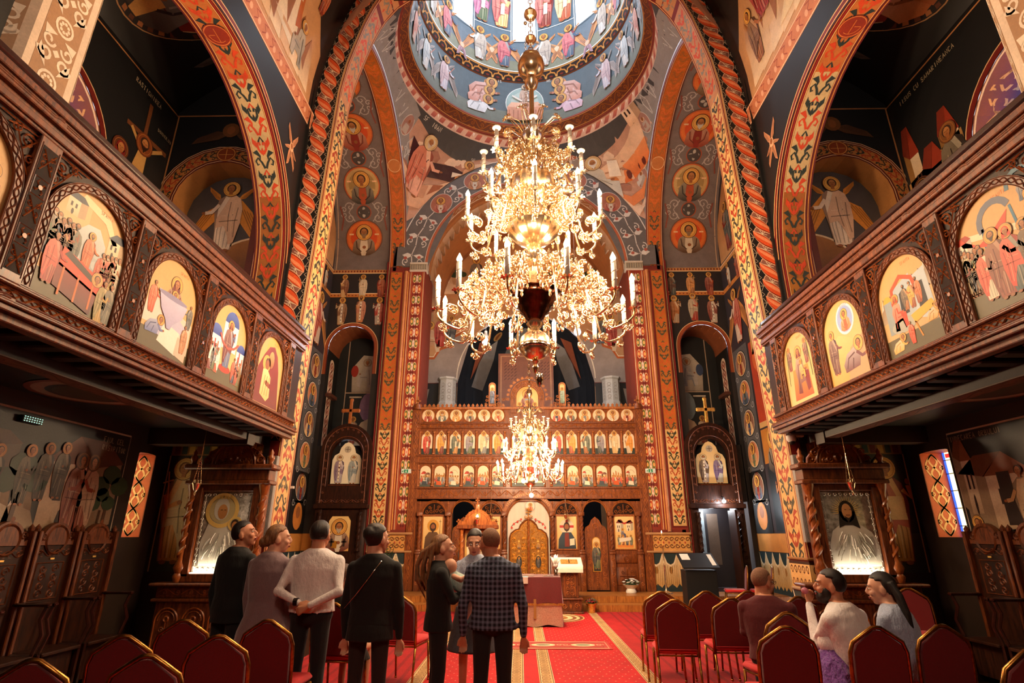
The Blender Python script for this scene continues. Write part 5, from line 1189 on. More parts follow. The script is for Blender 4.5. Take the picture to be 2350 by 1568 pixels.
b.box(-4.3, 4.3, 19.55, 19.7, .3, 6.1, 0, '#100d0e')
# throne screen: red-brown carved panel behind the top arch
c = Cv(b, lambda u, v, h: (u, 19.3 - h, v)); c.fill(-1.0, 1.0, 5.8, 8.0, '#9a5a3c', 2, 2); c.stroke([(-.9, 5.8), (-.9, 7.9), (.9, 7.9), (.9, 5.8)], .06, '#c88a5c', 1)
for i in range(14):
 for j in range(6):
  if abs(-.78 + i * .12) > .4: c.stroke([(-.78 + i * .12, 7.0 + j * .12), (-.70 + i * .12, 7.08 + j * .12)], .02, '#5a2a18', 1)
struct('wall_apse', b, 'paint')
b = MB()
for s in (-1, 1):
 b.add([(s * 2.5, 19.4, 6.1), (s * 4.3, 19.4, 6.1), (s * 4.3, 19.4, 6.9), (s * 2.5, 19.4, 6.9)], [(0, 1, 2, 3)], '#141014')
 c = Cv(b, lambda u, v, h: (u, 19.4 - h, v), base=.002)
 for i in range(4): saint(c, s * (3.75 + i * .18), 6.0, .7, '#7a7474', '#4a4448', L=1, halo='#7a5a3c')
 c.poly([(s * 3.5, 6.7), (s * 3.6, 6.1), (s * 4.2, 6.1), (s * 4.2, 6.6)], '#8c7a6c', 1)
struct('wall_sanctuary_gallery', b, 'paint')
for s in (-1, 1):
 t = thing('stone_column', f'white octagonal column above the icon screen, {"nearer the green plant" if s < 0 else "nearer the tall candle stand"}', 'column', (s * 2.9 + .1, 19.0, 6.05))
 m_ = MB(); m_.lathe([(.34, -.5), (.34, .0), (.31, .05), (.31, .82), (.36, .86), (.36, .92)], 8); m_.build('shaft', pm('white_stone' + str(s), '#cfc6ba', .7, 0, .06, 12, .3), t)
 m_ = MB();
 for i in range(8):
  a0 = i * pi / 4 + pi / 8; rr_ = .31 * cos(pi / 8)
  c = Cv(m_, (lambda a0, rr_: lambda u, v, h: (rr_ * cos(a0) - u * sin(a0) + h * cos(a0), rr_ * sin(a0) + u * cos(a0) + h * sin(a0), v))(a0, rr_), lift=.4)
  for z in (.2, .42, .64): c.ring(0, z, .05, .07, '#b8a898', 1, 10); c.stroke([(-.06, z - .1), (0, z - .06), (.06, z - .1)], .02, '#b8a898', 1)
 m_.build('carving', 'paint', t)
# ================================================================ GALLERY BALCONIES
def archpts(cx, z0, zs, hw, n=16, rise=None):
 rise = rise or hw
 return [(cx + hw, z0)] + [(cx + hw * cos(pi * i / n), zs + rise * sin(pi * i / n)) for i in range(n + 1)] + [(cx - hw, z0)]
def crowd(c, x0, x1, y, h, n, L, rr, halo=None, pal=None):
 for i in range(n):
  cl = (pal or PAL)[rr.randrange(len(pal or PAL))]
  saint(c, x0 + (x1 - x0) * (i + .5) / n, y + rr.uniform(-.02, .04) * h, h * rr.uniform(.92, 1.05), PAL[rr.randrange(12)], cl, L=L, halo=halo, pose=rr.randrange(3), mir=rr.choice((-1, 1)), beard=rr.choice((None, '#3a2012', '#b8a890')))
def balcony_icon(c, k):
 """c: canvas with u across (-.42...42) and v up from 0 to 1.05"""
 rr = random.Random(k + 40)
 if k == 0:
  c.rect(-.38, .2, .38, .8, '#c89a5c', 2); crowd(c, -.35, .35, .15, .6, 5, 3, rr, halo=HALO)
 elif k == 1:      # a bier in red cloth, mourners, pale ring of angels
  c.poly([(-.4, .25), (-.4, .8), (-.25, .95), (-.05, .92), (-.05, .55), (.15, .5), (.4, .62), (.4, .25)], '#dcb078', 2)
  house(c, .2, .6, .22, .24, '#dcb88a', '#24344a', 3); house(c, -.3, .75, .2, .2, '#dcb88a', '#24344a', 3); c.poly([(-.18, .93), (.12, .86), (.25, .72), (.3, .74), (.16, .93), (-.15, .99)], '#e8cfa0', 3)
  c.poly([(-.16, .35), (-.18, .62), (-.05, .76), (.08, .78), (.18, .66), (.2, .35)], '#9aa4a8', 4, '#c8ccca')
  for i in range(9): c.ell(-.1 + .24 * (i % 3) * .45, .45 + .1 * (i // 3), .045, .04, '#b8c0c0', 5);
  crowd(c, -.4, -.12, .3, .42, 6, 6, rr, pal=['#3d4a48', '#b89a50', '#7a4a2c', '#5c4a3a']); crowd(c, .16, .4, .26, .4, 5, 6, rr, pal=['#d8d0b8', '#c8442a', '#b89a50'])
  saint(c, .02, .36, .36, '#e0682c', '#d0581c', L=16, beard='#3a1a0c', pose=2)
  c.poly([(-.24, .3), (.22, .2), (.24, .36), (-.22, .46)], '#e03818', 26, '#f04a20'); c.poly([(-.24, .12), (.18, .02), (.22, .22), (-.24, .32)], '#4a0c08', 26, '#8a1c10')
  c.poly([(-.2, .4), (.12, .3), (.16, .34), (-.16, .45)], '#2c1410', 28); head(c, .18, .345, .03, 29, halo='#d8a45c')
  for q in (-.18, -.02, .14): c.rect(q, .06, q + .02, .3, '#c8641c', 28)
  saint(c, -.3, .1, .46, '#a82018', '#c83a2a', L=30, halo=None, pose=2); saint(c, .28, -.02, .42, '#b8923c', '#8a7a3c', L=30, halo=None); saint(c, .36, .0, .4, '#6a6a5c', '#4c4c44', L=30, halo=None)
 elif k == 2:      # mother and child in a lilac basin over a cross-shaped pool
  c.poly([(-.4, .25), (-.36, .6), (-.1, .56), (-.1, .25)], '#e8d0c4', 2); c.poly([(.4, .1), (.4, .45), (.1, .5), (-.1, .2)], '#e8c8b8', 2); c.poly([(-.2, .2), (.05, .5), (.3, .38), (.1, .12)], '#b8b4d0', 3); c.poly([(-.12, .12), (.2, .05), (.22, .3), (-.05, .34)], '#f0dcd0', 4); c.poly([(.18, .06), (.38, 0.02), (.38, .22), (.2, .26)], '#e8b4a0', 5)
  bust(c, .02, .7, .22, '#6a1a1c', '#7a1f22', L=6, veil='#6a1a1c'); bust(c, .02, .62, .12, '#e0682c', '#d8803c', L=18)
  c.poly([(-.24, .64), (.26, .6), (.2, .45), (.06, .34), (.04, .28), (-.02, .28), (-.06, .36), (-.16, .46)], '#a8a0c4', 30, '#c4bcd8'); c.ell(0, .62, .25, .03, '#8a84a8', 31)
  saint(c, -.3, .35, .36, '#e0502c', '#e8603c', L=8, halo=None, pose=2); kneel(c, -.2, .16, .24, '#6c74a8', L=12); saint(c, .33, .38, .3, '#5c6064', '#4a5054', L=8, halo=None, mir=-1, pose=2); saint(c, .3, .1, .34, '#c88a5c', '#b8784a', L=10, halo=None, mir=-1, pose=0)
 elif k == 3:      # standing mother with a red veil before blue domes
  for x, z, r, h in ((.02, .78, .17, .34), (-.3, .55, .14, .26), (.33, .5, .11, .26)):
   c.rect(x - r, z - h, x + r, z, '#dfe0ea', 2); c.poly(arcp(x, z, r, 0, 180, 14), '#2c3f8c', 3, '#5064b0')
   for q in (-.5, .5): c.rect(x + q * r - .012, z - h * .7, x + q * r + .012, z - h * .25, '#b85a3c', 4)
  for q in (-.3, .3): c.rect(q - .012, .3, q + .012, .5, '#a82018', 5)
  saint(c, 0, .2, .64, '#5c6c98', '#6a1a22', L=6, veil='#6a1a22', pose=1); c.stroke([(-.22, .6), (-.12, .5), (0, .46), (.14, .5), (.24, .58)], .03, '#e0503c', 18)
  c.ell(0, .2, .14, .05, '#d83820', 5); crowd(c, -.38, -.16, .1, .36, 3, 8, rr, pal=['#e0dcd8', '#8c90a0']); crowd(c, .18, .38, .06, .36, 3, 8, rr, pal=['#b8442a', '#7a5a3c', '#4a5a44'])
 elif k == 4:      # half-length mother holding the child to her cheek
  k_ = c.sub(0, .5, .72); k_.poly([(-.55, -.68), (-.5, 0), (-.3, .3), (-.12, .5), (.1, .56), (.28, .4), (.4, .1), (.55, -.68)], '#6a1a12', 2, '#8a2a1a')
  k_.ell(.05, .42, .3, .3, '#d8a04c', 1, 22); k_.ell(.04, .3, .17, .24, '#7a1f14', 3); k_.ell(.03, .26, .12, .18, SKIN, 4, col2='#d09a5c'); k_.ell(-.16, .14, .17, .17, '#d8a04c', 4, 18); k_.ell(-.13, .14, .09, .12, '#5a2c14', 5); k_.ell(-.12, .12, .08, .1, SKIN, 6)
  k_.poly([(-.3, -.5), (-.28, 0), (-.1, .04), (.08, -.1), (.12, -.5), (0, -.6)], '#dcb070', 6, '#e8cc94'); k_.stroke([(.4, -.1), (.2, -.3), (-.05, -.25)], .1, '#7a1f14', 7); k_.ell(-.08, -.24, .07, .05, SKIN, 8)
  for q in (-.2, -.1, 0): k_.stroke([(q, -.5), (q + .04, -.1)], .02, '#a87434', 8)
 elif k == 5:      # enthroned mother between angels
  c.poly([(-.25, .05), (.28, .05), (.24, .5), (-.2, .5)], '#b8501c', 2, '#d88a3c'); seat_fig(c, .02, .12, .72, '#7a1f1a', '#6a1a1a', L=4, veil='#6a1a1a'); seat_fig(c, .06, .32, .3, '#d8a04c', '#c88a3c', L=16)
  for q in (-1, 1): saint(c, q * .24, .5, .38, '#8a3a2a', '#6a3a24', L=3, mir=-q, halo='#c8883c')
  for q in (-.33, .33): c.stroke([(q, .3), (q * .9, .85)], .015, '#4a5a2c', 6)
 elif k == 6:      # two monks below a blue-ringed vision
  c.poly([(-.42, .3), (-.3, .5), (-.1, .6), (.1, .52), (.42, .3), (.42, .0), (-.42, .0)], '#e09a50', 2, '#e8b070'); c.poly([(-.05, .0), (.1, .38), (.3, .45), (.42, .5), (.42, 0)], '#b09068', 3)
  c.ell(.1, .76, .19, .2, '#c0ccdc', 3, 26); c.ell(.1, .76, .16, .17, '#8c9ccc', 4, 24); bust(c, .1, .76, .17, '#c85a34', '#c8743c', L=5); saint(c, -.26, .12, .6, '#6a3a34', '#5a2c2c', L=5, pose=2, halo=HALO); kneel(c, .12, .1, .4, '#6a3a3c', L=6)
 elif k == 7:      # birth scene, red-robed mother on a couch, tables, grey towers
  rocks(c, -.42, -.18, .4, .42, '#8a6c4c', 2, 2, rr); rocks(c, .1, .4, .55, .42, '#8a6c4c', 3, 2, rr)
  c.poly([(-.18, .35), (-.16, .72), (.12, .8), (.14, .35)], '#a8b4bc', 4); c.poly([(-.1, .4), (-.08, .64), (0, .68), (.02, .4)], '#1c1c20', 5); c.poly([(.12, .3), (.12, .74), (.34, .78), (.38, .2)], '#b4bec4', 5); c.poly([(.17, .35), (.18, .65), (.28, .65), (.3, .3)], '#1c1c20', 6)
  c.stroke([(-.2, .55), (-.18, .72), (-.02, .82), (.14, .74), (.18, .58)], .05, '#d8481c', 7); c.rect(-.34, .25, -.22, .62, '#8c989c', 4); c.poly(arcp(-.28, .62, .07, 0, 180, 10), '#e0a030', 5)
  seat_fig(c, -.16, .26, .42, '#d8401c', '#e04a20', L=8, veil='#c83a18'); c.ell(-.1, .3, .2, .08, '#a8a89c', 8); c.poly([(.02, .36), (.34, .42), (.38, .34), (.06, .26)], '#e8a83c', 9); c.stroke([(.06, .28), (.12, .1)], .02, '#c8842c', 9); c.stroke([(.34, .36), (.4, .16)], .02, '#c8842c', 9)
  crowd(c, -.05, .24, .42, .32, 3, 8, rr, pal=['#e0a040', '#5c4a3c', '#c8642c']); kneel(c, -.24, .04, .2, '#e8a850', L=10); saint(c, -.02, .06, .26, '#d8401c', '#d8481c', L=12, halo=None); kneel(c, .32, .2, .18, '#d8a050', L=12)
 else:             # k == 8: presentation: crowd, brown-robed elder, red mantles, canopy
  c.poly([(-.42, .62), (-.3, .7), (.42, .5), (.42, .56), (-.3, .76)], '#f0dcb8', 3); c.stroke(arcp(.02, .76, .16, 20, 200, 10), .06, '#5c6478', 4); c.stroke([(-.12, .74), (-.14, .5)], .025, '#2c6c8c', 4); c.stroke([(.18, .8), (.2, .6)], .025, '#2c6c8c', 4)
  c.poly([(-.4, .78), (-.2, .62), (-.05, .66), (.15, .78), (.1, .66), (-.1, .56), (-.36, .68)], '#e83c1c', 5); house(c, -.42, .56, .16, .22, '#e8dcc8', '#c83a20', 5)
  c.stroke(arcp(.32, .92, .12, 0, 180, 10), .04, '#4c7488', 4); seat_fig(c, .32, .76, .22, '#7a2a1c', '#3c5474', L=5)
  c.poly([(.05, .2), (.05, .48), (.36, .5), (.36, .2)], '#5a3418', 6); crowd(c, -.42, -.2, .2, .46, 6, 7, rr, pal=['#5c4a3a', '#c8b890', '#4a5a6a']); saint(c, -.2, .1, .52, '#d8ccb4', '#e04028', L=18, halo=None)
  saint(c, -.06, .06, .66, '#8a3a24', '#7a2c1c', L=20, beard='#2c140a', pose=2); saint(c, .08, .06, .62, '#2c4a54', '#d83420', L=22, veil='#d83420', pose=2); saint(c, .24, .14, .5, '#2c4468', '#3a1c18', L=24, veil='#3a1c18'); saint(c, .38, .3, .55, '#b8a88c', '#e03c24', L=26, mir=-1, pose=2, hair='#a89478')
BAL = {-1: (.0, [(k - 1) * 1.2 + 4.1 for k in range(0, 5)], (0, 1, 2, 3, 4)), 1: (.06, [7.78, 6.6, 5.41, 4.2, 3.0], (5, 6, 7, 8, 0))}
NAMEI = {0: 'icon of a row of haloed saints', 1: 'icon of mourners at a red-draped bier', 2: 'icon of mother and child in a lilac basin', 3: 'icon of a standing mother before blue domes', 4: 'icon of a mother holding her child to her cheek',
         5: 'icon of an enthroned mother between angels', 6: 'icon of two monks below a blue-ringed vision', 7: 'icon of a red-robed mother on a couch', 8: 'icon of a crowd under a red canopy'}
M['icon_ground'] = pm('gilt_gesso', '#dcb070', .5, .25, .08, 12, .05)
for s in (-1, 1):
 dz, cen, kinds = BAL[s]
 t = thing('gallery_balcony', 'carved walnut balcony with painted arches, one showing ' + ('blue domes' if s < 0 else 'a blue-ringed vision'), 'balcony', (s * 3.86, 0, 3.2 + dz), group='gallery balconies')
 def fr(u, v, h): return (-s * h, u, v - 3.2)
 Y0, Y1 = .4, 8.78
 b = MB(); b.box(*sorted((s * .01, s * .1)), Y0, Y1, .0, 1.72); b.build('parapet', 'wood_dark', t)
 # lower cornice: stepped mouldings with a running meander
 b = MB()
 for (z0, z1, d) in ((-.03, .03, .0), (.03, .075, .055), (.075, .10, .08), (.10, .135, .06), (.225, .25, .035), (.25, .275, .015)): b.box(*sorted((-s * d, s * .1)), Y0, Y1, z0, z1, .008)
 b.box(*sorted((s * .02, s * .1)), Y0, Y1, .13, .23)
 c = Cv(b, fr, lift=.45, base=.06)
 p = 1.05
 for zc, off in ((3.313, 0),):
  y = Y0
  while y < Y1 - .1:
   for q in (0, .02): c.stroke([(y + .02, zc - .012 + q), (y + p * .86, zc - .012 + q), (y + p * .92, zc + .012 + q - .004), (y + p * .98, zc + .012 + q - .004)], .012, '#000000', 0)
   y += p
 b.build('lower_cornice', 'wood', t, autos=40)
 b = MB(); c = Cv(b, fr, lift=.5, base=-.012)
 for off in range(3): c.stroke([(u, 3.377 + .03 * sin(2 * pi * (u / .26) + off * 2 * pi / 3)) for u in lin(Y0, Y1, 420)], .019, '#000000', 2 * off)
 for q in (3.335, 3.42): c.stroke([(Y0, q), (Y1, q)], .012, '#000000', 4)
 b.build('braided_band', 'wood_relief', t, autos=60)
 b = MB()
 for (z0, z1, d) in ((1.43, 1.46, .03), (1.46, 1.52, .05), (1.52, 1.56, .035), (1.56, 1.63, .075), (1.63, 1.68, .10), (1.68, 1.72, .07)): b.box(*sorted((-s * d, s * .1)), Y0, Y1, z0, z1, .008)
 c = Cv(b, fr, lift=.5, base=.075); y = Y0
 while y < Y1 - .1:
  for q in (0, .018): c.stroke([(y, 4.79 + q), (y + .66, 4.79 + q), (y + .71, 4.81 + q), (y + .75, 4.81 + q)], .012, '#000000', 0)
  y += .78
 b.build('upper_cornice', 'wood', t, autos=40)
 # hand rail on short posts, set back
 b = MB(); b.box(*sorted((s * .0, s * .16)), Y0, Y1, 1.79, 1.87, .02); b.build('handrail', 'handrail', t, autos=40)
 b = MB()
 for i in range(9): b.lathe([(.018, 1.71), (.018, 1.80)], 8, (s * .08, .8 + i, 0))
 b.build('rail_posts', 'handrail', t)
 ys = sorted(cen)
 for yc, kd in zip(cen, kinds):
  # arch frame with interlace, spandrels of knotwork, painted panel set behind
  b = MB()
  out = archpts(yc, 3.47, 4.08, .50, 20); inn = archpts(yc, 3.47, 4.08, .42, 20)
  b.ringprism(out, inn, 0, 1, lambda x, y, z: (-s * .02 * y, x, z - 3.2), open_=True)
  c = Cv(b, fr, lift=.55, base=.02)
  PP = Path2([(yc + .46, 3.48), (yc + .46, 4.08)] + arcp(yc, 4.08, .46, 0, 180, 24)[1:] + [(yc - .46, 3.48)])
  cc = Cv(b, lambda u, v, h: (-s * h, PP.at(u, v)[0], PP.at(u, v)[1] - 3.2), lift=.5, base=.02)
  for q in (-.034, .034): cc.stroke([(u, q) for u in lin(0, PP.L, 60)], .01, '#000000', 0)
  for ph in (0, pi): cc.stroke([(u, .02 * sin(u * 2 * pi / .16 + ph)) for u in lin(0, PP.L, 200)], .013, '#000000', 2 if ph else 0)
  b.build('arch_frame', 'wood', t, autos=50)
  for q in (-1, 1):
   b = MB(); c = Cv(b, fr, lift=.55, base=.004)
   c.stroke([(yc + q * .52, 4.3), (yc + q * .52, 4.6), (yc + q * .18, 4.6)], .014, '#000000', 0)
   c.stroke(spiral(yc + q * .44, 4.51, .07, 0, 1.5, q), .016, '#000000', 0); c.stroke(spiral(yc + q * .32, 4.56, .045, 1, 1.3, -q), .014, '#000000', 0); c.stroke(spiral(yc + q * .485, 4.38, .04, 1, 1.2, q), .014, '#000000', 0)
   for a_, e_ in (((.50, 4.26), (.30, 4.6)), ((.4, 4.42), (.52, 4.58)), ((.25, 4.55), (.42, 4.6))): c.stroke([(yc + q * a_[0], a_[1]), (yc + q * e_[0], e_[1])], .012, '#000000', 1)
   b.build('spandrel_carving', 'wood_relief', t, autos=60)
  b = MB(); c0 = Cv(b, fr, base=-.006, step=.0003)
  c0.poly(archpts(yc, 3.475, 4.08, .43, 20), '#dcb478' if kd != 7 else '#c8a878', 0, '#c89a5c'); c = Cv(b, lambda u, v, h: fr(yc + (-s) * u * -1 * 1.0 if s > 0 else yc + u, 3.475 + v, h), base=-.0057, step=.0003)
  if kd not in (4, 5): c.poly([(-.42, 0), (.42, 0), (.42, .2), (-.42, .2)], '#5c5236', 1)
  if s > 0: c = Cv(b, lambda u, v, h: fr(yc - u, 3.475 + v, h), base=-.0057, step=.0003)
  balcony_icon(c, kd); text(c, .12, .92, .035, 'SFANTA', '#d86a2c', 3)
  o = b.build('painted_icon', 'icon', t); o['label'] = NAMEI[kd]
 pil = [(a + b_) / 2 for a, b_ in zip(ys, ys[1:])] + [ys[-1] + .62]
 for i, yc in enumerate(pil):
  b = MB(); wd = .10
  b.box(*sorted((-s * .03, s * .02)), yc - wd, yc + wd, .25, 1.43, .006)
  c = Cv(b, fr, lift=.5, base=.03)
  for q in (-1, 1): c.stroke([(yc + q * .078, 3.5), (yc + q * .078, 4.58)], .012, '#000000', 0)
  b.build('pilaster', 'wood', t, autos=40)
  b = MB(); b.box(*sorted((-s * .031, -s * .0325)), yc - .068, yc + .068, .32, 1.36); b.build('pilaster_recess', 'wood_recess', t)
  b = MB(); c = Cv(b, lambda u, v, h: fr(yc + v, u, h), lift=.55, base=.032)
  for j in range(5):
   z = 3.56 + j * .205
   if j % 2 == 0:
    for q in (-1, 1):
     c.stroke(spiral(z + .03, q * .03, .026, 0, 1.2, q), .012, '#000000', 0); c.stroke(spiral(z + .1, q * .034, .026, 2, 1.2, -q), .012, '#000000', 0)
    c.stroke([(z - .03, -.055), (z + .06, 0), (z + .15, .055)], .012, '#000000', 1); c.stroke([(z - .03, .055), (z + .06, 0), (z + .15, -.055)], .012, '#000000', 1.5)
   else:
    c.stroke([(z - .03, .06), (z - .03, -.06), (z + .12, -.06), (z + .12, .06), (z - .03, .06)], .01, '#000000', 0)
    c.ell(z + .045, 0, .02, .02, '#000000', 5, 8)
    for a_ in range(4): c.stroke([(z + .045 + .02 * cos(a_ * pi / 2 + .8), .02 * sin(a_ * pi / 2 + .8)), (z + .045 + .05 * cos(a_ * pi / 2 + .8), .045 * sin(a_ * pi / 2 + .8)), (z + .045 + .06 * cos(a_ * pi / 2 + 1.2), .05 * sin(a_ * pi / 2 + 1.2))], .014, '#000000', 1)
  b.build('pilaster_carving', 'wood_relief', t, autos=60)
# ================================================================ ICON SCREEN
IY = 16.02
ic = thing('icon_screen', 'tall carved oak icon screen with rows of painted saints across the altar end', 'screen', (0, IY, .3))
def fi(u, v, h): return (u, -h, v - .3)
def ibox(b, x0, x1, z0, z1, d0, d1, bev=.008): b.box(x0, x1, -d1, -d0, z0 - .3, z1 - .3, bev)
b = MB()
ibox(b, -3.2, 3.2, 2.6, 5.24, -.12, 0, 0)
for x0, x1 in ((-3.2, -2.12), (-1.45, -.6), (.6, 1.5), (2.17, 3.2)): ibox(b, x0, x1, .3, 2.7, -.12, 0, 0)
for cx, hw in ((-1.79, .33), (0, .6), (1.84, .33)):
 xs = [cx - hw * cos(pi * i / 14) for i in range(15)]; zt = 2.61 if hw < .5 else 2.68
 for a, d in zip(xs, xs[1:]):
  za, zd = [zt - hw + hw * sqrt(max(0, 1 - ((q - cx) / hw) ** 2)) for q in (a, d)]
  b.add([fi(a, za, 0), fi(d, zd, 0), fi(d, 2.75, 0), fi(a, 2.75, 0)], [(0, 1, 2, 3)])
b.build('carcase', 'wood_mid', ic)
def frieze(z0, z1, nm='carved_frieze', d=.05):
 b = MB(); ibox(b, -3.2, 3.2, z0, z1, 0, d * .5, .004); ibox(b, -3.2, 3.2, z1 - .03, z1, 0, d + .03); ibox(b, -3.2, 3.2, z0, z0 + .025, 0, d + .02)
 b.build(nm + '_moulding', 'wood_mid', ic, autos=40)
 b = MB(); c = Cv(b, fi, lift=.5, base=d * .5); scroll(c, -3.15, 3.15, (z0 + z1) / 2, (z1 - z0) * .62, '#000000', .2, .022)
 b.build(nm, 'wood_hi', ic, autos=60)
frieze(2.66, 2.97); frieze(3.64, 3.87); frieze(4.64, 4.80)
XS = [q * (.86 + .411 * k) for k in range(6) for q in (-1, 1)]
# cresting
b = MB(); ibox(b, -3.2, 3.2, 5.2, 5.27, 0, .08); c = Cv(b, fi, lift=.3, base=.02)
for i in range(50):
 x = -3.15 + i * .1286
 if abs(x) < .6: continue
 c.poly([(x - .05, 5.26), (x - .03, 5.3), (x - .045, 5.33), (x, 5.385), (x + .045, 5.33), (x + .03, 5.3), (x + .05, 5.26)], '#000000', 0)
b.build('cresting', 'wood_hi', ic)
rr = random.Random(21)
prof = '#3a2012'
for n_, x in enumerate(sorted(XS)):
 # roundel
 b = MB(); c = Cv(b, fi, lift=.5, base=.0); c.ring(x, 5.03, .175, .21, '#000000', 0, 26)
 for q in (-1, 1):
  for w2 in (-1, 1): c.stroke(spiral(x + q * .17, 5.03 + w2 * .16, .035, 0, 1.2, q), .014, '#000000', 0)
 b.build('roundel_frame', 'wood_hi', ic, autos=60)
 b = MB(); c = Cv(b, fi, base=.004, step=.0008); c.ell(x, 5.03, .178, .178, '#e8d2b0', 0, 26)
 bust(c, x, 5.02, .2, PAL[(n_ * 5) % 12], ('#b8301c', '#3a4a48', '#d88a2c', '#8a5a44', '#d8c8b0', '#e08a5c')[n_ % 6], L=1, beard=(None, '#c8c0b0')[n_ % 2], halo='#dcae6c', item='scroll'); b.build('roundel_icon', 'icon', ic)
 # apostle in a trefoil arch
 b = MB(); c = Cv(b, fi, base=.004, step=.0008); pts = [(x - .155, 3.9), (x + .155, 3.9), (x + .155, 4.4), (x + .13, 4.46), (x + .09, 4.48), (x + .07, 4.53), (x, 4.59), (x - .07, 4.53), (x - .09, 4.48), (x - .13, 4.46), (x - .155, 4.4)]
 c.poly(pts, '#e4d2b8', 0); c.rect(x - .155, 3.9, x + .155, 4.07, '#1d2c28', 1)
 cl = ['#c8281c', '#e09a34', '#4a5c50', '#8a8490', '#dcbc8c', '#e09020'][n_ % 6]; saint(c, x, 3.905, .66, PAL[(n_ * 7) % 12], cl, L=2, beard=(None, '#4a2c1a')[n_ % 2], item=('scroll', None)[n_ % 2], pose=n_ % 3, mir=-1 if x > 0 else 1)
 o = b.build('apostle_icon', 'icon', ic); o['label'] = {'#c8281c': 'red-cloaked apostle', '#e09a34': 'ochre-cloaked apostle', '#4a5c50': 'green-cloaked apostle', '#8a8490': 'grey-cloaked apostle', '#dcbc8c': 'cream-cloaked apostle', '#e09020': 'orange-cloaked apostle'}[cl]
 b = MB(); c = Cv(b, fi, lift=.5, base=.0); c.stroke([(q[0] * 1 + (q[0] - x) * .08, q[1] + .008) for q in pts[2:] ] , .02, '#000000', 0)
 c.stroke([(x + .17, 3.9), (x + .17, 4.4)], .012, '#000000', 0); c.stroke([(x - .17, 3.9), (x - .17, 4.4)], .012, '#000000', 0)
 for q in (-1, 1): c.stroke(spiral(x + q * .17, 4.55, .04, 0, 1.2, q), .014, '#000000', 0)
 b.build('trefoil_frame', 'wood_hi', ic, autos=60)
 # feast scene in a round arch
 b = MB(); c = Cv(b, fi, base=.004, step=.0006); c.poly(archpts(x, 3.0, 3.43, .15, 12), '#e8d4b4', 0); c.rect(x - .15, 3.0, x + .15, 3.1, '#4a544c', 1)
 k = c.sub(x, 3.02, .31)
 if n_ % 3 == 0: house(k, -.4, .5, .5, .8, '#d8c0a0', '#c8402c', 2); house(k, .0, .5, .45, .7, '#d8b890', '#8a5a44', 2)
 elif n_ % 3 == 1: rocks(k, -.45, .45, .5, .9, '#dc9a54', 4, 2, rr)
 else: k.stroke(arcp(0, 1.1, .3, 0, 180, 10), .05, '#c8a884', 2); house(k, -.45, .7, .35, .6, '#d8c8b4', '#c84a2c', 2)
 crowd(k, -.45, .45, .1, .85, 4, 4, rr, halo=HALO, pal=['#d8481c', '#c8281c', '#e08a34', '#8c98a4', '#d8c0a0', '#3a4448']); k.poly([(-.3, .1), (.2, .05), (.15, .4), (-.25, .45)], ('#3a444c', '#c8541c', '#e8d8c0')[n_ % 3], 20); o = b.build('feast_icon', 'icon', ic)
 b = MB(); c = Cv(b, fi, lift=.5, base=0); c.stroke(archpts(x, 3.0, 3.43, .165, 14), .018, '#000000', 0); c.stroke(arcp(x, 3.43, .185, 10, 170, 12), .012, '#000000', 0); b.build('feast_frame', 'wood_hi', ic, autos=60)
 # little twisted columns
for z0, z1 in ((3.0, 3.6), (3.9, 4.56)):
 for k in range(7):
  for q in (-1, 1):
   x = q * (.655 + .411 * k); b = MB()
   b.lathe([(.022 + .006 * (1 if i % 2 else 0), z0 - .3 + (z1 - z0) * (.08 + .84 * i / 12)) for i in range(13)], 8, (x, -.03, 0)); ibox(b, x - .04, x + .04, z0, z0 + .05, 0, .06); ibox(b, x - .035, x + .035, z1 - .05, z1, 0, .06)
   b.build('colonnette', 'wood_hi', ic, autos=50)
# centre panels
for z0, z1, kind in ((3.9, 4.75, 0), (3.0, 3.78, 1)):
 b = MB(); c = Cv(b, fi, base=.05, step=.001); c.poly(archpts(0, z0, z1 - .45, .45, 20, (z1 - z0) - .42 if False else .42), '#e8d2b0', 0); c.rect(-.45, z0, .45, z0 + .1, '#3a4440', 1)
 k = c.sub(0, z0 + .03, .75)
 if kind == 0: seat_fig(k, 0, .05, .95, '#8a2a1a', '#c8541c', L=2); saint(k, -.42, 0, .75, '#6a1a1c', '#3a4a68', L=3, veil='#6a1a1c'); saint(k, .42, 0, .75, '#4a5c44', '#c8862c', L=3, mir=-1)
 else: k.rect(-.4, .15, .4, .35, '#e8dcc8', 3); crowd(k, -.55, .55, .15, .62, 8, 4, rr, halo=HALO); k.ell(0, .2, .35, .12, '#d8c4a0', 20)
 b.build('centre_icon', 'icon', ic); b = MB(); c = Cv(b, fi, lift=.5, base=.045); c.stroke(archpts(0, z0, z1 - .45, .47, 20, .44), .05, '#000000', 0); ibox(b, -.5, .5, z0 - .01, z1 - .4, 0, .045); b.build('centre_frame', 'wood_hi', ic, autos=50)
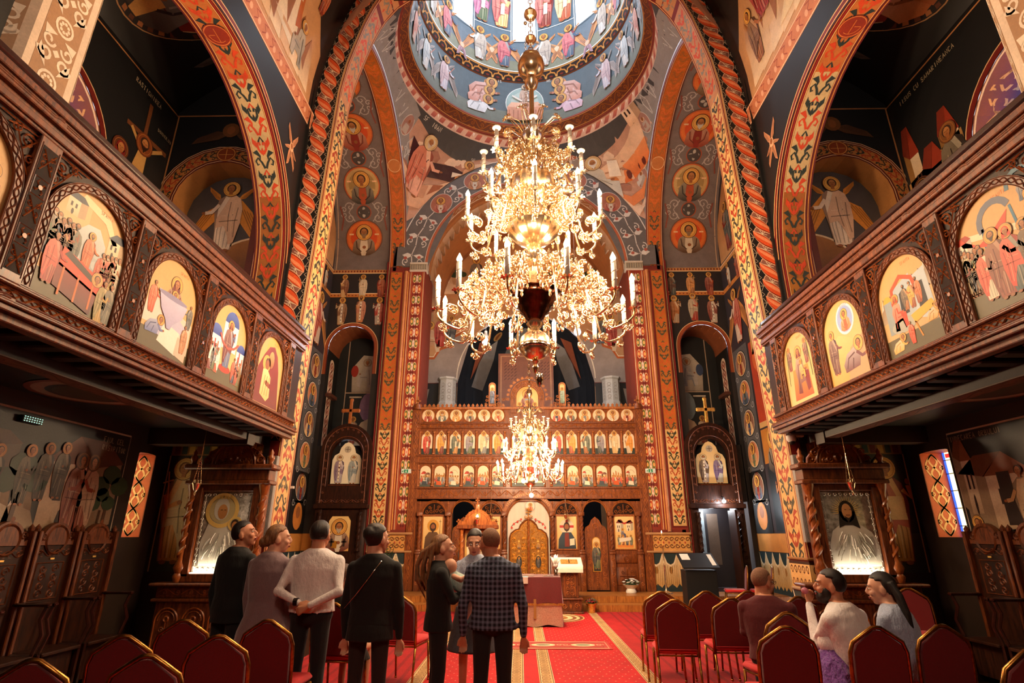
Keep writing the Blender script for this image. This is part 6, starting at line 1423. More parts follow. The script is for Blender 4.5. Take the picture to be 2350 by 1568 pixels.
# crowning arch
b = MB(); o_ = archpts(0, 5.1, 5.58, .50, 24); i_ = archpts(0, 5.1, 5.58, .32, 24); b.ringprism(o_, i_, -.1, .06, lambda x, y, z: (x, -y, z - .3), open_=True); b.build('crown_arch', 'wood_mid', ic, autos=40)
b = MB(); c = Cv(b, fi, lift=.5, base=.06); c.stroke(arcp(0, 5.58, .48, -10, 190, 40), .025, '#000000', 0); c.stroke(arcp(0, 5.58, .34, -10, 190, 40), .02, '#000000', 0)
for i in range(15):
 a_ = radians(-8 + i * 14); c.stroke(spiral(.41 * cos(a_), 5.58 + .41 * sin(a_), .045, a_, 1.2, 1 if i % 2 else -1), .018, '#000000', 0)
 r_ = .56; c.poly([(r_ * cos(a_) + .06 * cos(a_ + t), 5.58 + r_ * sin(a_) + .06 * sin(a_ + t) * (1.3 if abs(t) < .4 else .8)) for t in (-2, -1.2, -.6, 0, .6, 1.2, 2)], '#000000', 0)
for q in (-1, 1):
 for i in range(5): c.stroke(spiral(q * (.62 + i * .09), 5.4 - i * .02 + .12 * (i < 2), .055, 0, 1.3, q), .02, '#000000', 0)
b.build('crown_carving', 'wood_hi', ic, autos=60)
b = MB(); c = Cv(b, fi, base=.0, step=.001); c.poly(archpts(0, 5.15, 5.6, .33, 20), '#e8c486', 0, '#e8b468'); bust(c, 0, 5.55, .33, '#8c94a0', '#7a1c1a', L=1, veil='#7a1c1a'); bust(c, 0, 5.36, .16, '#d88a34', '#c8642c', L=14); bust(c, -.22, 5.3, .16, '#5c5c78', '#6a4a5c', L=1); bust(c, .22, 5.3, .16, '#5c5c78', '#6a4a5c', L=1); b.build('crown_icon', 'icon', ic)
for q in (-1, 1):
 x = q * 1.04; b = MB(); b.ringprism(archpts(x, 5.3, 5.92, .105, 12), archpts(x, 5.36, 5.92, .07, 12), -.03, .03, lambda x, y, z: (x, -y, z - .3)); c = Cv(b, fi, lift=.4, base=.0)
 for w2 in (-1, 1):
  for i in range(3): c.stroke(spiral(x + w2 * (.14 + .02 * i), 5.6 - i * .11, .05, 0, 1.3, w2), .022, '#000000', 0)
 b.build('finial_frame', 'wood_hi', ic, autos=50); b = MB(); c = Cv(b, fi, base=.004, step=.001); c.poly(archpts(x, 5.36, 5.92, .075, 10), '#e8c07c', 0); c.rect(x - .07, 5.36, x + .07, 5.48, '#2c3430', 1); saint(c, x, 5.38, .5, '#5c6c88' if q < 0 else '#6c8870', '#3a4a5c' if q < 0 else '#88a088', L=2, mir=-q); b.build('finial_icon', 'icon', ic)
 # side posts
 x = q * 3.24; b = MB(); ibox(b, x - .13, x + .13, .3, 5.2, 0, .06, .01); b.lathe([(.13, 4.9), (.13, 4.95), (.1, 5.05), (0, 5.1)], 12, (x, -.03, 0)); b.build('side_post', 'wood_mid', ic, autos=40)
 b = MB(); c = Cv(b, fi, lift=.5, base=.06)
 for i in range(19):
  z = .5 + i * .25; c.stroke([(x, z), (x + .07, z + .125), (x, z + .25)], .014, '#000000', 0); c.stroke([(x, z), (x - .07, z + .125), (x, z + .25)], .014, '#000000', 0); c.ell(x, z + .125, .028, .05, '#000000', 4, 8)
 for w2 in (-.11, .11): c.stroke([(x + w2, .35), (x + w2, 5.15)], .014, '#000000', 0)
 b.build('post_carving', 'wood_hi', ic, autos=60)
 b = MB(); z = 5.42;
 for a, d in ((( -.025, .025), (5.2, 5.6)), ((-.09, .09), (5.44, 5.49))): b.box(x + a[0], x + a[1], -.04, 0, d[0] - .3, d[1] - .3, .008)
 b.build('post_cross', 'wood_hi', ic)
# lower storey
cols = [-3.0, -2.22, -1.42, -.66, .66, 1.45, 2.25, 3.0]
for x in cols:
 b = MB(); tw = lambda p: p
 ibox(b, x - .075, x + .075, .3, 1.25, 0, .13, .01); ibox(b, x - .085, x + .085, 1.22, 1.28, 0, .15); ibox(b, x - .085, x + .085, 2.2, 2.32, 0, .14, .015); ibox(b, x - .065, x + .065, 1.28, 1.34, 0, .13)
 b.lathe([(.045, 1.04), (.045, 1.92)], 10, (x, -.07, 0))
 for ph in (0, pi * 2 / 3, pi * 4 / 3): b.tube([(x + .042 * cos(a + ph), -.07 + .042 * sin(a + ph), 1.04 + .86 * a / (5 * pi)) for a in lin(0, 5 * pi, 40)], .017, 5)
 b.build('column', 'wood_mid', ic, autos=50)
 b = MB(); c = Cv(b, fi, lift=.5, base=.13)
 for i in range(4): c.stroke(spiral(x, .5 + i * .2, .05, 0, 1.4, 1 if i % 2 else -1), .018, '#000000', 0)
 c.stroke(spiral(x - .04, 2.27, .03, 0, 1.2, 1), .014, '#000000', 0); c.stroke(spiral(x + .04, 2.27, .03, pi, 1.2, -1), .014, '#000000', 0)
 c.stroke([(x, 2.42), (x, 2.6)], .02, '#000000', 0); c.stroke([(x - .04, 2.54), (x + .04, 2.54)], .018, '#000000', 0); b.build('column_carving', 'wood_hi', ic, autos=60)
def niche_arch(x, hw, zt):
 b = MB(); c = Cv(b, fi, lift=.6, base=0); c.stroke(arcp(x, zt - hw, hw, 0, 180, 24), .035, '#000000', 0); c.stroke(arcp(x, zt - hw, hw + .045, 0, 180, 24), .016, '#000000', 0); b.build('arch_moulding', 'wood_hi', ic, autos=60)
for x, hw in ((-2.62, .33), (-1.04, .31), (1.05, .32), (2.63, .33)):
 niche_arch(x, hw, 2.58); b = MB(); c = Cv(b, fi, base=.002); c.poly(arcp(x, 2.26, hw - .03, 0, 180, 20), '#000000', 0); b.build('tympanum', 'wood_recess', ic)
 b = MB(); c = Cv(b, fi, lift=.6, base=.004)
 for q in (-1, 1):
  for (a, d, r) in ((.08, .08, .06), (.2, .07, .06), (.12, .18, .05)): c.stroke(spiral(x + q * a, 2.26 + d, r, 0, 1.3, q), .018, '#000000', 0)
 c.stroke([(x, 2.28), (x, 2.52)], .02, '#000000', 0); b.build('tympanum_carving', 'wood_hi', ic, autos=60)
 b = MB(); ibox(b, x - .29, x + .29, 1.0, 1.22, 0, .03); ibox(b, x - .29, x + .29, .45, .9, 0, .02); c = Cv(b, fi, lift=.5, base=.03); c.stroke([(x, .5), (x, .85)], .03, '#000000', 0); c.stroke([(x - .2, .68), (x + .2, .68)], .03, '#000000', 0)
 for q in (-1, 1):
  for w2 in (-1, 1): c.stroke(spiral(x + q * .12, .68 + w2 * .1, .05, 0, 1.2, q), .016, '#000000', 0)
 c.ring(x, 1.11, .05, .075, '#000000', 0, 16); b.build('dado_panel', 'wood_mid', ic, autos=50)
niche_arch(-1.79, .33, 2.61); niche_arch(0, .6, 2.68); niche_arch(1.84, .33, 2.61)
b = MB(); c = Cv(b, fi, base=.03); c.stroke(arcp(0, 2.08, .72, 20, 160, 30), .11, '#000000', 0); b.build('door_arch_band', 'wood_hi', ic)
b = MB(); c = Cv(b, fi, base=.036);
for i in range(26): a_ = radians(35 + i * 4.4); c.stroke([(.69 * cos(a_), 2.08 + .69 * sin(a_)), (.745 * cos(a_ + .012), 2.08 + .745 * sin(a_ + .012))], .012, '#e8b060', 1)
b.build('carved_lettering', 'icon', ic)
def big_icon(x0, x1, z0, z1, kind, lab):
 b = MB(); b.ringprism([(x0 - .03, z0 - .03), (x1 + .03, z0 - .03), (x1 + .03, z1 + .03), (x0 - .03, z1 + .03)], [(x0, z0), (x1, z0), (x1, z1), (x0, z1)], 0, .03, lambda x, y, z: (x, -y, z - .3)); b.build('icon_frame', 'wood_hi', ic)
 b = MB(); c = Cv(b, fi, base=.008, step=.0008); c.rect(x0, z0, x1, z1, '#e2b468', 0, '#eccb8c'); k = c.sub((x0 + x1) / 2, z0, x1 - x0)
 for q in lin(x0, x1, 2): c.stroke([(q, z0), (q, z1)], .012, 'G#f0c878', 1)
 if kind == 0: k.ell(0, 1.1, .3, .3, '#d89a3c', 1, 22); k.poly([(-.42, 0), (-.38, .55), (-.2, .8), (.2, .8), (.38, .55), (.42, 0)], '#4a3020', 2, '#6a4a2c'); k.ell(0, 1.04, .17, .22, '#3a2012', 3); k.ell(0, 1.03, .11, .15, SKIN, 4); k.poly([(-.13, 1.0), (0, .72), (.13, 1.0), (0, .94)], '#3a2012', 5); k.stroke([(.36, .3), (.36, 1.4)], .015, '#4a2c14', 5); k.stroke([(.3, 1.3), (.42, 1.3)], .02, '#4a2c14', 5)
 elif kind == 1: bust(k, 0, .85, .85, '#3a4a68', '#7a2a1c', L=2, veil='#7a2a1c')
 elif kind == 2: k.ell(0, 1.05, .36, .36, '#d8cbb0', 1, 26); k.rect(-.36, 1.0, .36, 1.12, '#b8281c', 2); k.rect(-.06, 1.05, .06, 1.4, '#b8281c', 2); k.poly([(-.45, 0), (-.42, .45), (-.22, .78), (.22, .78), (.42, .45), (.45, 0)], '#22303c', 3, '#2c4050'); k.poly([(-.12, .1), (-.1, .75), (.1, .75), (.12, .1)], '#7a2a1c', 4); k.ell(0, 1.05, .16, .23, '#3a1c0e', 4); k.ell(0, 1.03, .11, .16, SKIN, 5); k.poly([(-.11, .97), (0, .78), (.11, .97), (0, .92)], '#3a1c0e', 6); k.poly([(.14, .15), (.38, .18), (.38, .5), (.14, .46)], '#e8dcc0', 6)
 else: house(k, -.4, .8, .35, .6, '#d8c8b0', '#7a2a1c', 2); house(k, .1, .85, .35, .5, '#e0ccac', '#8a3a24', 2); k.stroke([(-.3, 1.35), (0, 1.2), (.35, 1.35)], .08, '#b8281c', 3); seat_fig(k, -.1, .5, .5, '#3a4a78', '#2c3c64', L=4); crowd(k, -.4, .4, .15, .5, 4, 4, random.Random(6), halo=HALO); k.poly([(-.3, .3), (.3, .4), (.3, .55), (-.3, .5)], '#e8dcc8', 18); k.rect(-.4, .05, .4, .2, '#e08a3c', 3)
 o = b.build('panel_icon', 'icon', ic); o['label'] = lab
big_icon(-2.9, -2.36, 1.36, 2.2, 0, 'icon of a bearded saint in brown'); big_icon(-1.3, -.78, 1.36, 2.2, 1, 'icon of a red-veiled mother'); big_icon(.78, 1.32, 1.36, 2.2, 2, 'icon with a red cross in the halo'); big_icon(2.36, 2.9, 1.36, 2.2, 3, 'icon of a birth scene with red canopy')
for q, x in ((-1, -1.79), (1, 1.84)):
 pts = [(x - .31, .33), (x - .31, 1.75), (x - .27, 1.9), (x - .16, 1.97), (x - .1, 2.1), (x, 2.18), (x + .1, 2.1), (x + .16, 1.97), (x + .27, 1.9), (x + .31, 1.75), (x + .31, .33)]
 b = MB(); b.prism([(a, d - .3) for a, d in pts], .02, .06, None); b.build('side_door', 'wood_mid', ic)
 b = MB(); c = Cv(b, lambda u, v, h: (u, .02 - h, v - .3), lift=.5, base=0); c.stroke(pts[1:-1], .02, '#000000', 0)
 for i in range(11):
  for w2 in (-1, 1): c.stroke(spiral(x + w2 * .2, .45 + i * .14, .06, 0, 1.4, w2 * (1 if i % 2 else -1)), .018, '#000000', 0)
 for i in range(4): c.stroke(spiral(x, .4 + i * .1, .05, 0, 1.3, 1), .018, '#000000', 0)
 c.ring(x, 1.95, .05, .08, '#000000', 0, 14); b.build('door_carving', 'wood_hi', ic, autos=60)
 b = MB(); c = Cv(b, lambda u, v, h: (u, .005 - h, v - .3), step=.001); c.poly(archpts(x, .78, 1.55, .11, 12), 'G#e8b04c', 0); c.poly(archpts(x, .8, 1.55, .09, 12), '#e8c890', 1); c.rect(x - .09, .8, x + .09, 1.0, '#1c2c28', 2); saint(c, x, .84, .7, '#5a6a48', '#24333c', L=3, hair='#5a2c14'); b.build('door_icon', 'icon', ic)
# royal doors
for q in (-1, 1):
 pts = [(q * .01, .38), (q * .5, .38), (q * .5, 1.62), (q * .46, 1.74), (q * .34, 1.83), (q * .25, 1.85), (q * .2, 1.96), (q * .1, 2.06), (q * .01, 2.1)]
 b = MB(); b.prism([(a, d - .3) for a, d in pts], -.01, .02); b.build('royal_door', 'gold_dark', ic)
 b = MB(); c = Cv(b, fi, lift=.6, base=.014); c.stroke([(p[0] + q * .015, p[1] + .012) for p in pts[1:]], .045, '#000000', 0); b.build('door_edge', 'wood_mid', ic)
 b = MB(); c = Cv(b, fi, lift=.6, base=.012); c.stroke(pts + pts[:1], .028, '#000000', 0); c.stroke([(q * .06, .42), (q * .06, 1.65)] + arcp(q * .26, 1.62, .2, 180 if q > 0 else 0, 0 if q > 0 else 180, 12) + [(q * .46, .42)], .02, '#000000', 0)
 for i in range(10):
  for w2 in (-1, 1): c.stroke(spiral(q * .26 + w2 * .12, .48 + i * .125, .055, 0 if w2 > 0 else pi, 1.5, w2 * (1 if i % 2 else -1)), .03, '#000000', 0)
  c.poly([(q * .26 - .03, .42 + i * .125), (q * .26, .47 + i * .125), (q * .26 + .03, .42 + i * .125), (q * .26, .39 + i * .125)], '#000000', 3)
 for i in range(5): c.stroke(spiral(q * (.1 + .05 * (i % 2)), 1.72 + i * .06, .04, 0, 1.3, q), .016, '#000000', 0)
 for zc in (.62, 1.42): c.ring(q * .26, zc, .05, .075, '#000000', 3, 18)
 c.ring(q * .26, 1.02, .07, .1, '#000000', 3, 20, 1.9); b.build('gilded_scrollwork', 'gold2', ic, autos=60)
 b = MB(); c = Cv(b, fi, base=.03, step=.0008); c.ell(q * .26, 1.02, .075, .15, '#2a2420', 0, 20); saint(c, q * .26, .89, .26, '#3a4a5c', '#24303c', L=1)
 for zc in (.62, 1.42): c.ell(q * .26, zc, .055, .055, '#b88a4c', 0); bust(c, q * .26, zc - .01, .06, '#7a4a2c', '#5a3a28', L=1)
 b.build('door_medallions', 'icon', ic)
b = MB(); b.lathe([(.03, .08), (.03, 1.8), (.045, 1.83), (.02, 1.88), (0, 1.95)], 10, (0, -.04, 0))
for ph in (0, pi): b.tube([(.03 * cos(a + ph), -.04 + .03 * sin(a + ph), .1 + 1.65 * a / (12 * pi)) for a in lin(0, 12 * pi, 90)], .013, 5)
b.build('twisted_post', 'wood_hi', ic, autos=60)
b = MB(); c = Cv(b, fi, lift=.6, base=.05); c.stroke([(0, 2.08), (0, 2.42)], .03, '#000000', 0); c.stroke([(-.08, 2.3), (.08, 2.3)], .03, '#000000', 0)
for q in (-1, 1): c.stroke(spiral(q * .07, 2.18, .05, 0, 1.4, q), .02, '#000000', 0); c.stroke(spiral(q * .05, 2.38, .04, 0, 1.3, -q), .016, '#000000', 0)
b.build('door_cross', 'gold2', ic, autos=60)
# white curtain in the door arch
M['curtain'] = fabric('white_curtain_cloth', '#efe4d8', '#e0d2c4', 200, .9, .2, .4, 5)
b = MB(); us = lin(-.58, .58, 60); b.grid(lambda u, v: (u, .09 + .02 * sin(u * 38) * (1.1 - v * .3), v), us, lin(.0, 2.4, 8))
cu = b.build('door_curtain', 'curtain', None, True, loc=(0, IY, .3)); props(cu, 'white curtain behind the gilded double doors of the icon screen', 'curtain')
b = MB(); c = Cv(b, lambda u, v, h: (u, .06 - h, v - .3), base=0.0)
for q in (-1, 1):
 c.stroke([(q * .1, 2.0), (q * .25, 2.1), (q * .42, 2.0), (q * .48, 1.92)], .012, '#8a3a24', 1)
 for (a, d) in ((.2, 2.12), (.3, 2.06), (.4, 2.0), (.46, 1.9)): c.ell(q * a, d, .03, .03, '#c8301c', 2, 8)
b.build('flower_embroidery', 'icon', cu)['kind'] = 'stuff'; b = MB(); c = Cv(b, lambda u, v, h: (u, .06 - h, v - .3), base=0.0)
c.ell(.05, 2.48, .15, .15, '#b8b8b0', 1, 20); c.ell(.05, 2.48, .12, .12, '#dcd6c8', 2, 20); bust(c, .06, 2.46, .13, '#c8402c', '#e08a5c', L=3); b.build('embroidered_icon', 'icon', cu)
# ================================================================ CHANDELIERS
def curl(b, p, r, t0, turns, d, w0=.012, w1=.007, y=0, n=16):
 b.tube([(a, y, c) for a, c in spiral(p[0], p[1], r, t0, turns, d, n, .15)], list(np.linspace(w1, w0, n))[::-1], 6)
def arm_mesh(r0, r1, z0, z1, sc=1.0, lite=False):
 """gilded bracket in the x-z plane from the stem (r0,z0) to the candle cup (r1,z1)"""
 b = MB(); n = 6 if lite else 7; d = r1 - r0
 P = [(r0, 0, z0), (r0 + d * .15, 0, z0 + .09 * sc), (r0 + d * .35, 0, z0 + .05 * sc), (r0 + d * .5, 0, z0 - .12 * sc), (r0 + d * .64, 0, z1 - .20 * sc), (r0 + d * .82, 0, z1 - .22 * sc), (r0 + d * .97, 0, z1 - .12 * sc), (r1, 0, z1 - .03 * sc)]
 pp = np.array(P); t = np.linspace(0, 1, len(P)); q = np.linspace(0, 1, 22 if not lite else 14)
 # smooth through Catmull-like resampling
 out = []
 for x in q:
  i = min(int(x * (len(P) - 1)), len(P) - 2); f = x * (len(P) - 1) - i
  p0, p1, p2, p3 = pp[max(i - 1, 0)], pp[i], pp[i + 1], pp[min(i + 2, len(P) - 1)]
  out.append(.5 * ((2 * p1) + (-p0 + p2) * f + (2 * p0 - 5 * p1 + 4 * p2 - p3) * f * f + (-p0 + 3 * p1 - 3 * p2 + p3) * f ** 3))
 b.tube(out, .016 * sc ** .5, n)
 if not lite:
  for (a, c_, r, t0, tu, dr) in ((.2, .20, .09, -1, 1.6, 1), (.42, .14, .10, 2.5, 1.7, -1), (.3, -.10, .08, 1, 1.5, -1), (.55, -.02, .09, .5, 1.6, 1), (.66, -.34, .08, 2, 1.4, 1), (.8, -.08, .085, -2, 1.6, -1), (.92, -.30, .06, 1.4, 1.4, 1), (.12, .02, .07, 2, 1.5, 1), (.5, .28, .06, 0, 1.4, 1), (.08, .28, .06, 3, 1.4, -1)):
   zz = z0 + (z1 - z0) * a + c_ * sc
   curl(b, (r0 + d * a, zz), r * sc, t0, tu, dr, .013, .008)
   curl(b, (r0 + d * a + .03, zz + .02), r * sc * .6, t0 + 2, tu, -dr, .011, .007, y=.03); curl(b, (r0 + d * a - .03, zz - .02), r * sc * .6, t0 + 2, tu, -dr, .011, .007, y=-.03)
  for a, c_ in ((.72, -.30), (.9, -.24), (.35, -.22), (.05, -.12)):
   x, z = r0 + d * a, z0 + (z1 - z0) * a + c_ * sc; b.lathe([(0, -.07 * sc), (.022 * sc, -.03 * sc), (.012 * sc, 0), (.028 * sc, .025 * sc), (0, .04 * sc)], 6, (x, 0, z))
 else:
  for (a, c_, r, t0, tu, dr) in ((.3, .12, .07, 0, 1.3, 1), (.6, -.04, .07, 2, 1.4, -1), (.8, -.1, .05, 0, 1.3, 1)): curl(b, (r0 + d * a, z0 + (z1 - z0) * a + c_ * sc), r * sc, t0, tu, dr, .011 * sc ** .5, .007, n=9)
  b.lathe([(0, -.08 * sc), (.03 * sc, -.03 * sc), (0, .03 * sc)], 5, (r0 + d * .75, 0, z1 - .26 * sc))
 # cup with petals
 cx = r1; m = 8 if not lite else 6
 b.lathe([(.008, z1 - .07 * sc), (.02 * sc, z1 - .05 * sc), (.014 * sc, z1 - .03 * sc), (.03 * sc, z1 - .012 * sc), (.03 * sc, z1)], 8, (cx, 0, 0))
 for k in range(m):
  a = 2 * pi * k / m; c0, s0 = cos(a), sin(a)
  b.add([(cx + .02 * sc * c0 - .016 * sc * s0, .02 * sc * s0 + .016 * sc * c0, z1 - .01), (cx + .02 * sc * c0 + .016 * sc * s0, .02 * sc * s0 - .016 * sc * c0, z1 - .01), (cx + .075 * sc * cos(a - .15), .075 * sc * sin(a - .15), z1 + .012), (cx + .085 * sc * c0, .085 * sc * s0, z1 - .006), (cx + .075 * sc * cos(a + .15), .075 * sc * sin(a + .15), z1 + .012)], [(0, 1, 2, 3, 4)])
 return b
def candle_mesh(cx, z1, h, r):
 b = MB(); b.lathe([(r, 0), (r, h)], 10, (cx, 0, z1)); return b
def stripe_mesh(cx, z1, h, r):
 b = MB()
 b.tube([(cx + r * 1.04 * cos(a), r * 1.04 * sin(a), z1 + h * .04 + h * .92 * a / (6 * pi)) for a in lin(0, 6 * pi, 40)], r * .13, 4)
 return b
def flame_mesh(cx, z1, h, r):
 b = MB(); b.lathe([(r * .55, 0), (r * 1.05, h * .22), (r, h * .42), (r * .5, h * .72), (r * .12, h * .95), (0, h)], 8, (cx, 0, z1)); return b
def bell_mesh(cx, z1, r):
 b = MB(); b.lathe([(r * .5, 0), (r * .9, r * .6), (r * 1.9, r * 1.3), (r * 2.1, r * 1.7), (r * 1.8, r * 1.75), (0, r * 1.2)], 12, (cx, 0, z1)); return b
def chandelier(root, prof, tiers, sc, lite, flower=None, fl='flame', bell=True):
 b = MB()
 for (pr_, flute, fn) in prof: b.lathe(pr_, 48 if not lite else 24, (0, 0, 0), flute, fn)
 b.build('stem', 'gold', root, autos=35 if not lite else 50)
 for (N_, r0, r1, z0, z1, ch, cr, lit, ph) in tiers:
  A = arm_mesh(r0, r1, z0, z1, sc, lite).mesh('arm', 'gold', True); Cm = candle_mesh(r1, z1, ch, cr).mesh('candle', 'candle', True); St = stripe_mesh(r1, z1, ch, cr).mesh('candle_stripe', 'gold', True) if not lite else None
  F = flame_mesh(r1, z1 + ch, ch * (.32 if not lite else .38), cr * (1.0 if not lite else 1.3)).mesh('flame_bulb', fl, True) if lit else bell_mesh(r1, z1 + ch, cr * (1 if bell else .7)).mesh('bulb_holder', 'candle', True)
  for k in range(N_):
   a = -pi / 2 + (k + .5) * 2 * pi / N_ + ph
   o = link(bpy.data.objects.new('arm', A), root); o.rotation_euler[2] = a
   for me in (Cm, St, F):
    if me: link(bpy.data.objects.new(me.name.split('.')[0], me), o)
 if flower:
  N_, r0, r1, z0, z1 = flower; b = MB()
  for q in (-1, 0, 1): b.tube([(r0, q * .02, z0), (r0 + (r1 - r0) * .4, q * .05, z0 + (z1 - z0) * (.7 + .15 * q)), (r0 + (r1 - r0) * .8, q * .03, z1 + .02), (r1, 0, z1)], .008 * sc, 5)
  u = np.array((cos(.8), 0, sin(.8))); v = np.array((0, 1, 0)); w_ = np.array((-sin(.8), 0, cos(.8))); R_ = .095 * sc
  ce = np.array((r1, 0, z1)); pts = []
  for k in range(32): r_ = R_ * (1 if k % 2 else .72); pts.append(ce + r_ * (cos(2 * pi * k / 32) * w_ + sin(2 * pi * k / 32) * v) + u * (.0 if k % 2 else .012))
  o_ = len(b.v); b.add(pts + [ce + u * .03], [(k, (k + 1) % 32, 32) for k in range(32)]); b.sphere(tuple(ce + u * .02), .028 * sc, 8, 6)
  for k in range(8): b.sphere(tuple(ce + .062 * sc * (cos(k * pi / 4) * w_ + sin(k * pi / 4) * v) + u * .02), .013 * sc, 6, 4)
  me = b.mesh('rosette_spray', 'gold', False)
  for k in range(N_):
   o = link(bpy.data.objects.new('rosette_spray', me), root); o.rotation_euler[2] = -pi / 2 + (k + .5) * 2 * pi / N_
CX0, CY0 = .0, 7.0
big = thing('chandelier', 'great tiered brass chandelier with striped candles, hanging over the nave carpet', 'chandelier', (CX0, CY0, 3.7), group='brass chandeliers')
Z = lambda z: z - 3.7
prof = [([(0, Z(3.72)), (.03, Z(3.76)), (.05, Z(3.82)), (.025, Z(3.86)), (.06, Z(3.9)), (.03, Z(3.93))], 0, 0),
  ([(.03, Z(3.92)), (.13, Z(3.96)), (.2, Z(4.05)), (.215, Z(4.13)), (.21, Z(4.15))], 0, 0), ([(.2, Z(4.15)), (.18, Z(4.24)), (.1, Z(4.32)), (.05, Z(4.36)), (.09, Z(4.40)), (.11, Z(4.44)), (.08, Z(4.47))], .06, 22),
  ([(.12, Z(4.86)), (.38, Z(4.88)), (.37, Z(4.93)), (.3, Z(4.97)), (.2, Z(5.05)), (.13, Z(5.2)), (.12, Z(5.25))], .05, 16),
  ([(.08, Z(5.25)), (.16, Z(5.32)), (.19, Z(5.42)), (.16, Z(5.52)), (.08, Z(5.6)), (.07, Z(5.64))], .1, 22), ([(.08, Z(5.64)), (.22, Z(5.7)), (.33, Z(5.82)), (.36, Z(5.92)), (.3, Z(5.97)), (.16, Z(6.0)), (.1, Z(6.08))], .07, 30),
  ([(.09, Z(6.08)), (.14, Z(6.2)), (.1, Z(6.34)), (.13, Z(6.38))], .1, 18), ([(.13, Z(6.38)), (.24, Z(6.46)), (.31, Z(6.6)), (.31, Z(6.72)), (.24, Z(6.82)), (.14, Z(6.88)), (.1, Z(6.96))], .07, 26),
  ([(.08, Z(6.96)), (.13, Z(7.05)), (.15, Z(7.15)), (.1, Z(7.27)), (.16, Z(7.3)), (.07, Z(7.36))], .08, 16), ([(.07, Z(7.36)), (.15, Z(7.44)), (.17, Z(7.54)), (.1, Z(7.66)), (.05, Z(7.74)), (.035, Z(7.8)), (.035, Z(8.46))], .06, 16),
  ([(.04, Z(8.44)), (.09, Z(8.5)), (.11, Z(8.6)), (.06, Z(8.68)), (.14, Z(8.72)), (.2, Z(8.82)), (.215, Z(8.92)), (.2, Z(9.0)), (.19, Z(9.02))], .03, 26), ([(.2, Z(9.02)), (.17, Z(9.1)), (.08, Z(9.16)), (.03, Z(9.2))], 0, 0)]
TI = [(12, .34, 1.33, Z(5.0), Z(4.52), .38, .033, True, 0), (10, .26, .98, Z(6.2), Z(5.9), .36, .031, True, pi / 10), (8, .2, .74, Z(7.02), Z(6.88), .33, .031, False, pi / 8), (8, .3, .8, Z(5.0), Z(5.02), .001, .001, True, .1)]
chandelier(big, prof, TI[:3], 1.0, False, (8, .1, .42, Z(7.5), Z(7.75)))
b = MB(); b.lathe([(.07, Z(4.46)), (.12, Z(4.5)), (.15, Z(4.56)), (.2, Z(4.6)), (.22, Z(4.66)), (.28, Z(4.69)), (.29, Z(4.75)), (.34, Z(4.78)), (.37, Z(4.87))], 40); b.build('bronze_bowl', 'bronze', big, True)
b = MB(); b.lathe([(0, Z(3.55)), (.03, Z(3.58)), (.055, Z(3.66)), (.06, Z(3.72)), (.02, Z(3.75))], 16, (.05, 0, 0)); b.build('polished_pendant', 'chrome', big, True); b = MB(); b.lathe([(.208, Z(4.07)), (.216, Z(4.13))], 30); b.build('globe_rim', 'chrome', big, True)
# rings of filigree between the arms
for (N_, R0, z, s_) in ((24, .55, 4.98, 1.0), (20, .42, 6.1, .9), (24, .9, 4.75, .9), (16, .3, 6.98, .8)):
 b = MB()
 for (a, c_, r, t0, dr) in ((0, .06, .09, 0, 1), (.1, -.04, .08, 2, -1), (-.06, -.1, .07, 1, 1), (.05, .16, .06, 3, -1), (.12, .09, .05, 1, 1)): curl(b, (R0 + a * s_, Z(z) + c_ * s_), r * s_, t0, 1.6, dr, .013, .008)
 b.lathe([(0, -.08), (.03, -.03), (.01, 0), (.03, .04), (0, .1)], 6, (R0 + .02, 0, Z(z) + .22 * s_))
 me = b.mesh('filigree', 'gold', True)
 for k in range(N_): o = link(bpy.data.objects.new('filigree', me), big); o.rotation_euler[2] = 2 * pi * (k + .25) / N_
def chain(root, x, z0, z1, r=.03, knobs=()):
 b = MB(); z = z0; k = 0
 while z < z1:
  a = k % 2; b.tube([(x + (r * cos(t) if a else 0), (0 if a else r * cos(t)), z + r * 1.6 * sin(t)) for t in lin(0, 2 * pi, 9)[:-1]], r * .28, 4, closed=True); z += r * 2.5; k += 1
 for kz, kr in knobs: b.lathe([(.02, -kr), (kr * .7, -kr * .8), (kr, -kr * .1), (kr * .9, kr * .3), (kr * .4, kr * .7), (.02, kr)], 16, (x, 0, kz), .05, 12)
 b.build('chain', 'gold', root)
chain(big, 0, Z(9.2), Z(14.3), .035, ((Z(9.5), .09), (Z(10.05), .11), (Z(10.6), .09), (Z(11.4), .1)))
for (N_, r1, z1, pw) in ((6, 1.15, 4.95, 26), (5, .85, 6.3, 26)):
 for k in range(N_):
  a = 2 * pi * (k + .5) / N_; lamp('chandelier_light', (r1 * cos(a), r1 * sin(a), Z(z1 + .05)), pw * 2.7, WARM2, .1, big)
sm = thing('chandelier', 'smaller three-tiered brass chandelier before the icon screen, below the dome', 'chandelier', (0, CY, 2.5), group='brass chandeliers')
Z2 = lambda z: z - 2.5
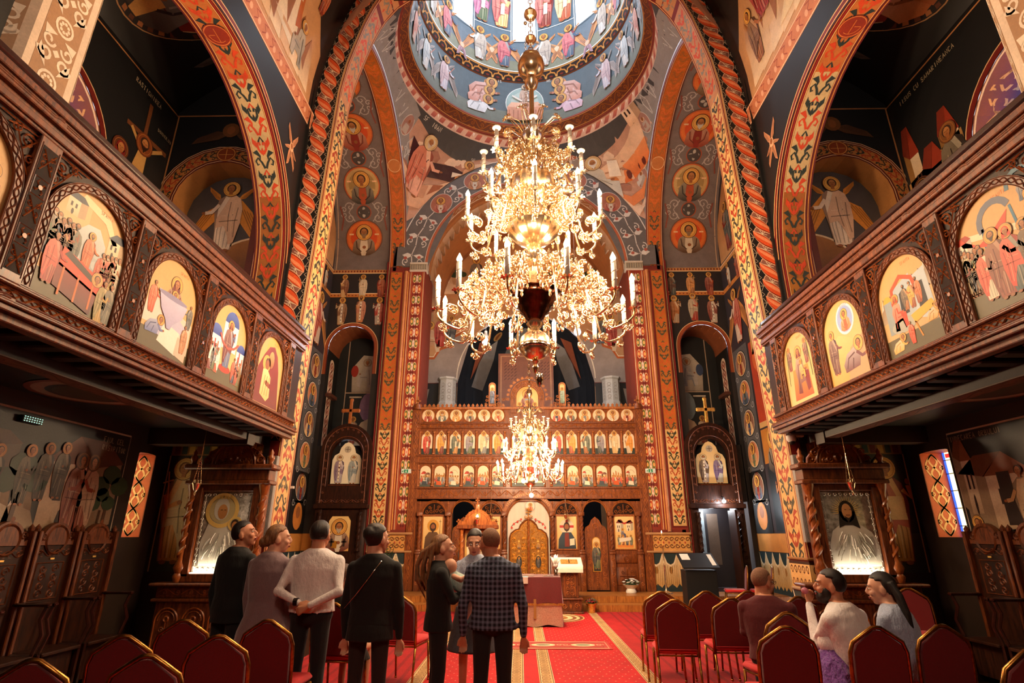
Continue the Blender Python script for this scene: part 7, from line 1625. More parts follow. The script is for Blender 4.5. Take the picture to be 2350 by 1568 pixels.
prof = [([(0, Z2(2.6)), (.03, Z2(2.64)), (.02, Z2(2.68)), (.1, Z2(2.75)), (.12, Z2(2.82)), (.08, Z2(2.9)), (.04, Z2(2.94)), (.16, Z2(3.02)), (.2, Z2(3.1)), (.08, Z2(3.16)), (.05, Z2(3.24))], .05, 14), ([(.05, Z2(3.24)), (.1, Z2(3.3)), (.06, Z2(3.36)), (.16, Z2(3.46)), (.19, Z2(3.54)), (.06, Z2(3.6)), (.04, Z2(3.7))], .06, 14),
  ([(.04, Z2(3.7)), (.09, Z2(3.78)), (.05, Z2(3.86)), (.12, Z2(3.96)), (.14, Z2(4.04)), (.05, Z2(4.12)), (.08, Z2(4.2)), (.06, Z2(4.3)), (.08, Z2(4.36)), (.03, Z2(4.46)), (.02, Z2(4.7))], .06, 12), ([(.02, Z2(4.7)), (.07, Z2(4.76)), (.05, Z2(4.86)), (.015, Z2(4.9))], .05, 12)]
chandelier(sm, prof, [(16, .16, .72, Z2(3.18), Z2(2.98), .2, .019, True, 0), (14, .14, .57, Z2(3.62), Z2(3.46), .2, .019, True, 0), (12, .1, .43, Z2(4.1), Z2(4.0), .15, .018, False, 0)], .62, True, (8, .06, .26, Z2(4.2), Z2(4.38)), 'flame_small')
chain(sm, 0, Z2(4.9), Z2(26.3), .03, ((Z2(12.0), .06), (Z2(14), .06), (Z2(16), .06)))
for k in range(3):
 a = 2 * pi * (k + .5) / 3; lamp('chandelier_light', (.6 * cos(a), .6 * sin(a), Z2(3.3)), 125, WARM2, .12, sm)
b = MB()
for (x, y, z) in ((-.14, -.1, 2.82), (.15, -.1, 3.0), (.02, -.1, 2.52), (.12, .1, 2.85)): b.sphere((x, y, Z2(z)), .045, 10, 8)
b.build('globe_bulb', 'flame', sm, True)
# ================================================================ FURNISHINGS
def cvl(b, f, **k): return Cv(b, f, **k)
front = lambda y0: (lambda u, v, h: (u, y0 - h, v))
# ---- carpets
M['carpet'] = paint_mat('woven_wool_carpet', .95, .2, .5)
b = MB(); b.box(-3.45, 3.45, 1.2, 14.39, .001, .006, 0, '#a80c10'); c = Cv(b, lambda u, v, h: (u, v, .0065 + h), step=.0012)
for i in range(42): x = -3.4 + i * .164; (1.7 < abs(x) < 3.45) and c.rect(x, 1.3, x + .05, 14.35, '#8e0a0e', 1)
cp = b.build('carpet', 'carpet'); props(cp, 'wide red carpet over the nave floor, ribbed at its sides', 'carpet')
b = MB(); b.box(-1.62, 1.52, 1.3, 14.35, .008, .016, 0, '#b80c12'); c = Cv(b, lambda u, v, h: (u, v, .0165 + h), step=.0012)
for x0, x1 in ((-1.62, -1.42), (-.36, -.18), (.02, .2), (1.34, 1.52)):
 c.rect(x0, 1.3, x1, 14.35, '#caa06a', 1)
 for q in (.012, .168): c.rect(x0 + q, 1.3, x0 + q + .008, 14.35, '#5a2a12', 2); c.rect(x0 + q + .012, 1.3, x0 + q + .017, 14.35, '#f0dcb0', 2)
 y = 4.5
 while y < 14.3:
  xx = (x0 + x1) / 2
  c.stroke([(xx - .05, y), (xx + .05, y), (xx + .05, y + .07), (xx - .02, y + .07)], .012, '#7a4a24', 2); c.stroke([(xx + .05, y + .11), (xx - .05, y + .11), (xx - .05, y + .04), (xx + .02, y + .04)], .012, '#7a4a24', 2); y += .15
y = 5.0; j = 0
while y < 14.2:
 for (xa, xb) in ((-1.34, -.42), (.28, 1.3)):
  x = xa + (.06 if j % 2 else 0)
  while x < xb: c.poly([(x - .012, y), (x, y - .014), (x + .012, y), (x, y + .014)], '#e89a7c', 1); x += .125
 y += .125; j += 1
k = c.sub(.45, 13.35, 1, lay=2)
for r_, cc in ((.72, '#d8b070'), (.69, '#7a3a18'), (.62, '#e0c088'), (.55, '#8a4a20'), (.47, '#e8cc98'), (.36, '#a8682c'), (.26, '#e8cc98'), (.14, '#8a4a20')): k.ell(0, 0, r_, r_, cc, 1 + .72 - r_, 32)
o = b.build('carpet_runner', 'carpet'); props(o, 'long red dotted runner with cream key-pattern borders and round medallion', 'carpet')
b = MB(); b.box(-.95, 1.24, 9.85, 10.5, .018, .026, 0, '#b84038'); c = Cv(b, lambda u, v, h: (u, v, .0265 + h), step=.001)
c.stroke([(-.9, 9.9), (1.19, 9.9), (1.19, 10.45), (-.9, 10.45)], .05, '#d8a080', 1, closed=True); c.stroke([(-.83, 9.97), (1.12, 9.97), (1.12, 10.38), (-.83, 10.38)], .02, '#7a2420', 1, closed=True)
for x in (-.5, .15, .8):
 c.ell(x, 10.17, .2, .12, '#e0c8a0', 2, 16); c.ell(x, 10.17, .12, .07, '#8a8468', 3, 12)
 for q in (-1, 1): c.stroke(spiral(x + q * .27, 10.17, .07, 0, 1.2, q), .02, '#e0a888', 2)
o = b.build('prayer_rug', 'carpet'); props(o, 'narrow faded pink rug with medallions laid across the runner', 'rug')
for s in (-1, 1):
 b = MB(); b.box(min(s * 3.6, s * 5.2), max(s * 3.6, s * 5.2), 5.2, 8.4, .001, .007, 0, '#5a2c1c'); c = Cv(b, lambda u, v, h: (u, v, .0075 + h), step=.001)
 for i in range(13): c.rect(*((s * 3.65, 5.3 + i * .24) if s > 0 else (s * 5.15, 5.3 + i * .24)), *((s * 5.15, 5.42 + i * .24) if s > 0 else (s * 3.65, 5.42 + i * .24)), ('#a8382c', '#b89470', '#7a4a34')[i % 3], 1)
 o = b.build('striped_rug', 'carpet'); props(o, 'striped woven rug before the choir stalls on the ' + ('black-suited man\'s side' if s < 0 else 'long-haired woman\'s side'), 'rug', 'striped side rugs')
# ---- banquet chairs
def chair_proto():
 r = thing('banquet_chair', '', 'chair')
 def outline(w, z1, dz, n=8):
  P = [(w, .0), (w * 1.02, z1 - .16), (w * .93, z1 - .1)] + [(w * .86, z1 - .075), (w * .45, z1 - .03), (0, z1 + dz)]
  return P + [(-x, z) for x, z in P[::-1][1:]]
 lean = lambda x, z, y=0: (x, -.21 - .13 * (z - .44) + y, z)
 P = [(.205, .40), (.212, .62), (.21, .76), (.185, .83), (.1, .885), (.035, .925), (0, .93)]; P = P + [(-x, z) for x, z in P[::-1][1:]]
 b = MB(); b.tube([lean(x, z) for x, z in P], .0155, 8, up=(0, 1, .1)); b.build('back_frame', 'chairgold', r, True)
 b = MB(); Q = [(x * .9, z - .018 if z > .8 else z) for x, z in P]; Q[0] = (.19, .47); Q[-1] = (-.19, .47)
 b.prism(Q, -.02, .022, lambda x, y, z: lean(x, z, y)); b.build('back_pad', 'redvelvet', r, autos=40)
 b = MB(); b.tube([lean(x, z) for x, z in ((-.03, .905), (-.015, .888), (0, .885), (.015, .888), (.03, .905))], .008, 6); b.build('hand_grip', 'chairgold', r, True)
 b = MB(); b.box(-.215, .215, -.2, .23, .415, .475, .025); b.build('seat', 'seatred', r, autos=50)
 b = MB(); b.tube([(-.2, -.2, .405), (.2, -.2, .405), (.2, .21, .405), (-.2, .21, .405)], .01, 6, closed=True); b.build('seat_rail', 'chairgold', r, True)
 for x, y, dx, dy in ((-.205, -.2, -.0, -.06), (.205, -.2, 0, -.06), (-.2, .2, 0, .05), (.2, .2, 0, .05)):
  b = MB(); b.tube([(x, y, .41), (x + dx, y + dy, 0.008)], [.014, .011], 8); b.lathe([(.014, 0), (.014, .02)], 8, (x + dx, y + dy, 0)); b.build('leg', 'chairgold', r, True)
 return r
ch0 = chair_proto(); first = [True]
def chair(x, y, rz, lab, grp='red banquet chairs', z=0):
 r = ch0 if first[0] else copy_tree(ch0)
 first[0] = False; r.location = (x, y, z + .018); r.scale = (1.094,) * 3; r.rotation_euler[2] = radians(rz); r['label'] = lab; r['group'] = grp
 return r
for x, y, rz, lab in ((-3.14, 3.98, 6, 'empty red chair cut by the bottom edge, at the far left corner'), (-3.15, 4.80, 5, 'empty red chair, second from the left, before the dark choir stalls'), (-2.53, 4.12, 4, 'empty red chair with only its peaked top showing, bottom left'),
                      (-3.15, 5.58, 4, 'empty red chair in front of the left silver icon shrine'), (-2.44, 4.81, 3, 'empty red chair just behind the black-suited man'), (-2.38, 5.58, -3, 'empty red chair behind the woman in the mauve coat'),
                      (-2.21, 6.85, -6, 'red chair holding the seated woman, between white shirt and black dress'), (-1.65, 7.70, -12, 'red chair beside the woman in the black dress, seat uncovered'),
                      (1.62, 8.12, -4, 'empty red chair nearest the runner, front row right of the aisle'), (1.57, 7.21, -6, 'empty red chair second row, nearest the runner, showing all its legs'), (2.18, 8.18, 3, 'empty red chair, second in the front row before the black desk'),
                      (2.25, 7.38, -3, 'empty red chair beside the maroon-jacketed man on the aisle side'), (2.72, 8.19, 3, 'empty red chair half hidden by the glasses-wearing man\'s head'), (3.06, 7.54, 4, 'empty red chair between the maroon-jacketed man and the painted pier'),
                      (1.94, 5.29, -3, 'empty red chair directly behind the man in the maroon jacket'), (2.64, 5.30, 2, 'red chair under the bearded man in the white shirt'), (3.21, 5.39, 5, 'red chair under the long-haired woman in pale blue'), (3.05, 4.38, 8, 'empty red chair cut by the right edge of the picture')):
 chair(x, y, rz, lab)
chair(2.28, 6.15, 8, 'red chair under the glasses-wearing man in maroon, mostly covered')
chair(5.0, 8.08, 160, 'red chair standing beside the right silver icon shrine', 'red banquet chairs')
chair(4.75, 14.0, 75, 'bright red chair turned sideways at the right side portal, nearer the desk'); chair(5.3, 13.9, 70, 'bright red chair turned sideways at the right side portal, nearer the pier')
# ---- great icon shrines
def sil(c, k, L=1):
 SV = '#c8c2b4'; DK = '#5c5648'
 if k < 0:
  c.poly([(-.3, .02), (-.33, .35), (-.25, .6), (-.2, .8), (-.1, .95), (.02, .98), (.1, .88), (.12, .7), (.3, .6), (.34, .3), (.3, .02)], SV, L)
  c.ring(-.06, .82, .2, .26, '#e0bc68', L + 1, 22); c.ell(-.06, .83, .2, .2, '#b8a878', L + 1, 20); c.ell(-.07, .84, .12, .17, SV, L + 2); c.ell(-.05, .8, .075, .11, '#a8703c', L + 3, col2='#c08850'); c.ring(.17, .62, .08, .11, '#e0bc68', L + 4, 16); c.ell(.17, .62, .08, .08, '#b8a878', L + 3); c.ell(.17, .62, .06, .07, '#3a2416', L + 5); c.ell(.17, .6, .045, .055, '#a8703c', L + 6)
  for i in range(5): c.poly([(-.16 + i * .05, .99), (-.15 + i * .05, 1.06), (-.12 + i * .05, .99)], 'G#e8c470', L + 3)
 else:
  c.poly([(-.34, .02), (-.36, .3), (-.28, .52), (-.16, .6), (.16, .6), (.3, .5), (.38, .3), (.36, .02)], SV, L)
  for i in range(22): a = radians(-20 + i * 10); c.poly([(-.02 + .12 * cos(a - .05), .8 + .12 * sin(a - .05)), (-.02 + .25 * cos(a), .8 + .25 * sin(a)), (-.02 + .12 * cos(a + .06), .8 + .12 * sin(a + .06))], '#e0bc68', L + 1)
  c.ell(-.02, .8, .12, .16, '#1c120c', L + 2); c.poly([(-.14, .8), (-.17, .56), (-.08, .6), (.04, .6), (.14, .55), (.1, .8)], '#1c120c', L + 2); c.ell(-.02, .8, .075, .115, '#b87c48', L + 3, col2='#c8905c'); c.poly([(-.08, .74), (-.02, .64), (.05, .74), (-.01, .7)], '#241408', L + 4)
  c.rect(-.045, .74, .02, .75, '#6a2c1c', L + 5); c.poly([(.1, .12), (.3, .16), (.3, .44), (.1, .42)], '#a8a294', L + 4); c.stroke([(-.2, .3), (-.14, .42), (-.15, .5)], .05, '#dcd6c8', L + 4)
 for q in (-.055, .02) if k > 0 else (-.08, -.025): c.rect(q, .81 + .01, q + .03, .828, '#2a140a', L + 6)
 rr = random.Random(k + 5)
 for i in range(44):
  x = rr.uniform(-.29, .29); z = rr.uniform(.04, .36); d = -.35 * x; c.stroke([(x, z), (x + d * .3, z + .07), (x + d, z + .15)], .009, '#efe9dc' if i % 2 else '#8a8474', L + 5, hi=.008)
for s in (-1, 1):
 sh = thing('icon_shrine', 'tall carved wooden shrine with silver icon of ' + ('mother and child, behind the black-suited man' if s < 0 else 'a bearded man, behind the seated couple'), 'shrine', (s * 4.68, 8.74, 0), group='silver icon shrines')
 Wd = 'wood'
 b = MB()
 b.box(-.84, .84, -.16, .14, 0, .12, .012); b.box(-.78, .78, -.1, .14, .12, .86, .01); b.box(-.84, .84, -.15, .14, .82, .87, .015); b.box(-.8, .8, -.11, .14, .87, 1.03, .01); b.box(-.88, .88, -.2, .14, 1.03, 1.075, .015)
 b.build('base', Wd, sh, autos=40)
 b = MB(); c = Cv(b, front(-.11), lift=.5)
 for i in range(4):
  x = -.58 + i * .387; c.stroke([(x - .16, .16), (x - .16, .58)] + arcp(x, .58, .16, 180, 0, 14) + [(x + .16, .16)], .026, '#000000', 0); c.stroke(arcp(x, .58, .12, 180, 0, 12), .014, '#000000', 0)
  for q in (-1, 1): c.stroke(spiral(x + q * .055, .3, .05, 0, 1.4, q), .018, '#000000', 0); c.stroke(spiral(x + q * .05, .46, .04, 0, 1.3, -q), .016, '#000000', 0)
  c.ring(x, .6, .02, .045, '#000000', 0, 12); c.stroke([(x, .18), (x, .56)], .016, '#000000', 1)
 scroll(c, -.76, .76, .95, .11, '#000000', .2, .018); b.build('base_carving', 'wood_relief', sh, autos=60)
 b = MB(); b.box(-.55, .55, .0, .12, 1.075, 2.5, .01); b.box(-.5, -.39, -.1, .0, 1.15, 2.42, .01); b.box(.39, .5, -.1, .0, 1.15, 2.42, .01); b.box(-.5, .5, -.1, 0, 1.08, 1.2, .01); b.box(-.5, .5, -.08, 0, 2.36, 2.46, .01)
 b.box(-.65, .65, -.16, .12, 2.46, 2.52, .012); b.box(-.61, .61, -.13, .12, 2.52, 2.68, .01); b.box(-.69, .69, -.2, .12, 2.68, 2.76, .02); b.build('carcase', Wd, sh, autos=40)
 for q in (-1, 1):
  b = MB(); x = q * .545
  b.lathe([(.05, 1.08), (.075, 1.16), (.05, 1.2), (.085, 1.28), (.05, 1.36), (.05, 1.4)], 14, (x, -.07, 0)); b.lathe([(.046, 1.4), (.046, 2.3)], 12, (x, -.07, 0))
  for ph in (0, pi): b.tube([(x + .045 * cos(a + ph), -.07 + .045 * sin(a + ph), 1.42 + .86 * a / (5 * pi)) for a in lin(0, 5 * pi, 44)], .024, 6)
  b.lathe([(.05, 2.3), (.06, 2.34), (.085, 2.42), (.09, 2.46)], 8, (x, -.07, 0)); b.build('twisted_column', 'wood_relief', sh, autos=50)
  b = MB(); b.lathe([(.05, 2.76), (.03, 2.79), (.05, 2.83), (.055, 2.87), (.025, 2.91), (.035, 2.94), (0, 3.0)], 12, (q * .6, -.1, 0)); b.build('finial', 'wood_relief', sh, True)
 b = MB(); b.prism([(.48, 2.76), (.46, 2.86), (.36, 2.98), (.2, 3.07), (0, 3.09), (-.2, 3.07), (-.36, 2.98), (-.46, 2.86), (-.48, 2.76)], -.06, .0); c = Cv(b, front(-.06), lift=.7)
 c.stroke(arcp(0, 2.77, .34, 0, 180, 24), .03, '#000000', 0); c.stroke(arcp(0, 2.77, .29, 0, 180, 24), .014, '#000000', 0); c.ring(0, 2.86, .03, .07, '#000000', 0, 16)
 for q in (-1, 1):
  for (a, d, r_) in ((.14, 2.83, .055), (.22, 2.82, .04), (.13, 2.95, .045), (.42, 2.83, .07), (.36, 2.94, .06), (.24, 3.04, .055), (.09, 3.1, .05)): c.stroke(spiral(q * a, d, r_, 0, 1.4, q), .024, '#000000', 0)
 scroll(c, -.58, .58, 2.6, .1, '#000000', .18, .016); b.build('pediment', 'wood_relief', sh, autos=60)
 b = MB(); b.box(-.385, .385, -.035, 0, 1.2, 2.36, .004); c = Cv(b, front(-.036), lift=.5)
 for q in (-.35, .35): c.stroke([(q, 1.23), (q, 2.33)], .02, '#000000', 0); [c.ring(q, 1.28 + i * .085, .008, .024, '#000000', 1, 8) for i in range(13)]
 for z in (1.25, 2.31): [c.ring(-.3 + i * .08, z, .01, .028, '#000000', 1, 8) for i in range(9)]
 b.build('silver_cover', 'silver', sh, autos=50)
 b = MB(); k = Cv(b, lambda u, v, h: (u * .98, -.042 - h, 1.28 + v * .98), step=.002); sil(k, s); b.build('embossed_figure', 'icon', sh)
 l = bpy.data.lights.new('icon_strip_light', 'AREA'); l.shape = 'RECTANGLE'; l.size = .7; l.size_y = .03; l.energy = 1.7; l.color = (1, .85, .62); lo = bpy.data.objects.new('icon_strip_light', l); link(lo, sh); lo.location = (0, -.09, 1.215); lo.rotation_euler = (radians(180 - 14), 0, 0)
 b = MB(); b.box(-.37, .37, -.1, -.06, 1.2, 1.212); b.build('light_strip', M.setdefault('strip', emit('led_strip', '#fff0d0', 3)), sh)
 hl = thing('hanging_lamp', 'brass oil lamp on three chains before the silver icon of ' + ('mother and child' if s < 0 else 'the bearded man'), 'lamp', (s * 4.68 - .2 + .1 * s, 8.3, 2.4), group='oil lamps at the shrines')
 def oil(hl, top):
  b = MB(); b.lathe([(0, -.13), (.015, -.1), (.008, -.07), (.03, -.05), (.045, -.01), (.055, .03), (.07, .05), (.06, .055)], 14); b.lathe([(.03, .05), (.035, .1)], 10); b.build('bowl', 'gold', hl, autos=40)
  b = MB()
  for k in range(3):
   a = k * 2 * pi / 3;
   for i in range(10): b.sphere((.06 * cos(a) * (1 - i / 10), .06 * sin(a) * (1 - i / 10), .05 + (top - .15) * .5 * i / 10), .007, 5, 4)
   b.tube([(.06 * cos(a), .06 * sin(a), .05), (0, 0, .05 + top * .5)], .0035, 4)
  b.tube([(0, 0, .05 + top * .5), (0, 0, top)], .005, 4); b.build('chains', 'gold', hl)
 oil(hl, .85)
 # panel loudspeaker on the pier, perforated roundels
 sp = thing('line_speaker', 'tall grey perforated loudspeaker fixed to the painted pier beside the ' + ('mother and child shrine' if s < 0 else 'bearded man shrine'), 'speaker', (s * 4.22, 9.035, 1.62), group='line loudspeakers on the piers')
 b = MB(); b.box(-.085, .085, -.05, .04, 0, 1.32, .008); b.build('cabinet', 'plastic_grey', sp, autos=40)
 b = MB(); c = Cv(b, front(-.0505), step=.0006)
 for i in range(8):
  z = .09 + i * .163; c.ell(0, z, .062, .062, '#5c5856', 1, 22); c.ell(0, z, .056, .056, '#a09a96', 2, 20)
  for j in range(-3, 4): wq = .05 * sqrt(max(0, 1 - (j / 3.6) ** 2)); c.rect(-wq, z + j * .014 - .003, wq, z + j * .014 + .003, '#4c4846', 3)
 b.build('grille', 'icon', sp)
# cameras
cc_ = thing('security_camera', 'white dome security camera under the right balcony end', 'camera', (4.16, 8.98, 3.2)); b = MB(); b.lathe([(.06, .05), (.075, .04), (.078, -.02), (.05, -.06)], 16); b.box(-.02, .2, -.03, .06, .02, .08, .01); b.build('housing', 'white_plastic', cc_, autos=40); b = MB(); b.sphere((0, -.005, -.055), .05, 12, 8); b.build('lens_dome', 'black', cc_, True)
cc_ = thing('security_camera', 'small white bullet camera on the painted wall beside the left portal', 'camera', (-4.46, 9.72, 2.5)); b = MB(); b.lathe([(.035, -.09), (.04, -.08), (.04, .06)], 12, ax='y'); b.box(.0, .36, -.02, .02, -.02, .02); b.build('housing', 'white_plastic', cc_, autos=40); b = MB(); b.lathe([(.025, -.095), (.025, -.088)], 10, ax='y'); b.build('lens', 'black', cc_)
# ---- choir stalls
def stall_proto():
 r = thing('choir_stall', '', 'seat'); W = 'wood_dark'
 b = MB(); b.box(-.29, .29, .26, .32, 0, 1.62, .008); b.build('back_panel', W, r, autos=40)
 b = MB(); b.prism([(.27, 1.62), (.27, 1.68)] + arcp(0, 1.66, .22, 0, 180, 14) + [(-.27, 1.68), (-.27, 1.62)], .25, .32); c = Cv(b, front(.25), lift=.6); c.stroke(arcp(0, 1.68, .16, 0, 360, 20)[:-1], .03, '#000000', 0, closed=True); c.ell(0, 1.9, .03, .03, '#000000', 0)
 for q in (-1, 1): c.stroke(spiral(q * .2, 1.72, .05, 0, 1.3, q), .02, '#000000', 0)
 b.build('crest', 'wood', r, autos=50)
 b = MB(); c = Cv(b, front(.26), lift=.6); c.stroke([(-.2, 1.02), (.2, 1.02), (.2, 1.42), (-.2, 1.42)], .02, '#000000', 0, closed=True); scroll(c, -.26, .26, 1.53, .09, '#000000', .13, .016)
 for i in range(4):
  for q in (-1, 1): c.stroke(spiral(q * .09, 1.08 + i * .09, .055, 0, 1.4, q * (1 if i % 2 else -1)), .018, '#000000', 0)
 b.build('back_carving', 'wood', r, autos=60)
 b = MB(); b.box(-.03, .03, .247, .255, 1.455, 1.475); b.build('name_plate', 'gold2', r)
 for q in (-1, 1):
  b = MB(); b.box(q * .3 - .025, q * .3 + .025, .2, .33, 0, 1.78, .01); b.lathe([(.03, 1.78), (.035, 1.81), (0, 1.86)], 8, (q * .3, .27, 0)); b.build('side_post', 'wood', r, autos=40)
  b = MB(); b.box(q * .3 - .03, q * .3 + .03, -.18, .24, .98, 1.02, .012); b.box(q * .3 - .018, q * .3 + .018, -.12, .24, 0, .5, .01); b.tube([(q * .3, -.14, .98), (q * .3, -.1, .85), (q * .3, -.16, .7), (q * .3, -.1, .5)], .02, 6); b.build('armrest', 'handrail', r, autos=40)
 b = MB(); b.box(-.28, .28, -.14, .26, .46, .5, .01); b.box(-.27, .27, -.06, -.03, .08, .46, .005); b.build('seat', W, r, autos=40)
 return r
st0 = stall_proto(); fs = True; pos = []
for s in (-1, 1):
 for i in range(7): pos.append((s * 5.6, 3.6 + i * .69, 90 if s < 0 else -90, s, i))
for p in [q for q in pos if q]:
 x, y, rz, s, i = p
 r = st0 if fs else copy_tree(st0); fs = False; r.location = (x, y, 0); r.rotation_euler[2] = radians(rz if rz else 0)
 side = 'on the black-suited man\'s side' if s < 0 else 'on the long-haired woman\'s side'
 r['label'] = 'dark carved choir stall %s, %s' % (('farthest from the shrine', 'sixth from the shrine', 'fifth from the shrine', 'fourth from the shrine', 'third from the shrine', 'second from the shrine', 'next to the shrine')[i], side)
 r['group'] = 'choir stalls ' + side
# ---- side portals
for s in (-1, 1):
 pt = thing('side_portal', 'dark carved wooden portal topped by a cross, ' + ('with an icon closing its doorway' if s < 0 else 'its glazed door open under a white lamp'), 'portal', (s * 5.2, 16.02, .3), group='side portals')
 f2 = lambda u, v, h: (u, -.12 - h, v - .3)
 b = MB(); o_ = archpts(0, 2.45, 4.05, .72, 24); i_ = archpts(0, 3.02, 3.85, .47, 24)
 b.ringprism(o_, i_, 0, .18, lambda x, y, z: (x, .05 - y, z - .3), open_=False); b.box(-.47, .47, -.05, .0, 2.7 - .3, 3.08 - .3); b.box(-.76, .76, -.2, .0, 2.4 - .3, 2.52 - .3, .015); b.build('arched_head', 'wood_dark', pt, autos=40)
 b = MB(); c = Cv(b, lambda u, v, h: (u, -.135 - h, v - .3), lift=.5)
 c.stroke([(-.62, 2.55), (-.62, 4.05)] + arcp(0, 4.05, .62, 180, 0, 20) + [(.62, 2.55)], .03, '#000000', 0); c.stroke([(-.5, 3.0), (-.5, 3.9)] + arcp(0, 3.9, .5, 180, 0, 20) + [(.5, 3.0)], .025, '#000000', 0)
 for i in range(13): a = radians(-10 + i * 16.6); c.stroke(spiral(.565 * cos(a), 4.05 + .565 * sin(a), .04, a, 1.2, 1), .016, '#000000', 0)
 for q in (-1, 1):
  for i in range(6): c.stroke(spiral(q * .56, 2.62 + i * .22, .04, 0, 1.3, q), .016, '#000000', 0)
 scroll(c, -.68, .68, 2.6, .1, '#000000', .15, .014); b.build('head_carving', 'wood', pt, autos=60)
 b = MB(); c = Cv(b, lambda u, v, h: (u, .02 - h, v - .3), step=.002); c.poly([(-.42, 3.08), (.42, 3.08), (.42, 3.75), (.36, 3.88), (.24, 3.95), (.2, 4.1), (.1, 4.22), (0, 4.26), (-.1, 4.22), (-.2, 4.1), (-.24, 3.95), (-.36, 3.88), (-.42, 3.75)], '#e8dcc0' if s < 0 else '#e8c890', 0)
 c.ell(0, 4.05, .1, .1, '#b8ac98', 1); c.stroke([(-.07, 4.05), (.07, 4.05)], .015, '#5a4a3c', 2); c.stroke([(0, 3.98), (0, 4.12)], .015, '#5a4a3c', 2)
 saint(c, -.2, 3.08, .82, '#b8b0b8', '#7a6484' if s < 0 else '#4a3024', L=2, beard='#d8d0c4', halo='#d8c8a0', item='stole'); saint(c, .2, 3.08, .82, '#c8c8c0', '#7c9098' if s < 0 else '#6a5484', L=2, beard='#c0b8ac', halo='#d8c8a0'); b.build('portal_icon', 'icon', pt)
 b = MB(); c = Cv(b, lambda u, v, h: (u, -.055 - h, v - .3), lift=.5); c.stroke([(-.45, 2.72), (.45, 2.72), (.45, 3.04), (-.45, 3.04)], .03, '#000000', 0, closed=True); c.stroke([(0, 2.78), (0, 2.98)], .03, '#000000', 0); c.stroke([(-.08, 2.9), (.08, 2.9)], .03, '#000000', 0)
 for q in (-.25, .25): c.ell(q, 2.88, .09, .09, '#000000', 0, 18)
 b.build('cross_panel', 'wood', pt, autos=60)
 for q in (-1, 1):
  b = MB(); b.box(q * .62 - .1, q * .62 + .1, -.12, .0, 0, 2.12, .01)
  b.lathe([(.05, 1.0), (.05, 2.0)], 10, (q * .56, -.16, 0))
  for ph in (0, pi): b.tube([(q * .56 + .045 * cos(a + ph), -.16 + .045 * sin(a + ph), 1.0 + a / (6 * pi)) for a in lin(0, 6 * pi, 40)], .022, 5)
  c = Cv(b, lambda u, v, h: (u, -.125 - h, v), lift=.5)
  for i in range(5): c.stroke(spiral(q * .62, .15 + i * .17, .06, 0, 1.4, q), .02, '#000000', 0)
  b.build('jamb', 'wood_dark', pt, autos=50)
 b = MB()
 for a, d in (((-.045, .045), (4.48, 5.16)), ((-.2, .2), (4.82, 4.92))): b.box(a[0], a[1], -.1, -.04, d[0], d[1], .012)
 for x, z in ((-.22, 4.87), (.22, 4.87), (0, 5.18)): b.box(x - .06, x + .06, -.1, -.04, z - .06, z + .06, .03)
 b.build('crowning_cross', 'gold2' if s > 0 else 'wood_hi', pt, autos=40)
 if s < 0:
  b = MB(); b.box(-.52, .52, -.08, -.0, 0, 2.1, .01); b.build('lower_screen', 'wood_dark', pt, autos=40)
  b = MB(); c = Cv(b, front(-.085), step=.002); c.poly([(-.3, 1.0), (.3, 1.0), (.3, 1.78), (.22, 1.9), (-.22, 1.9), (-.3, 1.78)], '#e0b060', 0, '#f0cc84'); k = c.sub(0, 1.02, 1); bust(k, 0, .42, .5, '#d8ccb8', '#6a2c1c', L=1, beard='#b8a890', item='book'); k.ring(0, .6, .15, .2, '#f4dcb0', 1)
  for q in (-1, 1): k.stroke([(q * .17, .1), (q * .17, .3)], .05, '#2a1a14', 12); k.stroke([(q * .17 - .07, .22), (q * .17 + .07, .22)], .04, '#2a1a14', 12)
  b.build('doorway_icon', 'icon', pt)
 else:
  b = MB(); c = Cv(b, lambda u, v, h: (u, 1.2 - h, v)); c.fill(-.8, .8, 0, 2.3, '#20181a', 2, 2); c.fill(-.45, .0, .9, 2.1, '#8c969a', 2, 2, 1);
  for z in (1.2, 1.5, 1.75): c.ell(-.2, z, .06, .09, '#4a5c5a', 2)
  c.fill(.08, .4, .6, 2.0, '#5a4638', 2, 2, 1); c.rect(-.45, .86, 0, .9, '#b8a890', 2); c.fill(-.4, 0, 0, .85, '#3a2a24', 2, 2, 1); b.box(-.48, -.44, .32, 1.2, 0, 3.9, 0, '#4a3a34'); b.box(1.0, 1.04, .32, 1.2, 0, 3.9, 0, '#4a3a34'); b.box(-.48, 1.04, .3, 1.2, 2.3, 3.9, 0, '#201814'); r_ = struct('wall_side_room', b, 'paint'); r_.location = (s * 5.2, 16.02, .3); lamp('room_light', (.1, .75, 2.15), 22, (.85, .93, 1), .1, pt)
  b = MB(); b.box(.3, .34, -.55, .0, .05, 2.05, .008); b.box(.29, .35, -.57, -.5, .05, 2.05, .008); b.build('open_door', 'wood_dark', pt, autos=40)
  lp = thing('portal_lamp', 'round white lamp glowing at the top of the open side doorway', 'lamp', (5.33, 15.72, 2.58)); b = MB(); b.sphere((0, 0, 0), .05, 12, 8); b.build('globe', 'white_bulb', lp, True); b = MB(); b.lathe([(.03, .04), (.03, .1), (.012, .12)], 10); b.tube([(0, 0, .1), (0, .15, .14)], .012, 5); b.build('holder', 'black', lp); lamp('portal_light', (0, -.1, -.02), 14, (.9, .95, 1), .05, lp)
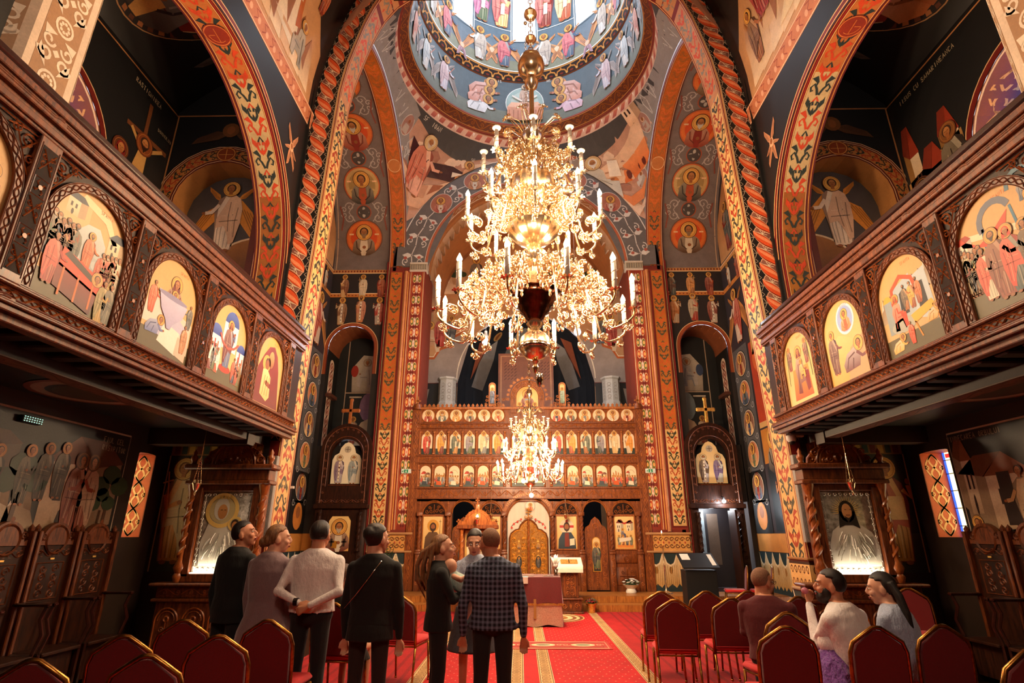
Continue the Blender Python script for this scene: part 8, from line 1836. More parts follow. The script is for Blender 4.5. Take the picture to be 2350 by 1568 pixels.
for i, (x, z) in enumerate(((-1.22, 7.1), (1.5, 7.4))):
 lp = thing('work_lamp', 'bare white bulb hung above the icon screen, ' + ('green plant side', 'candle stand side')[i], 'lamp', (x, 15.4, z)); b = MB(); b.sphere((0, 0, 0), .1, 14, 10); b.build('bulb', 'white_bulb', lp, True); b = MB(); b.lathe([(.09, .07), (.07, .2), (.05, .24), (.045, .34), (.02, .36)], 14); b.tube([(0, 0, .34), (0, 0, 5.9), (0, .62, 6.2)], .006, 4); b.build('holder', 'white_plastic', lp, autos=40)
 lamp('work_light', (0, -.12, -.1), 45, (.93, .97, 1), .08, lp)
# ---- table for the baptism, lectern, stand, flowers
M['velvet'] = fabric('crimson_velvet', '#7a0a12', '#540509', 120, .6, .8, .2, 5); M['satin'] = fabric('blush_satin', '#d8b49c', '#b8907c', 60, .45, .3, .5, 4)
tb = thing('baptism_table', 'small table under crimson and blush cloths in front of the gilded doors', 'table', (.12, 12.55, .017))
b = MB(); b.box(-.42, .42, -.42, .42, .84, .88, .01)
for x in (-.38, .38):
 for y in (-.38, .38): b.box(x - .03, x + .03, y - .03, y + .03, 0, .84)
b.build('table_frame', 'wood_dark', tb)
def drape(b, w, d, z1, z0, flare, n=14):
 P = []
 for (x0, y0, x1, y1) in ((-w, -d, w, -d), (w, -d, w, d), (w, d, -w, d), (-w, d, -w, -d)):
  for i in range(n): P.append((x0 + (x1 - x0) * i / n, y0 + (y1 - y0) * i / n))
 rings = []
 for t in (0, .06, .5, 1):
  rings.append([(x * (1 + flare * t) + .012 * t * sin(i * 1.7), y * (1 + flare * t) + .012 * t * cos(i * 1.3), z1 + (z0 - z1) * t + (0 if t < 1 else .02 * sin(i * .8))) for i, (x, y) in enumerate(P)])
 m = len(P); b.add([p for r in rings for p in r], [tuple(range(m))] + [(j * m + i, j * m + (i + 1) % m, (j + 1) * m + (i + 1) % m, (j + 1) * m + i) for j in range(3) for i in range(m)])
b = MB(); drape(b, .45, .44, .885, .02, .12); o = b.build('under_cloth', 'satin', None, autos=50, loc=(.12, 12.55, .017)); props(o, 'long blush satin cloth hanging to the carpet below the crimson one', 'tablecloth')
b = MB(); c = Cv(b, front(-.5)); braid(c, -.06 + 0, 0, .5, .01, '#a87830') if False else None; c = Cv(b, lambda u, v, h: (u, -.47 - .0 - (0.88 - v) * .065 - h, v), step=.002); c.rect(-.08, .15, -.03, .5, '#a8783c', 2); b.build('gold_braid', 'icon', o)
b = MB(); drape(b, .47, .46, .9, .42, .08); o = b.build('crimson_cloth', 'velvet', None, autos=50, loc=(.12, 12.55, .017)); props(o, 'crimson velvet cloth with gold fringe spread over the small table', 'tablecloth')
b = MB();
for i in range(60): x = -.5 + i * .017; b.tube([(x, -.5, .425), (x, -.505, .385)], .006, 4)
f_ = b.build('gold_fringe', 'gold2', o); f_['kind'] = 'stuff'
for nm, lab, cat, x, y, w, d, h, mt in (('prayer_book', 'red prayer book lying on the crimson cloth', 'book', -.08, 12.5, .14, .1, .03, 'velvet'), ('white_card', 'cream card hanging over the front edge of the crimson table', 'card', -.12, 12.09, .055, .05, .008, 'candle'), ('glass_tray', 'pale tray at the right of the crimson table', 'tray', .35, 12.4, .1, .08, .015, 'chrome')):
 t = thing(nm, lab, cat, (x, y, .92)); b = MB(); b.box(-w, w, -d, d, 0, h, .004); b.build('body', mt, t)
 if nm == 'white_card': b = MB(); b.box(-.05, .05, -.062, -.052, -.12, .0); b.build('hanging_flap', 'candle', t)
 if nm == 'prayer_book': b = MB(); b.box(-w + .005, w - .005, -d - .001, d, .006, h - .006); b.build('pages', 'candle', t)
t = thing('candle_bouquet', 'white feathery bouquet with ribbon in a glass on the crimson table', 'bouquet', (.52, 12.5, .92)); b = MB(); b.lathe([(.045, 0), (.05, .02), (.035, .05), (.055, .13), (.05, .13)], 14); b.build('glass_vase', 'chrome', t, True); b = MB(); rr = random.Random(9)
for i in range(40): a = rr.uniform(0, 6.28); e = rr.uniform(.2, 1); b.tube([(0, 0, .1), (.05 * cos(a) * e, .05 * sin(a) * e, .25), (.11 * cos(a) * e, .11 * sin(a) * e, .32 + .1 * rr.random())], [.006, .012, .004], 4)
b.sphere((0, 0, .2), .05, 8, 6); o = b.build('white_plumes', 'white_flower', t, True); o['kind'] = 'stuff'
t = thing('lectern', 'carved wooden lectern under a white cloth, right of the gilded doors', 'lectern', (.93, 14.15, .0)); b = MB(); b.box(-.3, .3, -.22, .2, 0, .06, .01); b.box(-.26, .26, -.18, .18, .06, .3, .01); b.box(-.29, .29, -.21, .21, .3, .34, .01); b.box(-.2, .2, -.13, .15, .34, .95, .01); b.box(-.24, .24, -.17, .17, .93, .98, .01); b.build('body', 'wood', t, autos=40)
b = MB(); c = Cv(b, front(-.132), lift=.5); c.stroke([(-.12, .38), (-.12, .78)] + arcp(0, .78, .12, 180, 0, 10) + [(.12, .38)], .02, '#000000', 0)
for i in range(4):
 for q in (-1, 1): c.stroke(spiral(q * .05, .44 + i * .11, .045, 0, 1.3, q * (1 if i % 2 else -1)), .016, '#000000', 0)
c = Cv(b, front(-.182), lift=.5)
for q in (-1, 1): c.stroke(spiral(q * .14, .18, .06, 0, 1.4, q), .02, '#000000', 0)
c.poly([(0, .24), (.03, .18), (0, .12), (-.03, .18)], '#000000', 0); b.build('carving', 'wood_hi', t, autos=60)
b = MB(); tl = lambda x, y, z: (x, y, 1.0 + (y + .2) * .42 + z); b.prism([(-.3, 0), (.3, 0), (.3, .03), (-.3, .03)], -.22, .2, lambda x, y, z: tl(x, y, z)); b.build('sloped_top', 'wood', t)
b = MB(); n_ = 20; b.grid(lambda u, v: (u, *( (v, 1.033 + (v + .2) * .42 + .004) if v > -.22 else (-.225 - .004 * sin(u * 30), 1.03 + (v + .22)))), lin(-.31, .31, n_), (-.36, -.3, -.22, -.1, .1, .2)); o = b.build('lectern_cloth', 'curtain', None, True, loc=(.93, 14.15, 0)); props(o, 'white cloth draped over the sloping lectern top', 'cloth'); b = MB(); c = Cv(b, lambda u, v, h: (u, v - h, 1.038 + (v + .2) * .42 + h));
t2 = thing('gospel_book', 'gold-covered open book lying on the white lectern cloth', 'book', (.93, 14.1, 1.105)); b = MB(); b.prism([(-.2, 0), (.2, 0), (.2, .02), (-.2, .02)], -.07, .1, lambda x, y, z: (x, y, z + y * .42)); b.build('cover', 'gold2', t2); b = MB(); b.prism([(-.01, .02), (.01, .02), (.01, .024), (-.01, .024)], -.07, .1, lambda x, y, z: (x, y, z + y * .42)); b.build('spine_line', 'wood_dark', t2)
t = thing('icon_stand', 'honey-coloured canopied icon stand behind the mother and baby', 'stand', (-1.25, 14.1, 0)); b = MB(); b.box(-.42, .42, -.2, .2, 0, .9, .01); b.box(-.46, .46, -.24, .22, .9, .95, .012); b.box(-.38, .38, .0, .18, .95, 1.85, .01); b.box(-.5, .5, -.24, .22, 1.85, 1.95, .015); b.build('cabinet', 'wood_mid', t, autos=40)
for q in (-1, 1):
 b = MB(); b.lathe([(.05, .95), (.06, 1.0), (.042, 1.04), (.042, 1.75), (.06, 1.82), (.06, 1.85)], 12, (q * .38, -.14, 0)); [b.tube([(q * .38 + .04 * cos(a + ph), -.14 + .04 * sin(a + ph), 1.05 + .68 * a / 15) for a in lin(0, 15, 36)], .013, 5) for ph in (0, pi)]; b.build('column', 'wood_hi', t, autos=50)
 b = MB(); b.box(q * .45 - .02, q * .45 + .02, -.2, -.17, 1.95, 2.08); b.box(q * .45 - .05, q * .45 + .05, -.2, -.17, 2.01, 2.04); b.build('corner_cross', 'wood_hi', t)
b = MB(); b.prism([(.45, 1.95), (.44, 2.03)] + arcp(0, 1.97, .33, 10, 170, 16) + [(-.44, 2.03), (-.45, 1.95)], -.22, -.17); c = Cv(b, front(-.22), lift=.5); c.stroke(arcp(0, 1.96, .27, 0, 180, 20), .02, '#000000', 0); [c.stroke(spiral(.3 * cos(a), 1.98 + .3 * sin(a), .03, a, 1.2, 1), .012, '#000000', 0) for a in lin(.2, 2.9, 9)]; b.box(-.05, .05, -.21, -.16, 2.28, 2.42, .01); b.box(-.012, .012, -.2, -.17, 2.42, 2.58); b.box(-.05, .05, -.2, -.17, 2.5, 2.525); b.build('pediment', 'wood_hi', t, autos=50)
b = MB(); c = Cv(b, front(-.01), step=.002); c.rect(-.3, 1.0, .3, 1.82, 'G#e8c878', 0); c.rect(-.25, 1.05, .25, 1.77, '#d8c8a8', 1); c.ring(0, 1.5, .17, .21, 'G#f0d088', 2); bust(c, 0, 1.35, .34, '#b0a898', '#8c8478', L=3); b.build('icon', 'icon', t)
hl = thing('hanging_lamp', 'small lit oil lamp hanging in front of the honey-coloured icon stand', 'lamp', (-1.25, 13.8, 2.02)); oil(hl, .3); b = MB(); b.lathe([(.02, .08), (.028, .12), (0, .16)], 8); b.build('lit_wick', 'flame_small', hl, True)
for x, lab in ((-1.02, 'on the green plant side'), (1.01, 'on the candle stand side')): hl = thing('hanging_lamp', 'slender brass lamp hanging on chains from the icon screen frieze, ' + lab, 'lamp', (x, 15.72, 2.18), group='sanctuary lamps'); oil(hl, .72); b = MB(); b.tube([(0, 0, .72), (0, .1, .78), (0, .24, .76)], .012, 5); b.build('bracket', 'gold2', hl)
def bouquet(nm, lab, x, y, z, fm, R, potm, pr, seed, kx='bouquet'):
 t = thing(nm, lab, kx, (x, y, z)); b = MB(); b.lathe(pr, 14, (0, 0, 0), .06, 7); b.build('wrapped_pot', potm, t, autos=50); zt = pr[-1][1]; rr = random.Random(seed); b = MB()
 for i in range(70):
  a = rr.uniform(0, 6.28); e = rr.uniform(0, 1); p = np.array((R * e * cos(a), R * e * sin(a), zt + R * .5 * (1 - e * .7) + rr.uniform(-.02, .03))); d = rr.uniform(.03, .06)
  b.add([p, p + (d * cos(a), d * sin(a), .01), p + (d * .4 * cos(a + 1), d * .4 * sin(a + 1), .03), p + (d * 1.6 * cos(a + .3), d * 1.6 * sin(a + .3), -.01)], [(0, 1, 3, 2)])
 b.sphere((0, 0, zt), (R * .7, R * .7, R * .4), 10, 6); o = b.build('foliage', 'leaf', t); o['kind'] = 'stuff'; b = MB()
 for i in range(34):
  a = rr.uniform(0, 6.28); e = sqrt(rr.uniform(0, 1)); c0 = (R * e * cos(a), R * e * sin(a), zt + R * .75 * (1 - e * e * .6))
  for k in range(5): aa = k * 1.256; b.sphere((c0[0] + .018 * cos(aa), c0[1] + .018 * sin(aa), c0[2]), (.016, .016, .008), 5, 4)
 o = b.build('blossom', fm, t, True); o['kind'] = 'stuff'
bouquet('potted_flowers', 'white flowers in a paper-wrapped pot before the birth-scene icon', 2.62, 15.55, .31, 'white_flower', .22, 'white_flower', [(.12, 0), (.13, .04), (.1, .1), (.2, .2), (.16, .18)], 3)
bouquet('potted_flowers', 'small dark red potted flowers on the carpet beside the lectern', 1.42, 14.15, .018, 'red_flower', .12, 'gold2', [(.08, 0), (.09, .08), (.1, .16), (.14, .2)], 4)
t = thing('potted_plant', 'leafy green plant in a pot at the foot of the left inner pier', 'plant', (-3.78, 15.6, .31)); b = MB(); b.lathe([(.12, 0), (.16, .3), (.17, .32), (.14, .3)], 16); b.build('pot', 'bronze', t, True); b = MB(); rr = random.Random(5)
for i in range(90):
 a = rr.uniform(0, 6.28); r_ = rr.uniform(.05, .26); z = rr.uniform(.35, 1.2); p = np.array((r_ * cos(a), r_ * sin(a), z)); l = rr.uniform(.06, .12)
 b.add([p, p + (l * .5 * cos(a - .5), l * .5 * sin(a - .5), .03), p + (l * cos(a), l * sin(a), .0), p + (l * .5 * cos(a + .5), l * .5 * sin(a + .5), .03)], [(0, 1, 2, 3)])
o = b.build('foliage', 'leaf', t); o['kind'] = 'stuff'; b = MB(); [b.tube([(0, 0, .25), (.1 * cos(a), .1 * sin(a), .7), (.2 * cos(a), .2 * sin(a), 1.1)], .008, 4) for a in lin(0, 5, 5)]; b.build('stem', 'leaf', t)
t = thing('candle_stand', 'tall slim brass candle stand with one lit candle by the right inner pier', 'candlestick', (3.5, 15.45, .31)); b = MB(); b.lathe([(.16, 0), (.15, .02), (.04, .06), (.02, .1), (.03, .2), (.015, .25), (.02, .6), (.03, .65), (.014, .7), (.014, 1.1), (.05, 1.13), (.02, 1.15)], 16); b.build('stand', 'gold', t, autos=40); b = MB(); b.lathe([(.01, 1.15), (.01, 1.45)], 8); b.build('candle', 'gold2', t); b = MB(); b.lathe([(.004, 1.45), (.012, 1.475), (0, 1.52)], 8); b.build('flame', 'flame_small', t, True)
t = thing('music_desk', 'black-draped singer\'s desk on the step with papers and brass hinges', 'desk', (3.95, 14.05, .0)); b = MB(); b.box(-.36, .36, -.2, .22, .12, .95, .01); b.prism([(-.42, 0), (.42, 0), (.42, .03), (-.42, .03)], -.28, .26, lambda x, y, z: (x, y, .98 + (y + .28) * .55 + z)); b.build('cabinet', 'black', t, autos=40); b = MB(); [b.box(x - .02, x + .02, -.2, .2, 0, .12) for x in (-.33, .33)]; [b.box(x - .09, x + .09, -.205, -.198, .3, .34) for x in (-.2, .2)]; b.build('brass_fittings', 'gold2', t); b = MB(); b.prism([(-.36, .03), (-.16, .03), (-.16, .034), (-.36, .034)], .0, .22, lambda x, y, z: (x, y, .98 + (y + .28) * .55 + z)); b.build('sheet_of_paper', 'white_flower', t); b = MB(); b.prism([(.28, .03), (.38, .03), (.38, .034), (.28, .034)], -.2, .2, lambda x, y, z: (x, y, .98 + (y + .28) * .55 + z)); b.build('sheet_of_paper', 'white_flower', t)
t = thing('led_light', 'small LED floodlight with dotted lamps high under the left balcony', 'lamp', (-5.915, 6.29, 3.0)); b = MB(); b.box(-.03, .03, -.14, .14, -.04, .04, .01); b.build('housing', 'black', t); b = MB(); [b.box(.031, .036, -.12 + i * .034, -.11 + i * .034, -.028 + j * .025, -.02 + j * .025) for i in range(8) for j in range(3)]; b.build('diodes', emit('dim_diode', '#a8e8d0', .7), t)
# ================================================================ PEOPLE
def skin(name, c):
 m, nt, nn, L, b = newmat(name); n = noise(nt, 14, 4); r = ramp(nt, n.outputs[0], .3, .7, mixc(c, '#8a3a24', .25), c); L.new(r.outputs[0], b.inputs['Base Color'])
 b.inputs['Roughness'].default_value = .5; b.inputs['Subsurface Weight'].default_value = .08; b.inputs['Subsurface Radius'].default_value = (.02, .008, .004); return m
M['skin'] = skin('warm_skin', '#c98a68'); M['skin2'] = skin('pale_skin', '#dba588'); M['hairdark'] = pm('dark_hair', '#1c120e', .5, 0, .3, 8, .5, '#0c0705', stretch=(8, 8, .8), bscale=60); M['hairbrown'] = pm('brown_hair', '#5a3820', .5, 0, .3, 8, .5, '#2c1a0e', stretch=(8, 8, .8), bscale=60)
M['hairfair'] = pm('fair_brown_hair', '#9a6c42', .5, 0, .3, 8, .5, '#5c3c22', stretch=(8, 8, .8), bscale=60); M['crop'] = pm('cropped_hair', '#6a4a38', .8, 0, .2, 90, .3, '#8a6248')
M['suit'] = fabric('black_suit_cloth', '#0f1012', '#08090a'); M['blackdress'] = fabric('black_crepe', '#0b0a0b', '#060606'); M['mauve'] = fabric('mauve_wool_coat', '#8e7376', '#745c60', 200, .9, .4, .5, 5); M['shirt'] = fabric('white_cotton_shirt', '#f4ecea', '#e0d6d4', 200, .85, .2, .8, 7)
M['trouser'] = fabric('dark_trouser_cloth', '#131317', '#0b0b0e'); M['maroon'] = fabric('maroon_jacket_cloth', '#5a0d14', '#3c080d'); M['blue'] = fabric('pale_blue_chiffon', '#a9b4cc', '#8e9ab4', 90, .6, .3, .8, 8); M['dusk'] = fabric('slate_lace_skirt', '#5c6270', '#3c414c'); M['mint'] = fabric('mint_blanket', '#b9cfc6', '#9db8ae', 120, .95, .4, .8, 9); M['tulle'] = fabric('purple_tulle', '#8a4fa8', '#5c2f7c', 60, .9, .6, 1, 12); M['tights'] = fabric('sheer_black_tights', '#2a1c1a', '#1c1211'); M['leather'] = pm('black_leather', '#0d0b0b', .3, 0, .1, 30, .1)
def plaid():
 m, nt, nn, L, b = newmat('navy_grey_plaid'); tc = N(nt, 'ShaderNodeTexCoord'); sp = N(nt, 'ShaderNodeSeparateXYZ'); L.new(tc.outputs['Object'], sp.inputs[0]); out = []
 for ax in (0, 2):
  mm = N(nt, 'ShaderNodeMath', operation='MULTIPLY'); mm.inputs[1].default_value = 145; L.new(sp.outputs[ax], mm.inputs[0]); s = N(nt, 'ShaderNodeMath', operation='SINE'); L.new(mm.outputs[0], s.inputs[0])
  g = N(nt, 'ShaderNodeMapRange'); g.inputs[1].default_value = -.15; g.inputs[2].default_value = .35; L.new(s.outputs[0], g.inputs[0]); out.append(g.outputs[0])
 a = N(nt, 'ShaderNodeMath', operation='ADD'); L.new(out[0], a.inputs[0]); L.new(out[1], a.inputs[1]); h = N(nt, 'ShaderNodeMath', operation='MULTIPLY'); h.inputs[1].default_value = .5; L.new(a.outputs[0], h.inputs[0])
 r = ramp(nt, h.outputs[0], 0, 1, '#080b1e', '#68708a'); L.new(r.outputs[0], b.inputs['Base Color']); b.inputs['Roughness'].default_value = .85; w1 = noise(nt, 6, 4); bump(nt, w1.outputs[0], b, .5, .06); return m
M['plaid'] = plaid()
def xf(b, i0, fn):
 for i in range(i0, len(b.v)): b.v[i] = tuple(fn(b.v[i]))
def blob(b, name, mat, par, vox=.012, it=4):
 o = b.build(name, mat, par, True); m = o.modifiers.new('remesh', 'REMESH'); m.mode = 'VOXEL'; m.voxel_size = vox; m.use_smooth_shade = True
 s = o.modifiers.new('smooth', 'SMOOTH'); s.iterations = it; s.factor = .5; return o
def limb(b, P, R):
 b.tube(P, R, 12); [b.sphere(p, r, 12, 8) for p, r in zip(P, R)]
def loft(b, rings, n=22):
 vs = []; [vs.extend((cx + rx * cos(2 * pi * k / n), cy + ry * sin(2 * pi * k / n), z) for k in range(n)) for (cx, cy, z, rx, ry) in rings]
 m = len(rings); b.add(vs, [tuple(range(n))[::-1], tuple((m - 1) * n + k for k in range(n))] + [(i * n + k, i * n + (k + 1) % n, (i + 1) * n + (k + 1) % n, (i + 1) * n + k) for i in range(m - 1) for k in range(n)])
def hand(b, w, d, nrm, curl=.5, mir=1, s=1):
 d = np.array(d, float); d /= np.linalg.norm(d); nr = np.array(nrm, float); nr -= d * nr.dot(d); nr /= np.linalg.norm(nr); sd = np.cross(d, nr) * mir; w = np.array(w, float)
 for q in (-.5, 0, .5): limb(b, [w, w + d * .045 * s + sd * q * .03 * s, w + d * .085 * s + sd * q * .05 * s], [.02 * s, .017 * s, .013 * s])
 for i, l in enumerate((.068, .078, .074, .058)):
  p = w + d * .085 * s + sd * (-.032 + i * .0215) * s; P = [p]
  for j, k in enumerate((.42, .33, .25)): a = curl * (j + .6); P.append(P[-1] + (d * cos(a) + nr * sin(a)) * l * k * s)
  limb(b, P, [.0092 * s, .0088 * s, .008 * s, .0065 * s])
 limb(b, [w + d * .02 * s - sd * .015 * s, w + d * .05 * s - sd * .045 * s + nr * .012 * s, w + d * .085 * s - sd * .05 * s + nr * .025 * s], [.013 * s, .0105 * s, .008 * s])
def headpart(par, b, c, yaw, pitch, hair, style, sk, R=1.0, beard=False, glasses=False, brow='hairdark'):
 cy, sy, cp, sp_ = cos(yaw), sin(yaw), cos(pitch), sin(pitch); c = np.array(c, float)
 def T(p):
  x, y, z = p[0] * R, p[1] * R, p[2] * R; y, z = y * cp - z * sp_, y * sp_ + z * cp; return (c[0] + x * cy - y * sy, c[1] + x * sy + y * cy, c[2] + z)
 i = len(b.v); b.sphere((0, -.012, .025), (.074, .094, .098), 18, 12); b.sphere((0, .03, -.035), (.055, .062, .072), 14, 10); b.sphere((0, .055, -.085), (.026, .024, .022), 10, 8); b.tube([(0, .082, .03), (0, .104, -.008), (0, .094, -.03)], [.008, .012, .012], 8); b.sphere((0, .094, -.022), (.016, .012, .009), 10, 6)
 for q in (-1, 1): b.sphere((q * .075, -.008, -.005), (.01, .022, .034), 10, 8); b.sphere((q * .035, .066, -.02), (.025, .024, .024), 8, 6)
 b.sphere((0, .07, .04), (.05, .016, .01), 10, 6); b.sphere((0, .086, -.058), (.022, .012, .01), 8, 6); limb(b, [(0, -.03, -.05), (0, -.035, -.12)], [.055, .056]); xf(b, i, T)
 def pc(nm, f, mat): q = MB(); f(q); xf(q, 0, T); return q.build(nm, mat, par, True)
 for q in (-1, 1): pc('eye', lambda b: b.sphere((q * .031, .082, .012), (.012, .007, .006), 10, 6), 'white_flower'); pc('iris', lambda b: b.sphere((q * .031, .0875, .012), (.0055, .003, .0055), 8, 6), 'black'); pc('eyebrow', lambda b: b.tube([(q * .015, .092, .031), (q * .033, .09, .036), (q * .052, .078, .03)], [.003, .004, .002], 6), brow)
 pc('lips', lambda b: (b.tube([(-.021, .088, -.053), (-.008, .098, -.05), (.008, .098, -.05), (.021, .088, -.053)], .0045, 6), b.tube([(-.018, .088, -.057), (0, .097, -.06), (.018, .088, -.057)], .005, 6)), M.setdefault('lips', pm('lip_colour', '#9a4038', .45)))
 if beard: q = MB(); [q.sphere(*a) for a in (((0, .05, -.075), (.056, .05, .05)), ((-.045, .03, -.045), (.02, .035, .05)), ((.045, .03, -.045), (.02, .035, .05)))]; q.tube([(-.025, .09, -.045), (0, .1, -.04), (.025, .09, -.045)], .007, 6); xf(q, 0, T); blob(q, 'beard', 'hairdark', par, .008, 2)
 if glasses:
  q = MB(); [q.tube([(s * .034 + .022 * cos(t), .1 - .006 * abs(cos(t)), .012 + .017 * sin(t)) for t in lin(0, 2 * pi, 14)[:-1]], .0018, 5, closed=True) for s in (-1, 1)]; q.tube([(-.012, .101, .014), (.012, .101, .014)], .0018, 5); [q.tube([(s * .056, .094, .016), (s * .078, .03, .014), (s * .08, -.02, .004)], .0025, 5) for s in (-1, 1)]; xf(q, 0, T); q.build('glasses', 'black', par)
 if hair:
  q = MB(); q.sphere((0, -.022, .036), (.083, .1, .1), 22, 16); m_ = []
  for p in q.v:
   x, y, z = p; face = (y > .0 and z < .075 - .1 * max(0, .05 - y)) or (z < -.02 and y > -.03)
   if face: x, y, z = x * .72, y * .7, z * .8 + .01
   if style == 'short' and z < -.03: x, y, z = x * .86, y * .86, z * .95
   m_.append((x, y, z))
  q.v = m_
  if style == 'crop': q.v = [((x * .945), y * .955, .036 + (z - .036) * .945) for x, y, z in q.v]
  if style == 'bun': q.sphere((0, -.125, -.02), (.05, .04, .045), 12, 8); q.sphere((0, -.085, .0), (.07, .05, .06), 12, 8)
  if style == 'updo': q.sphere((0, -.09, .05), (.06, .05, .06), 12, 8); q.sphere((0, -.05, .085), (.066, .06, .05), 12, 8)
  if style == 'long':
   for k in range(9): a = -1 + k * .25; q.tube([(.06 * a, -.07, .05), (.085 * a, -.1, -.05), (.1 * a, -.11, -.17), (.11 * a, -.1, -.3), (.1 * a, -.09, -.42)], [.03, .032, .032, .028, .01], 8)
  if style == 'blown':
   for k in range(24): a = -1 + (k % 8) * .28; d = (k // 8) * .045; q.tube([(.05 * a, -.06, .06), (.06 * a, -.1 - d, .0), (.07 * a + .01 * sin(k * 3), -.13 - d * 1.3, -.1), (.07 * a, -.15 - d * 1.2 + .015 * sin(k * 5), -.22), (.05 * a, -.11 - d * .9, -.36 - .06 * sin(k * 2.3))], [.026, .022, .017, .013, .003], 6)
  xf(q, 0, T); blob(q, 'hair', hair, par, .008, 1)
 return T
def person(lab, x, y, rz, H, top, leg, armL, armR, sk='skin', hair='hairdark', style='short', yaw=0, pitch=0, wf=1.0, seated=False, lean=0, hem=.46, hemr=(.2, .145), skirt=None, legs=True, shirt=None, hands=((.5, (0, -1, .2)), (.5, (0, -1, .2))), group='churchgoers', neck=.0, z0=.018, hd=(0, 0, 0), **kw):
 t = thing('person', lab, 'person', (x, y, z0), radians(rz), group); dz = (.535 - .52 * H) if seated else 0
 Y = lambda z: lean * (z - .5 * H)
 J = lambda p: (p[0] * wf, p[1] + Y(p[2]), p[2] + dz)
 S = {-1: (-.1 * H * wf, 0, .785 * H), 1: (.1 * H * wf, 0, .785 * H)}
 b = MB(); hc = (hd[0], .015 * H + lean * .5 * H + hd[1], .918 * H + dz + hd[2]); T = headpart(t, b, hc, yaw, pitch, hair, style, sk, 1.15 * (H / 1.75) ** .5, **kw)
 limb(b, [hc[:2] + (hc[2] - .07,), (0, Y(.82 * H), .82 * H + dz)], [.056, .06])
 rg = [(.862, .034, .034), (.843, .055, .045), (.825, .088, .055), (.805, .108, .062), (.75, .116, .074), (.68, .106, .073), (.6, .096, .068), (.53, .104, .078)]
 ring = lambda g, f, up=0: [(0, Y(z * H) - .005, z * H + dz, rx * H * wf * f, ry * H * f) for z, rx, ry in g]
 loft(b, ring(rg, .88)); hips = {q: (q * .055 * H, 0, .52 * H + dz) for q in (-1, 1)}
 K = {q: ((q * .08 * H, .25 * H, .5) if seated else (q * .06 * H, .01, .285 * H)) for q in (-1, 1)}; A = {q: ((q * .08 * H, .24 * H, .08) if seated else (q * .065 * H, -.02, .05 * H)) for q in (-1, 1)}
 AR = {-1: armL, 1: armR}; tb_ = MB(); loft(tb_, ring([(.856, .04, .042), (.84, .064, .053)] + rg[2:], 1.03) + [(0, 0, (hem + .03) * H + dz, hemr[0] * .97 * wf, hemr[1] * .97), (0, 0, hem * H + dz, hemr[0] * wf, hemr[1])] if not seated else ring([(.856, .04, .042), (.84, .064, .053)] + rg[2:], 1.03))
 for q in (-1, 1):
  e, w = [tuple(np.array(v, float) * (1, 1, 1) + (0, Y(v[2] - dz) if not seated else Y(v[2] - dz), 0)) for v in AR[q]]; s_ = J(S[q]); s_ = (S[q][0], s_[1], s_[2])
  limb(b, [s_, e, w], [.042, .034, .024]); d = np.array(w) - np.array(e); cu, nr = hands[0 if q < 0 else 1]; hand(b, w, d, nr, cu, q)
  w2 = np.array(e) + d * .94; limb(tb_, [s_, tuple((np.array(s_) + e) / 2), e, tuple(w2)], [.062 * wf, .056, .05, .034])
  if legs: limb(b, [hips[q], K[q], A[q]], [.075, .05, .036]); limb(b, [(A[q][0], A[q][1], .04), (A[q][0], A[q][1] + .16, .03)], [.035, .03])
 blob(b, 'body', sk, t, .0085, 2)
 o = blob(tb_, 'top', top, t, .011, 3)
 if leg:
  l = MB(); [limb(l, [hips[q], K[q], (A[q][0], A[q][1], .06)], [.098, .07, .056]) for q in (-1, 1)]; l.sphere((0, 0, .53 * H + dz), (.1 * H * wf, .075 * H, .06 * H), 16, 10); blob(l, 'trousers', leg, t, .013, 3)
 if skirt: l = MB(); m, zt, zb, r0, r1 = skirt; loft(l, [(0, 0 if not seated else .12, zt, r0, r0 * .75), (0, .0 if not seated else .2, (zt + zb) / 2, (r0 + r1) / 2, (r0 + r1) * .4), (0, 0 if not seated else .25, zb, r1, r1 * .8)]); blob(l, 'skirt', m, t, .013, 2)
 if legs:
  for q in (-1, 1): l = MB(); limb(l, [(A[q][0], A[q][1] - .02, .04), (A[q][0], A[q][1] + .1, .035), (A[q][0], A[q][1] + .18, .028)], [.043, .04, .03]); blob(l, 'shoe', 'leather', t, .011, 2)
 if shirt: l = MB(); l.lathe([(.062, 0), (.055, .05)], 16, (0, Y(.83 * H) - .005, .825 * H + dz)); l.build('collar', shirt, t, True)
 return t
G1 = 'standing guests'
dn = lambda q, H, y=0.0, o=.0: ((q * (.145 * H + o), -.02 + y, .62 * H), (q * (.145 * H + o), .04 + y, .47 * H))
person('man in black suit with slicked dark hair, gazing up to the side', -3.27, 6.35, -25, 1.87, 'suit', 'trouser', *[dn(q, 1.83) for q in (-1, 1)], yaw=radians(-62), pitch=radians(14), hd=(.04, 0, 0), wf=1.1, shirt='shirt', group=G1)
person('woman in long mauve coat, fair hair in a low bun, looking right', -2.78, 6.08, -12, 1.82, 'mauve', 'trouser', *[dn(q, 1.79, .05, -.02) for q in (-1, 1)], sk='skin2', hair='hairfair', style='bun', yaw=radians(-55), hd=(.04, 0, 0), wf=1.03, hem=.42, hemr=(.26, .19), skirt=('mauve', .85, .62, .24, .29), group=G1)
t = person('man in white shirt and black trousers, hands clasped behind his back', -2.26, 5.95, -3, 1.86, 'shirt', 'trouser', ((-.30, -.13, 1.2), (-.05, -.19, 1.1)), ((.30, -.13, 1.2), (.05, -.21, 1.08)), yaw=radians(-4), wf=1.17, hem=.545, hemr=(.19, .14), hands=((.9, (0, 1, 0)), (.9, (0, 1, 0))), group=G1)
b = MB(); b.lathe([(.036, -.02), (.036, .02)], 14, ax='x', c=(-.085, -.19, 1.115)); b.build('wrist_watch', 'leather', t)
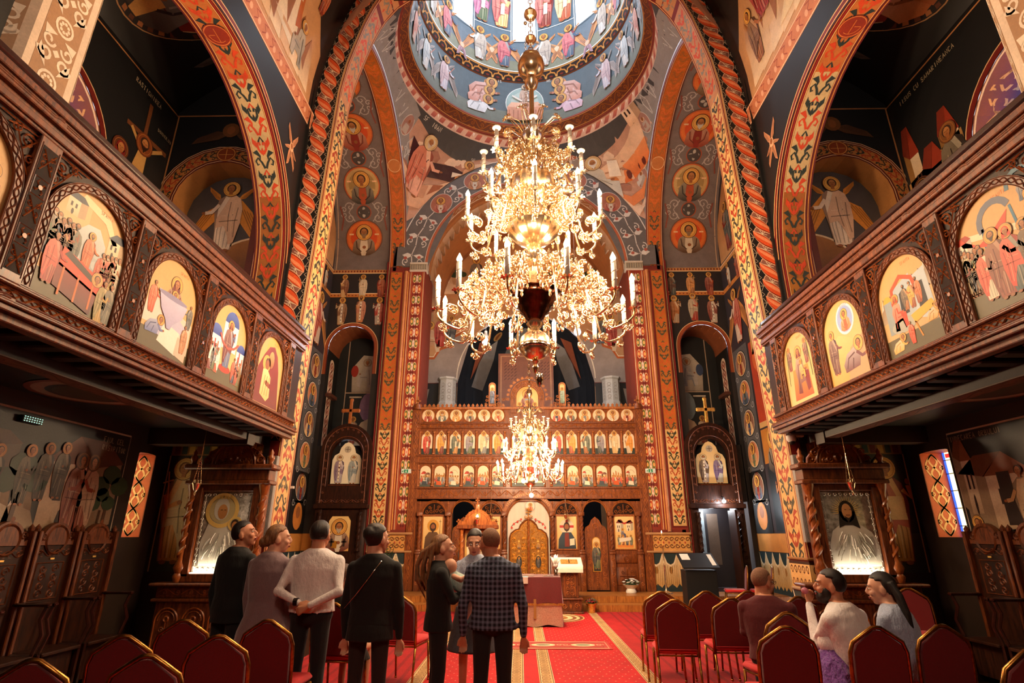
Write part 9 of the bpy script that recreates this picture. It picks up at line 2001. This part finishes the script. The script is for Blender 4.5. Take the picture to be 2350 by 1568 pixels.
t = person('woman in short black dress and tights, dark updo, thin silver strap across her back', -1.56, 5.5, -4, 1.82, 'blackdress', None, *[dn(q, 1.79, .04, -.01) for q in (-1, 1)], sk='skin2', style='updo', yaw=radians(-30), wf=1.06, hem=.5, hemr=(.195, .15), skirt=('blackdress', .98, .84, .2, .215), group=G1)
b = MB(); [limb(b, [(q * .055 * 1.79, 0, .93), (q * .06 * 1.79, .01, .51), (q * .065 * 1.79, -.02, .07)], [.088, .063, .048]) for q in (-1, 1)]; blob(b, 'tights', 'tights', t, .012)
b = MB(); b.tube([(.1, -.115, 1.5), (.02, -.155, 1.38), (-.1, -.16, 1.22), (-.22, -.1, 1.1)], .004, 6); b.build('shoulder_strap', 'chrome', t, True)
t = person('woman in black jacket with blown long hair, holding the baby, facing right', -1.03, 6.1, -78, 1.72, 'suit', 'trouser', ((-.2, .12, 1.1), (-.05, .36, 1.14)), ((.2, .12, 1.12), (.07, .34, 1.2)), sk='skin2', hair='hairfair', style='blown', yaw=radians(-8), pitch=radians(8), wf=1.02, hem=.48, hemr=(.2, .15), group=G1)
t = person('mother in pale blue dress with dark updo, facing us with lowered eyes', -.72, 6.65, 168, 1.77, 'blue', None, ((-.21, .1, 1.12), (-.06, .3, 1.18)), ((.21, .1, 1.14), (.1, .28, 1.22)), sk='skin2', style='updo', yaw=radians(12), pitch=radians(-14), wf=.97, hem=.5, skirt=('dusk', .98, .55, .2, .29), group=G1)
t = person('man with cropped hair and glasses in navy plaid jacket, back to us', -.47, 5.75, -4, 1.78, 'plaid', 'trouser', *[dn(q, 1.76, .0, .03) for q in (-1, 1)], hair='crop', style='crop', yaw=radians(38), pitch=radians(-6), wf=1.13, hd=(-.05, .03, 0), glasses=True, hem=.5, hemr=(.205, .155), group=G1)
# baby in a mint blanket
t = thing('baby', 'bald baby in a mint blanket, cradled between the black jacket and the mother', 'baby', (-.88, 6.05, 1.2), 0, None); b = MB(); headpart(t, b, (-.06, 0, .22), radians(70), radians(25), None, '', 'skin2', .78); limb(b, [(-.04, 0, .15), (.08, -.02, .08), (.18, -.02, .02)], [.05, .075, .06])
limb(b, [(0, -.05, .14), (.08, -.1, .12), (.14, -.09, .15)], [.03, .024, .018]); hand(b, (.14, -.09, .15), (1, 0, .4), (0, 0, 1), .8, 1, .5); blob(b, 'body', 'skin2', t, .008); b = MB(); limb(b, [(.0, .0, .12), (.08, -.01, .07), (.2, -.02, 0), (.16, 0, -.1), (.1, .0, -.26)], [.075, .09, .085, .07, .04]); blob(b, 'blanket', 'mint', t, .01)
G2 = 'seated guests'
sa = lambda: (((-.24, .05, .78), (-.13, .28, .66)), ((.24, .05, .78), (.13, .28, .66)))
person('grey-haired man in maroon jacket and glasses, seated, turned to the right', 2.28, 6.2, -22, 1.78, 'maroon', 'trouser', *sa(), hair='crop', style='crop', yaw=radians(-45), pitch=radians(-4), wf=1.18, seated=True, lean=.14, glasses=True, brow='crop', group=G2)
person('bearded man in white shirt, seated, hand raised to his mouth', 2.68, 5.35, 30, 1.86, 'shirt', 'trouser', ((-.2, .2, .82), (-.06, .26, 1.13)), ((.24, .12, .8), (.1, .32, .7)), yaw=radians(42), pitch=radians(4), wf=1.15, seated=True, lean=.16, beard=True, hands=((1.1, (0, -1, 0)), (.6, (0, 0, -1))), group=G2)
person('long dark-haired woman in pale blue chiffon, seated, turned to the left', 3.2, 5.5, 28, 1.78, 'blue', None, ((-.2, .08, .78), (-.1, .3, .68)), ((.2, .08, .78), (.1, .3, .68)), sk='skin2', style='long', yaw=radians(35), pitch=radians(-6), wf=.97, seated=True, lean=.14, skirt=('blue', .62, .3, .2, .3), group=G2)
person('seated woman in black almost hidden between the white shirt and black dress', -2.2, 6.75, -10, 1.8, 'blackdress', None, *sa(), sk='skin2', hair='hairbrown', style='bun', yaw=radians(-50), wf=.9, seated=True, skirt=('blackdress', .62, .4, .2, .26), group=G2)
t = thing('tulle_dress', 'purple tulle skirt spread over the bearded man\'s knees', 'dress', (2.45, 5.4, .6), 0, None); b = MB(); b.add([(r * (1 + .12 * (k % 2)) * cos(2 * pi * k / 40), r * (1 + .12 * (k % 2)) * sin(2 * pi * k / 40), z) for r, z in ((.06, .22), (.16, .12), (.26, -.1), (.3, -.24)) for k in range(40)], [(j * 40 + k, j * 40 + (k + 1) % 40, (j + 1) * 40 + (k + 1) % 40, (j + 1) * 40 + k) for j in range(3) for k in range(40)]); b.build('skirt', 'tulle', t, True); b = MB(); b.sphere((0, 0, .26), (.09, .08, .1), 14, 10); b.build('bodice', 'shirt', t, True)
t = thing('pink_toy', 'small pink ball held at the bearded man\'s mouth', 'toy', (2.42, 5.62, 1.25)); b = MB(); b.sphere((0, 0, 0), .03, 12, 8); b.build('ball', pm('pink_rubber', '#c87890', .4), t, True)
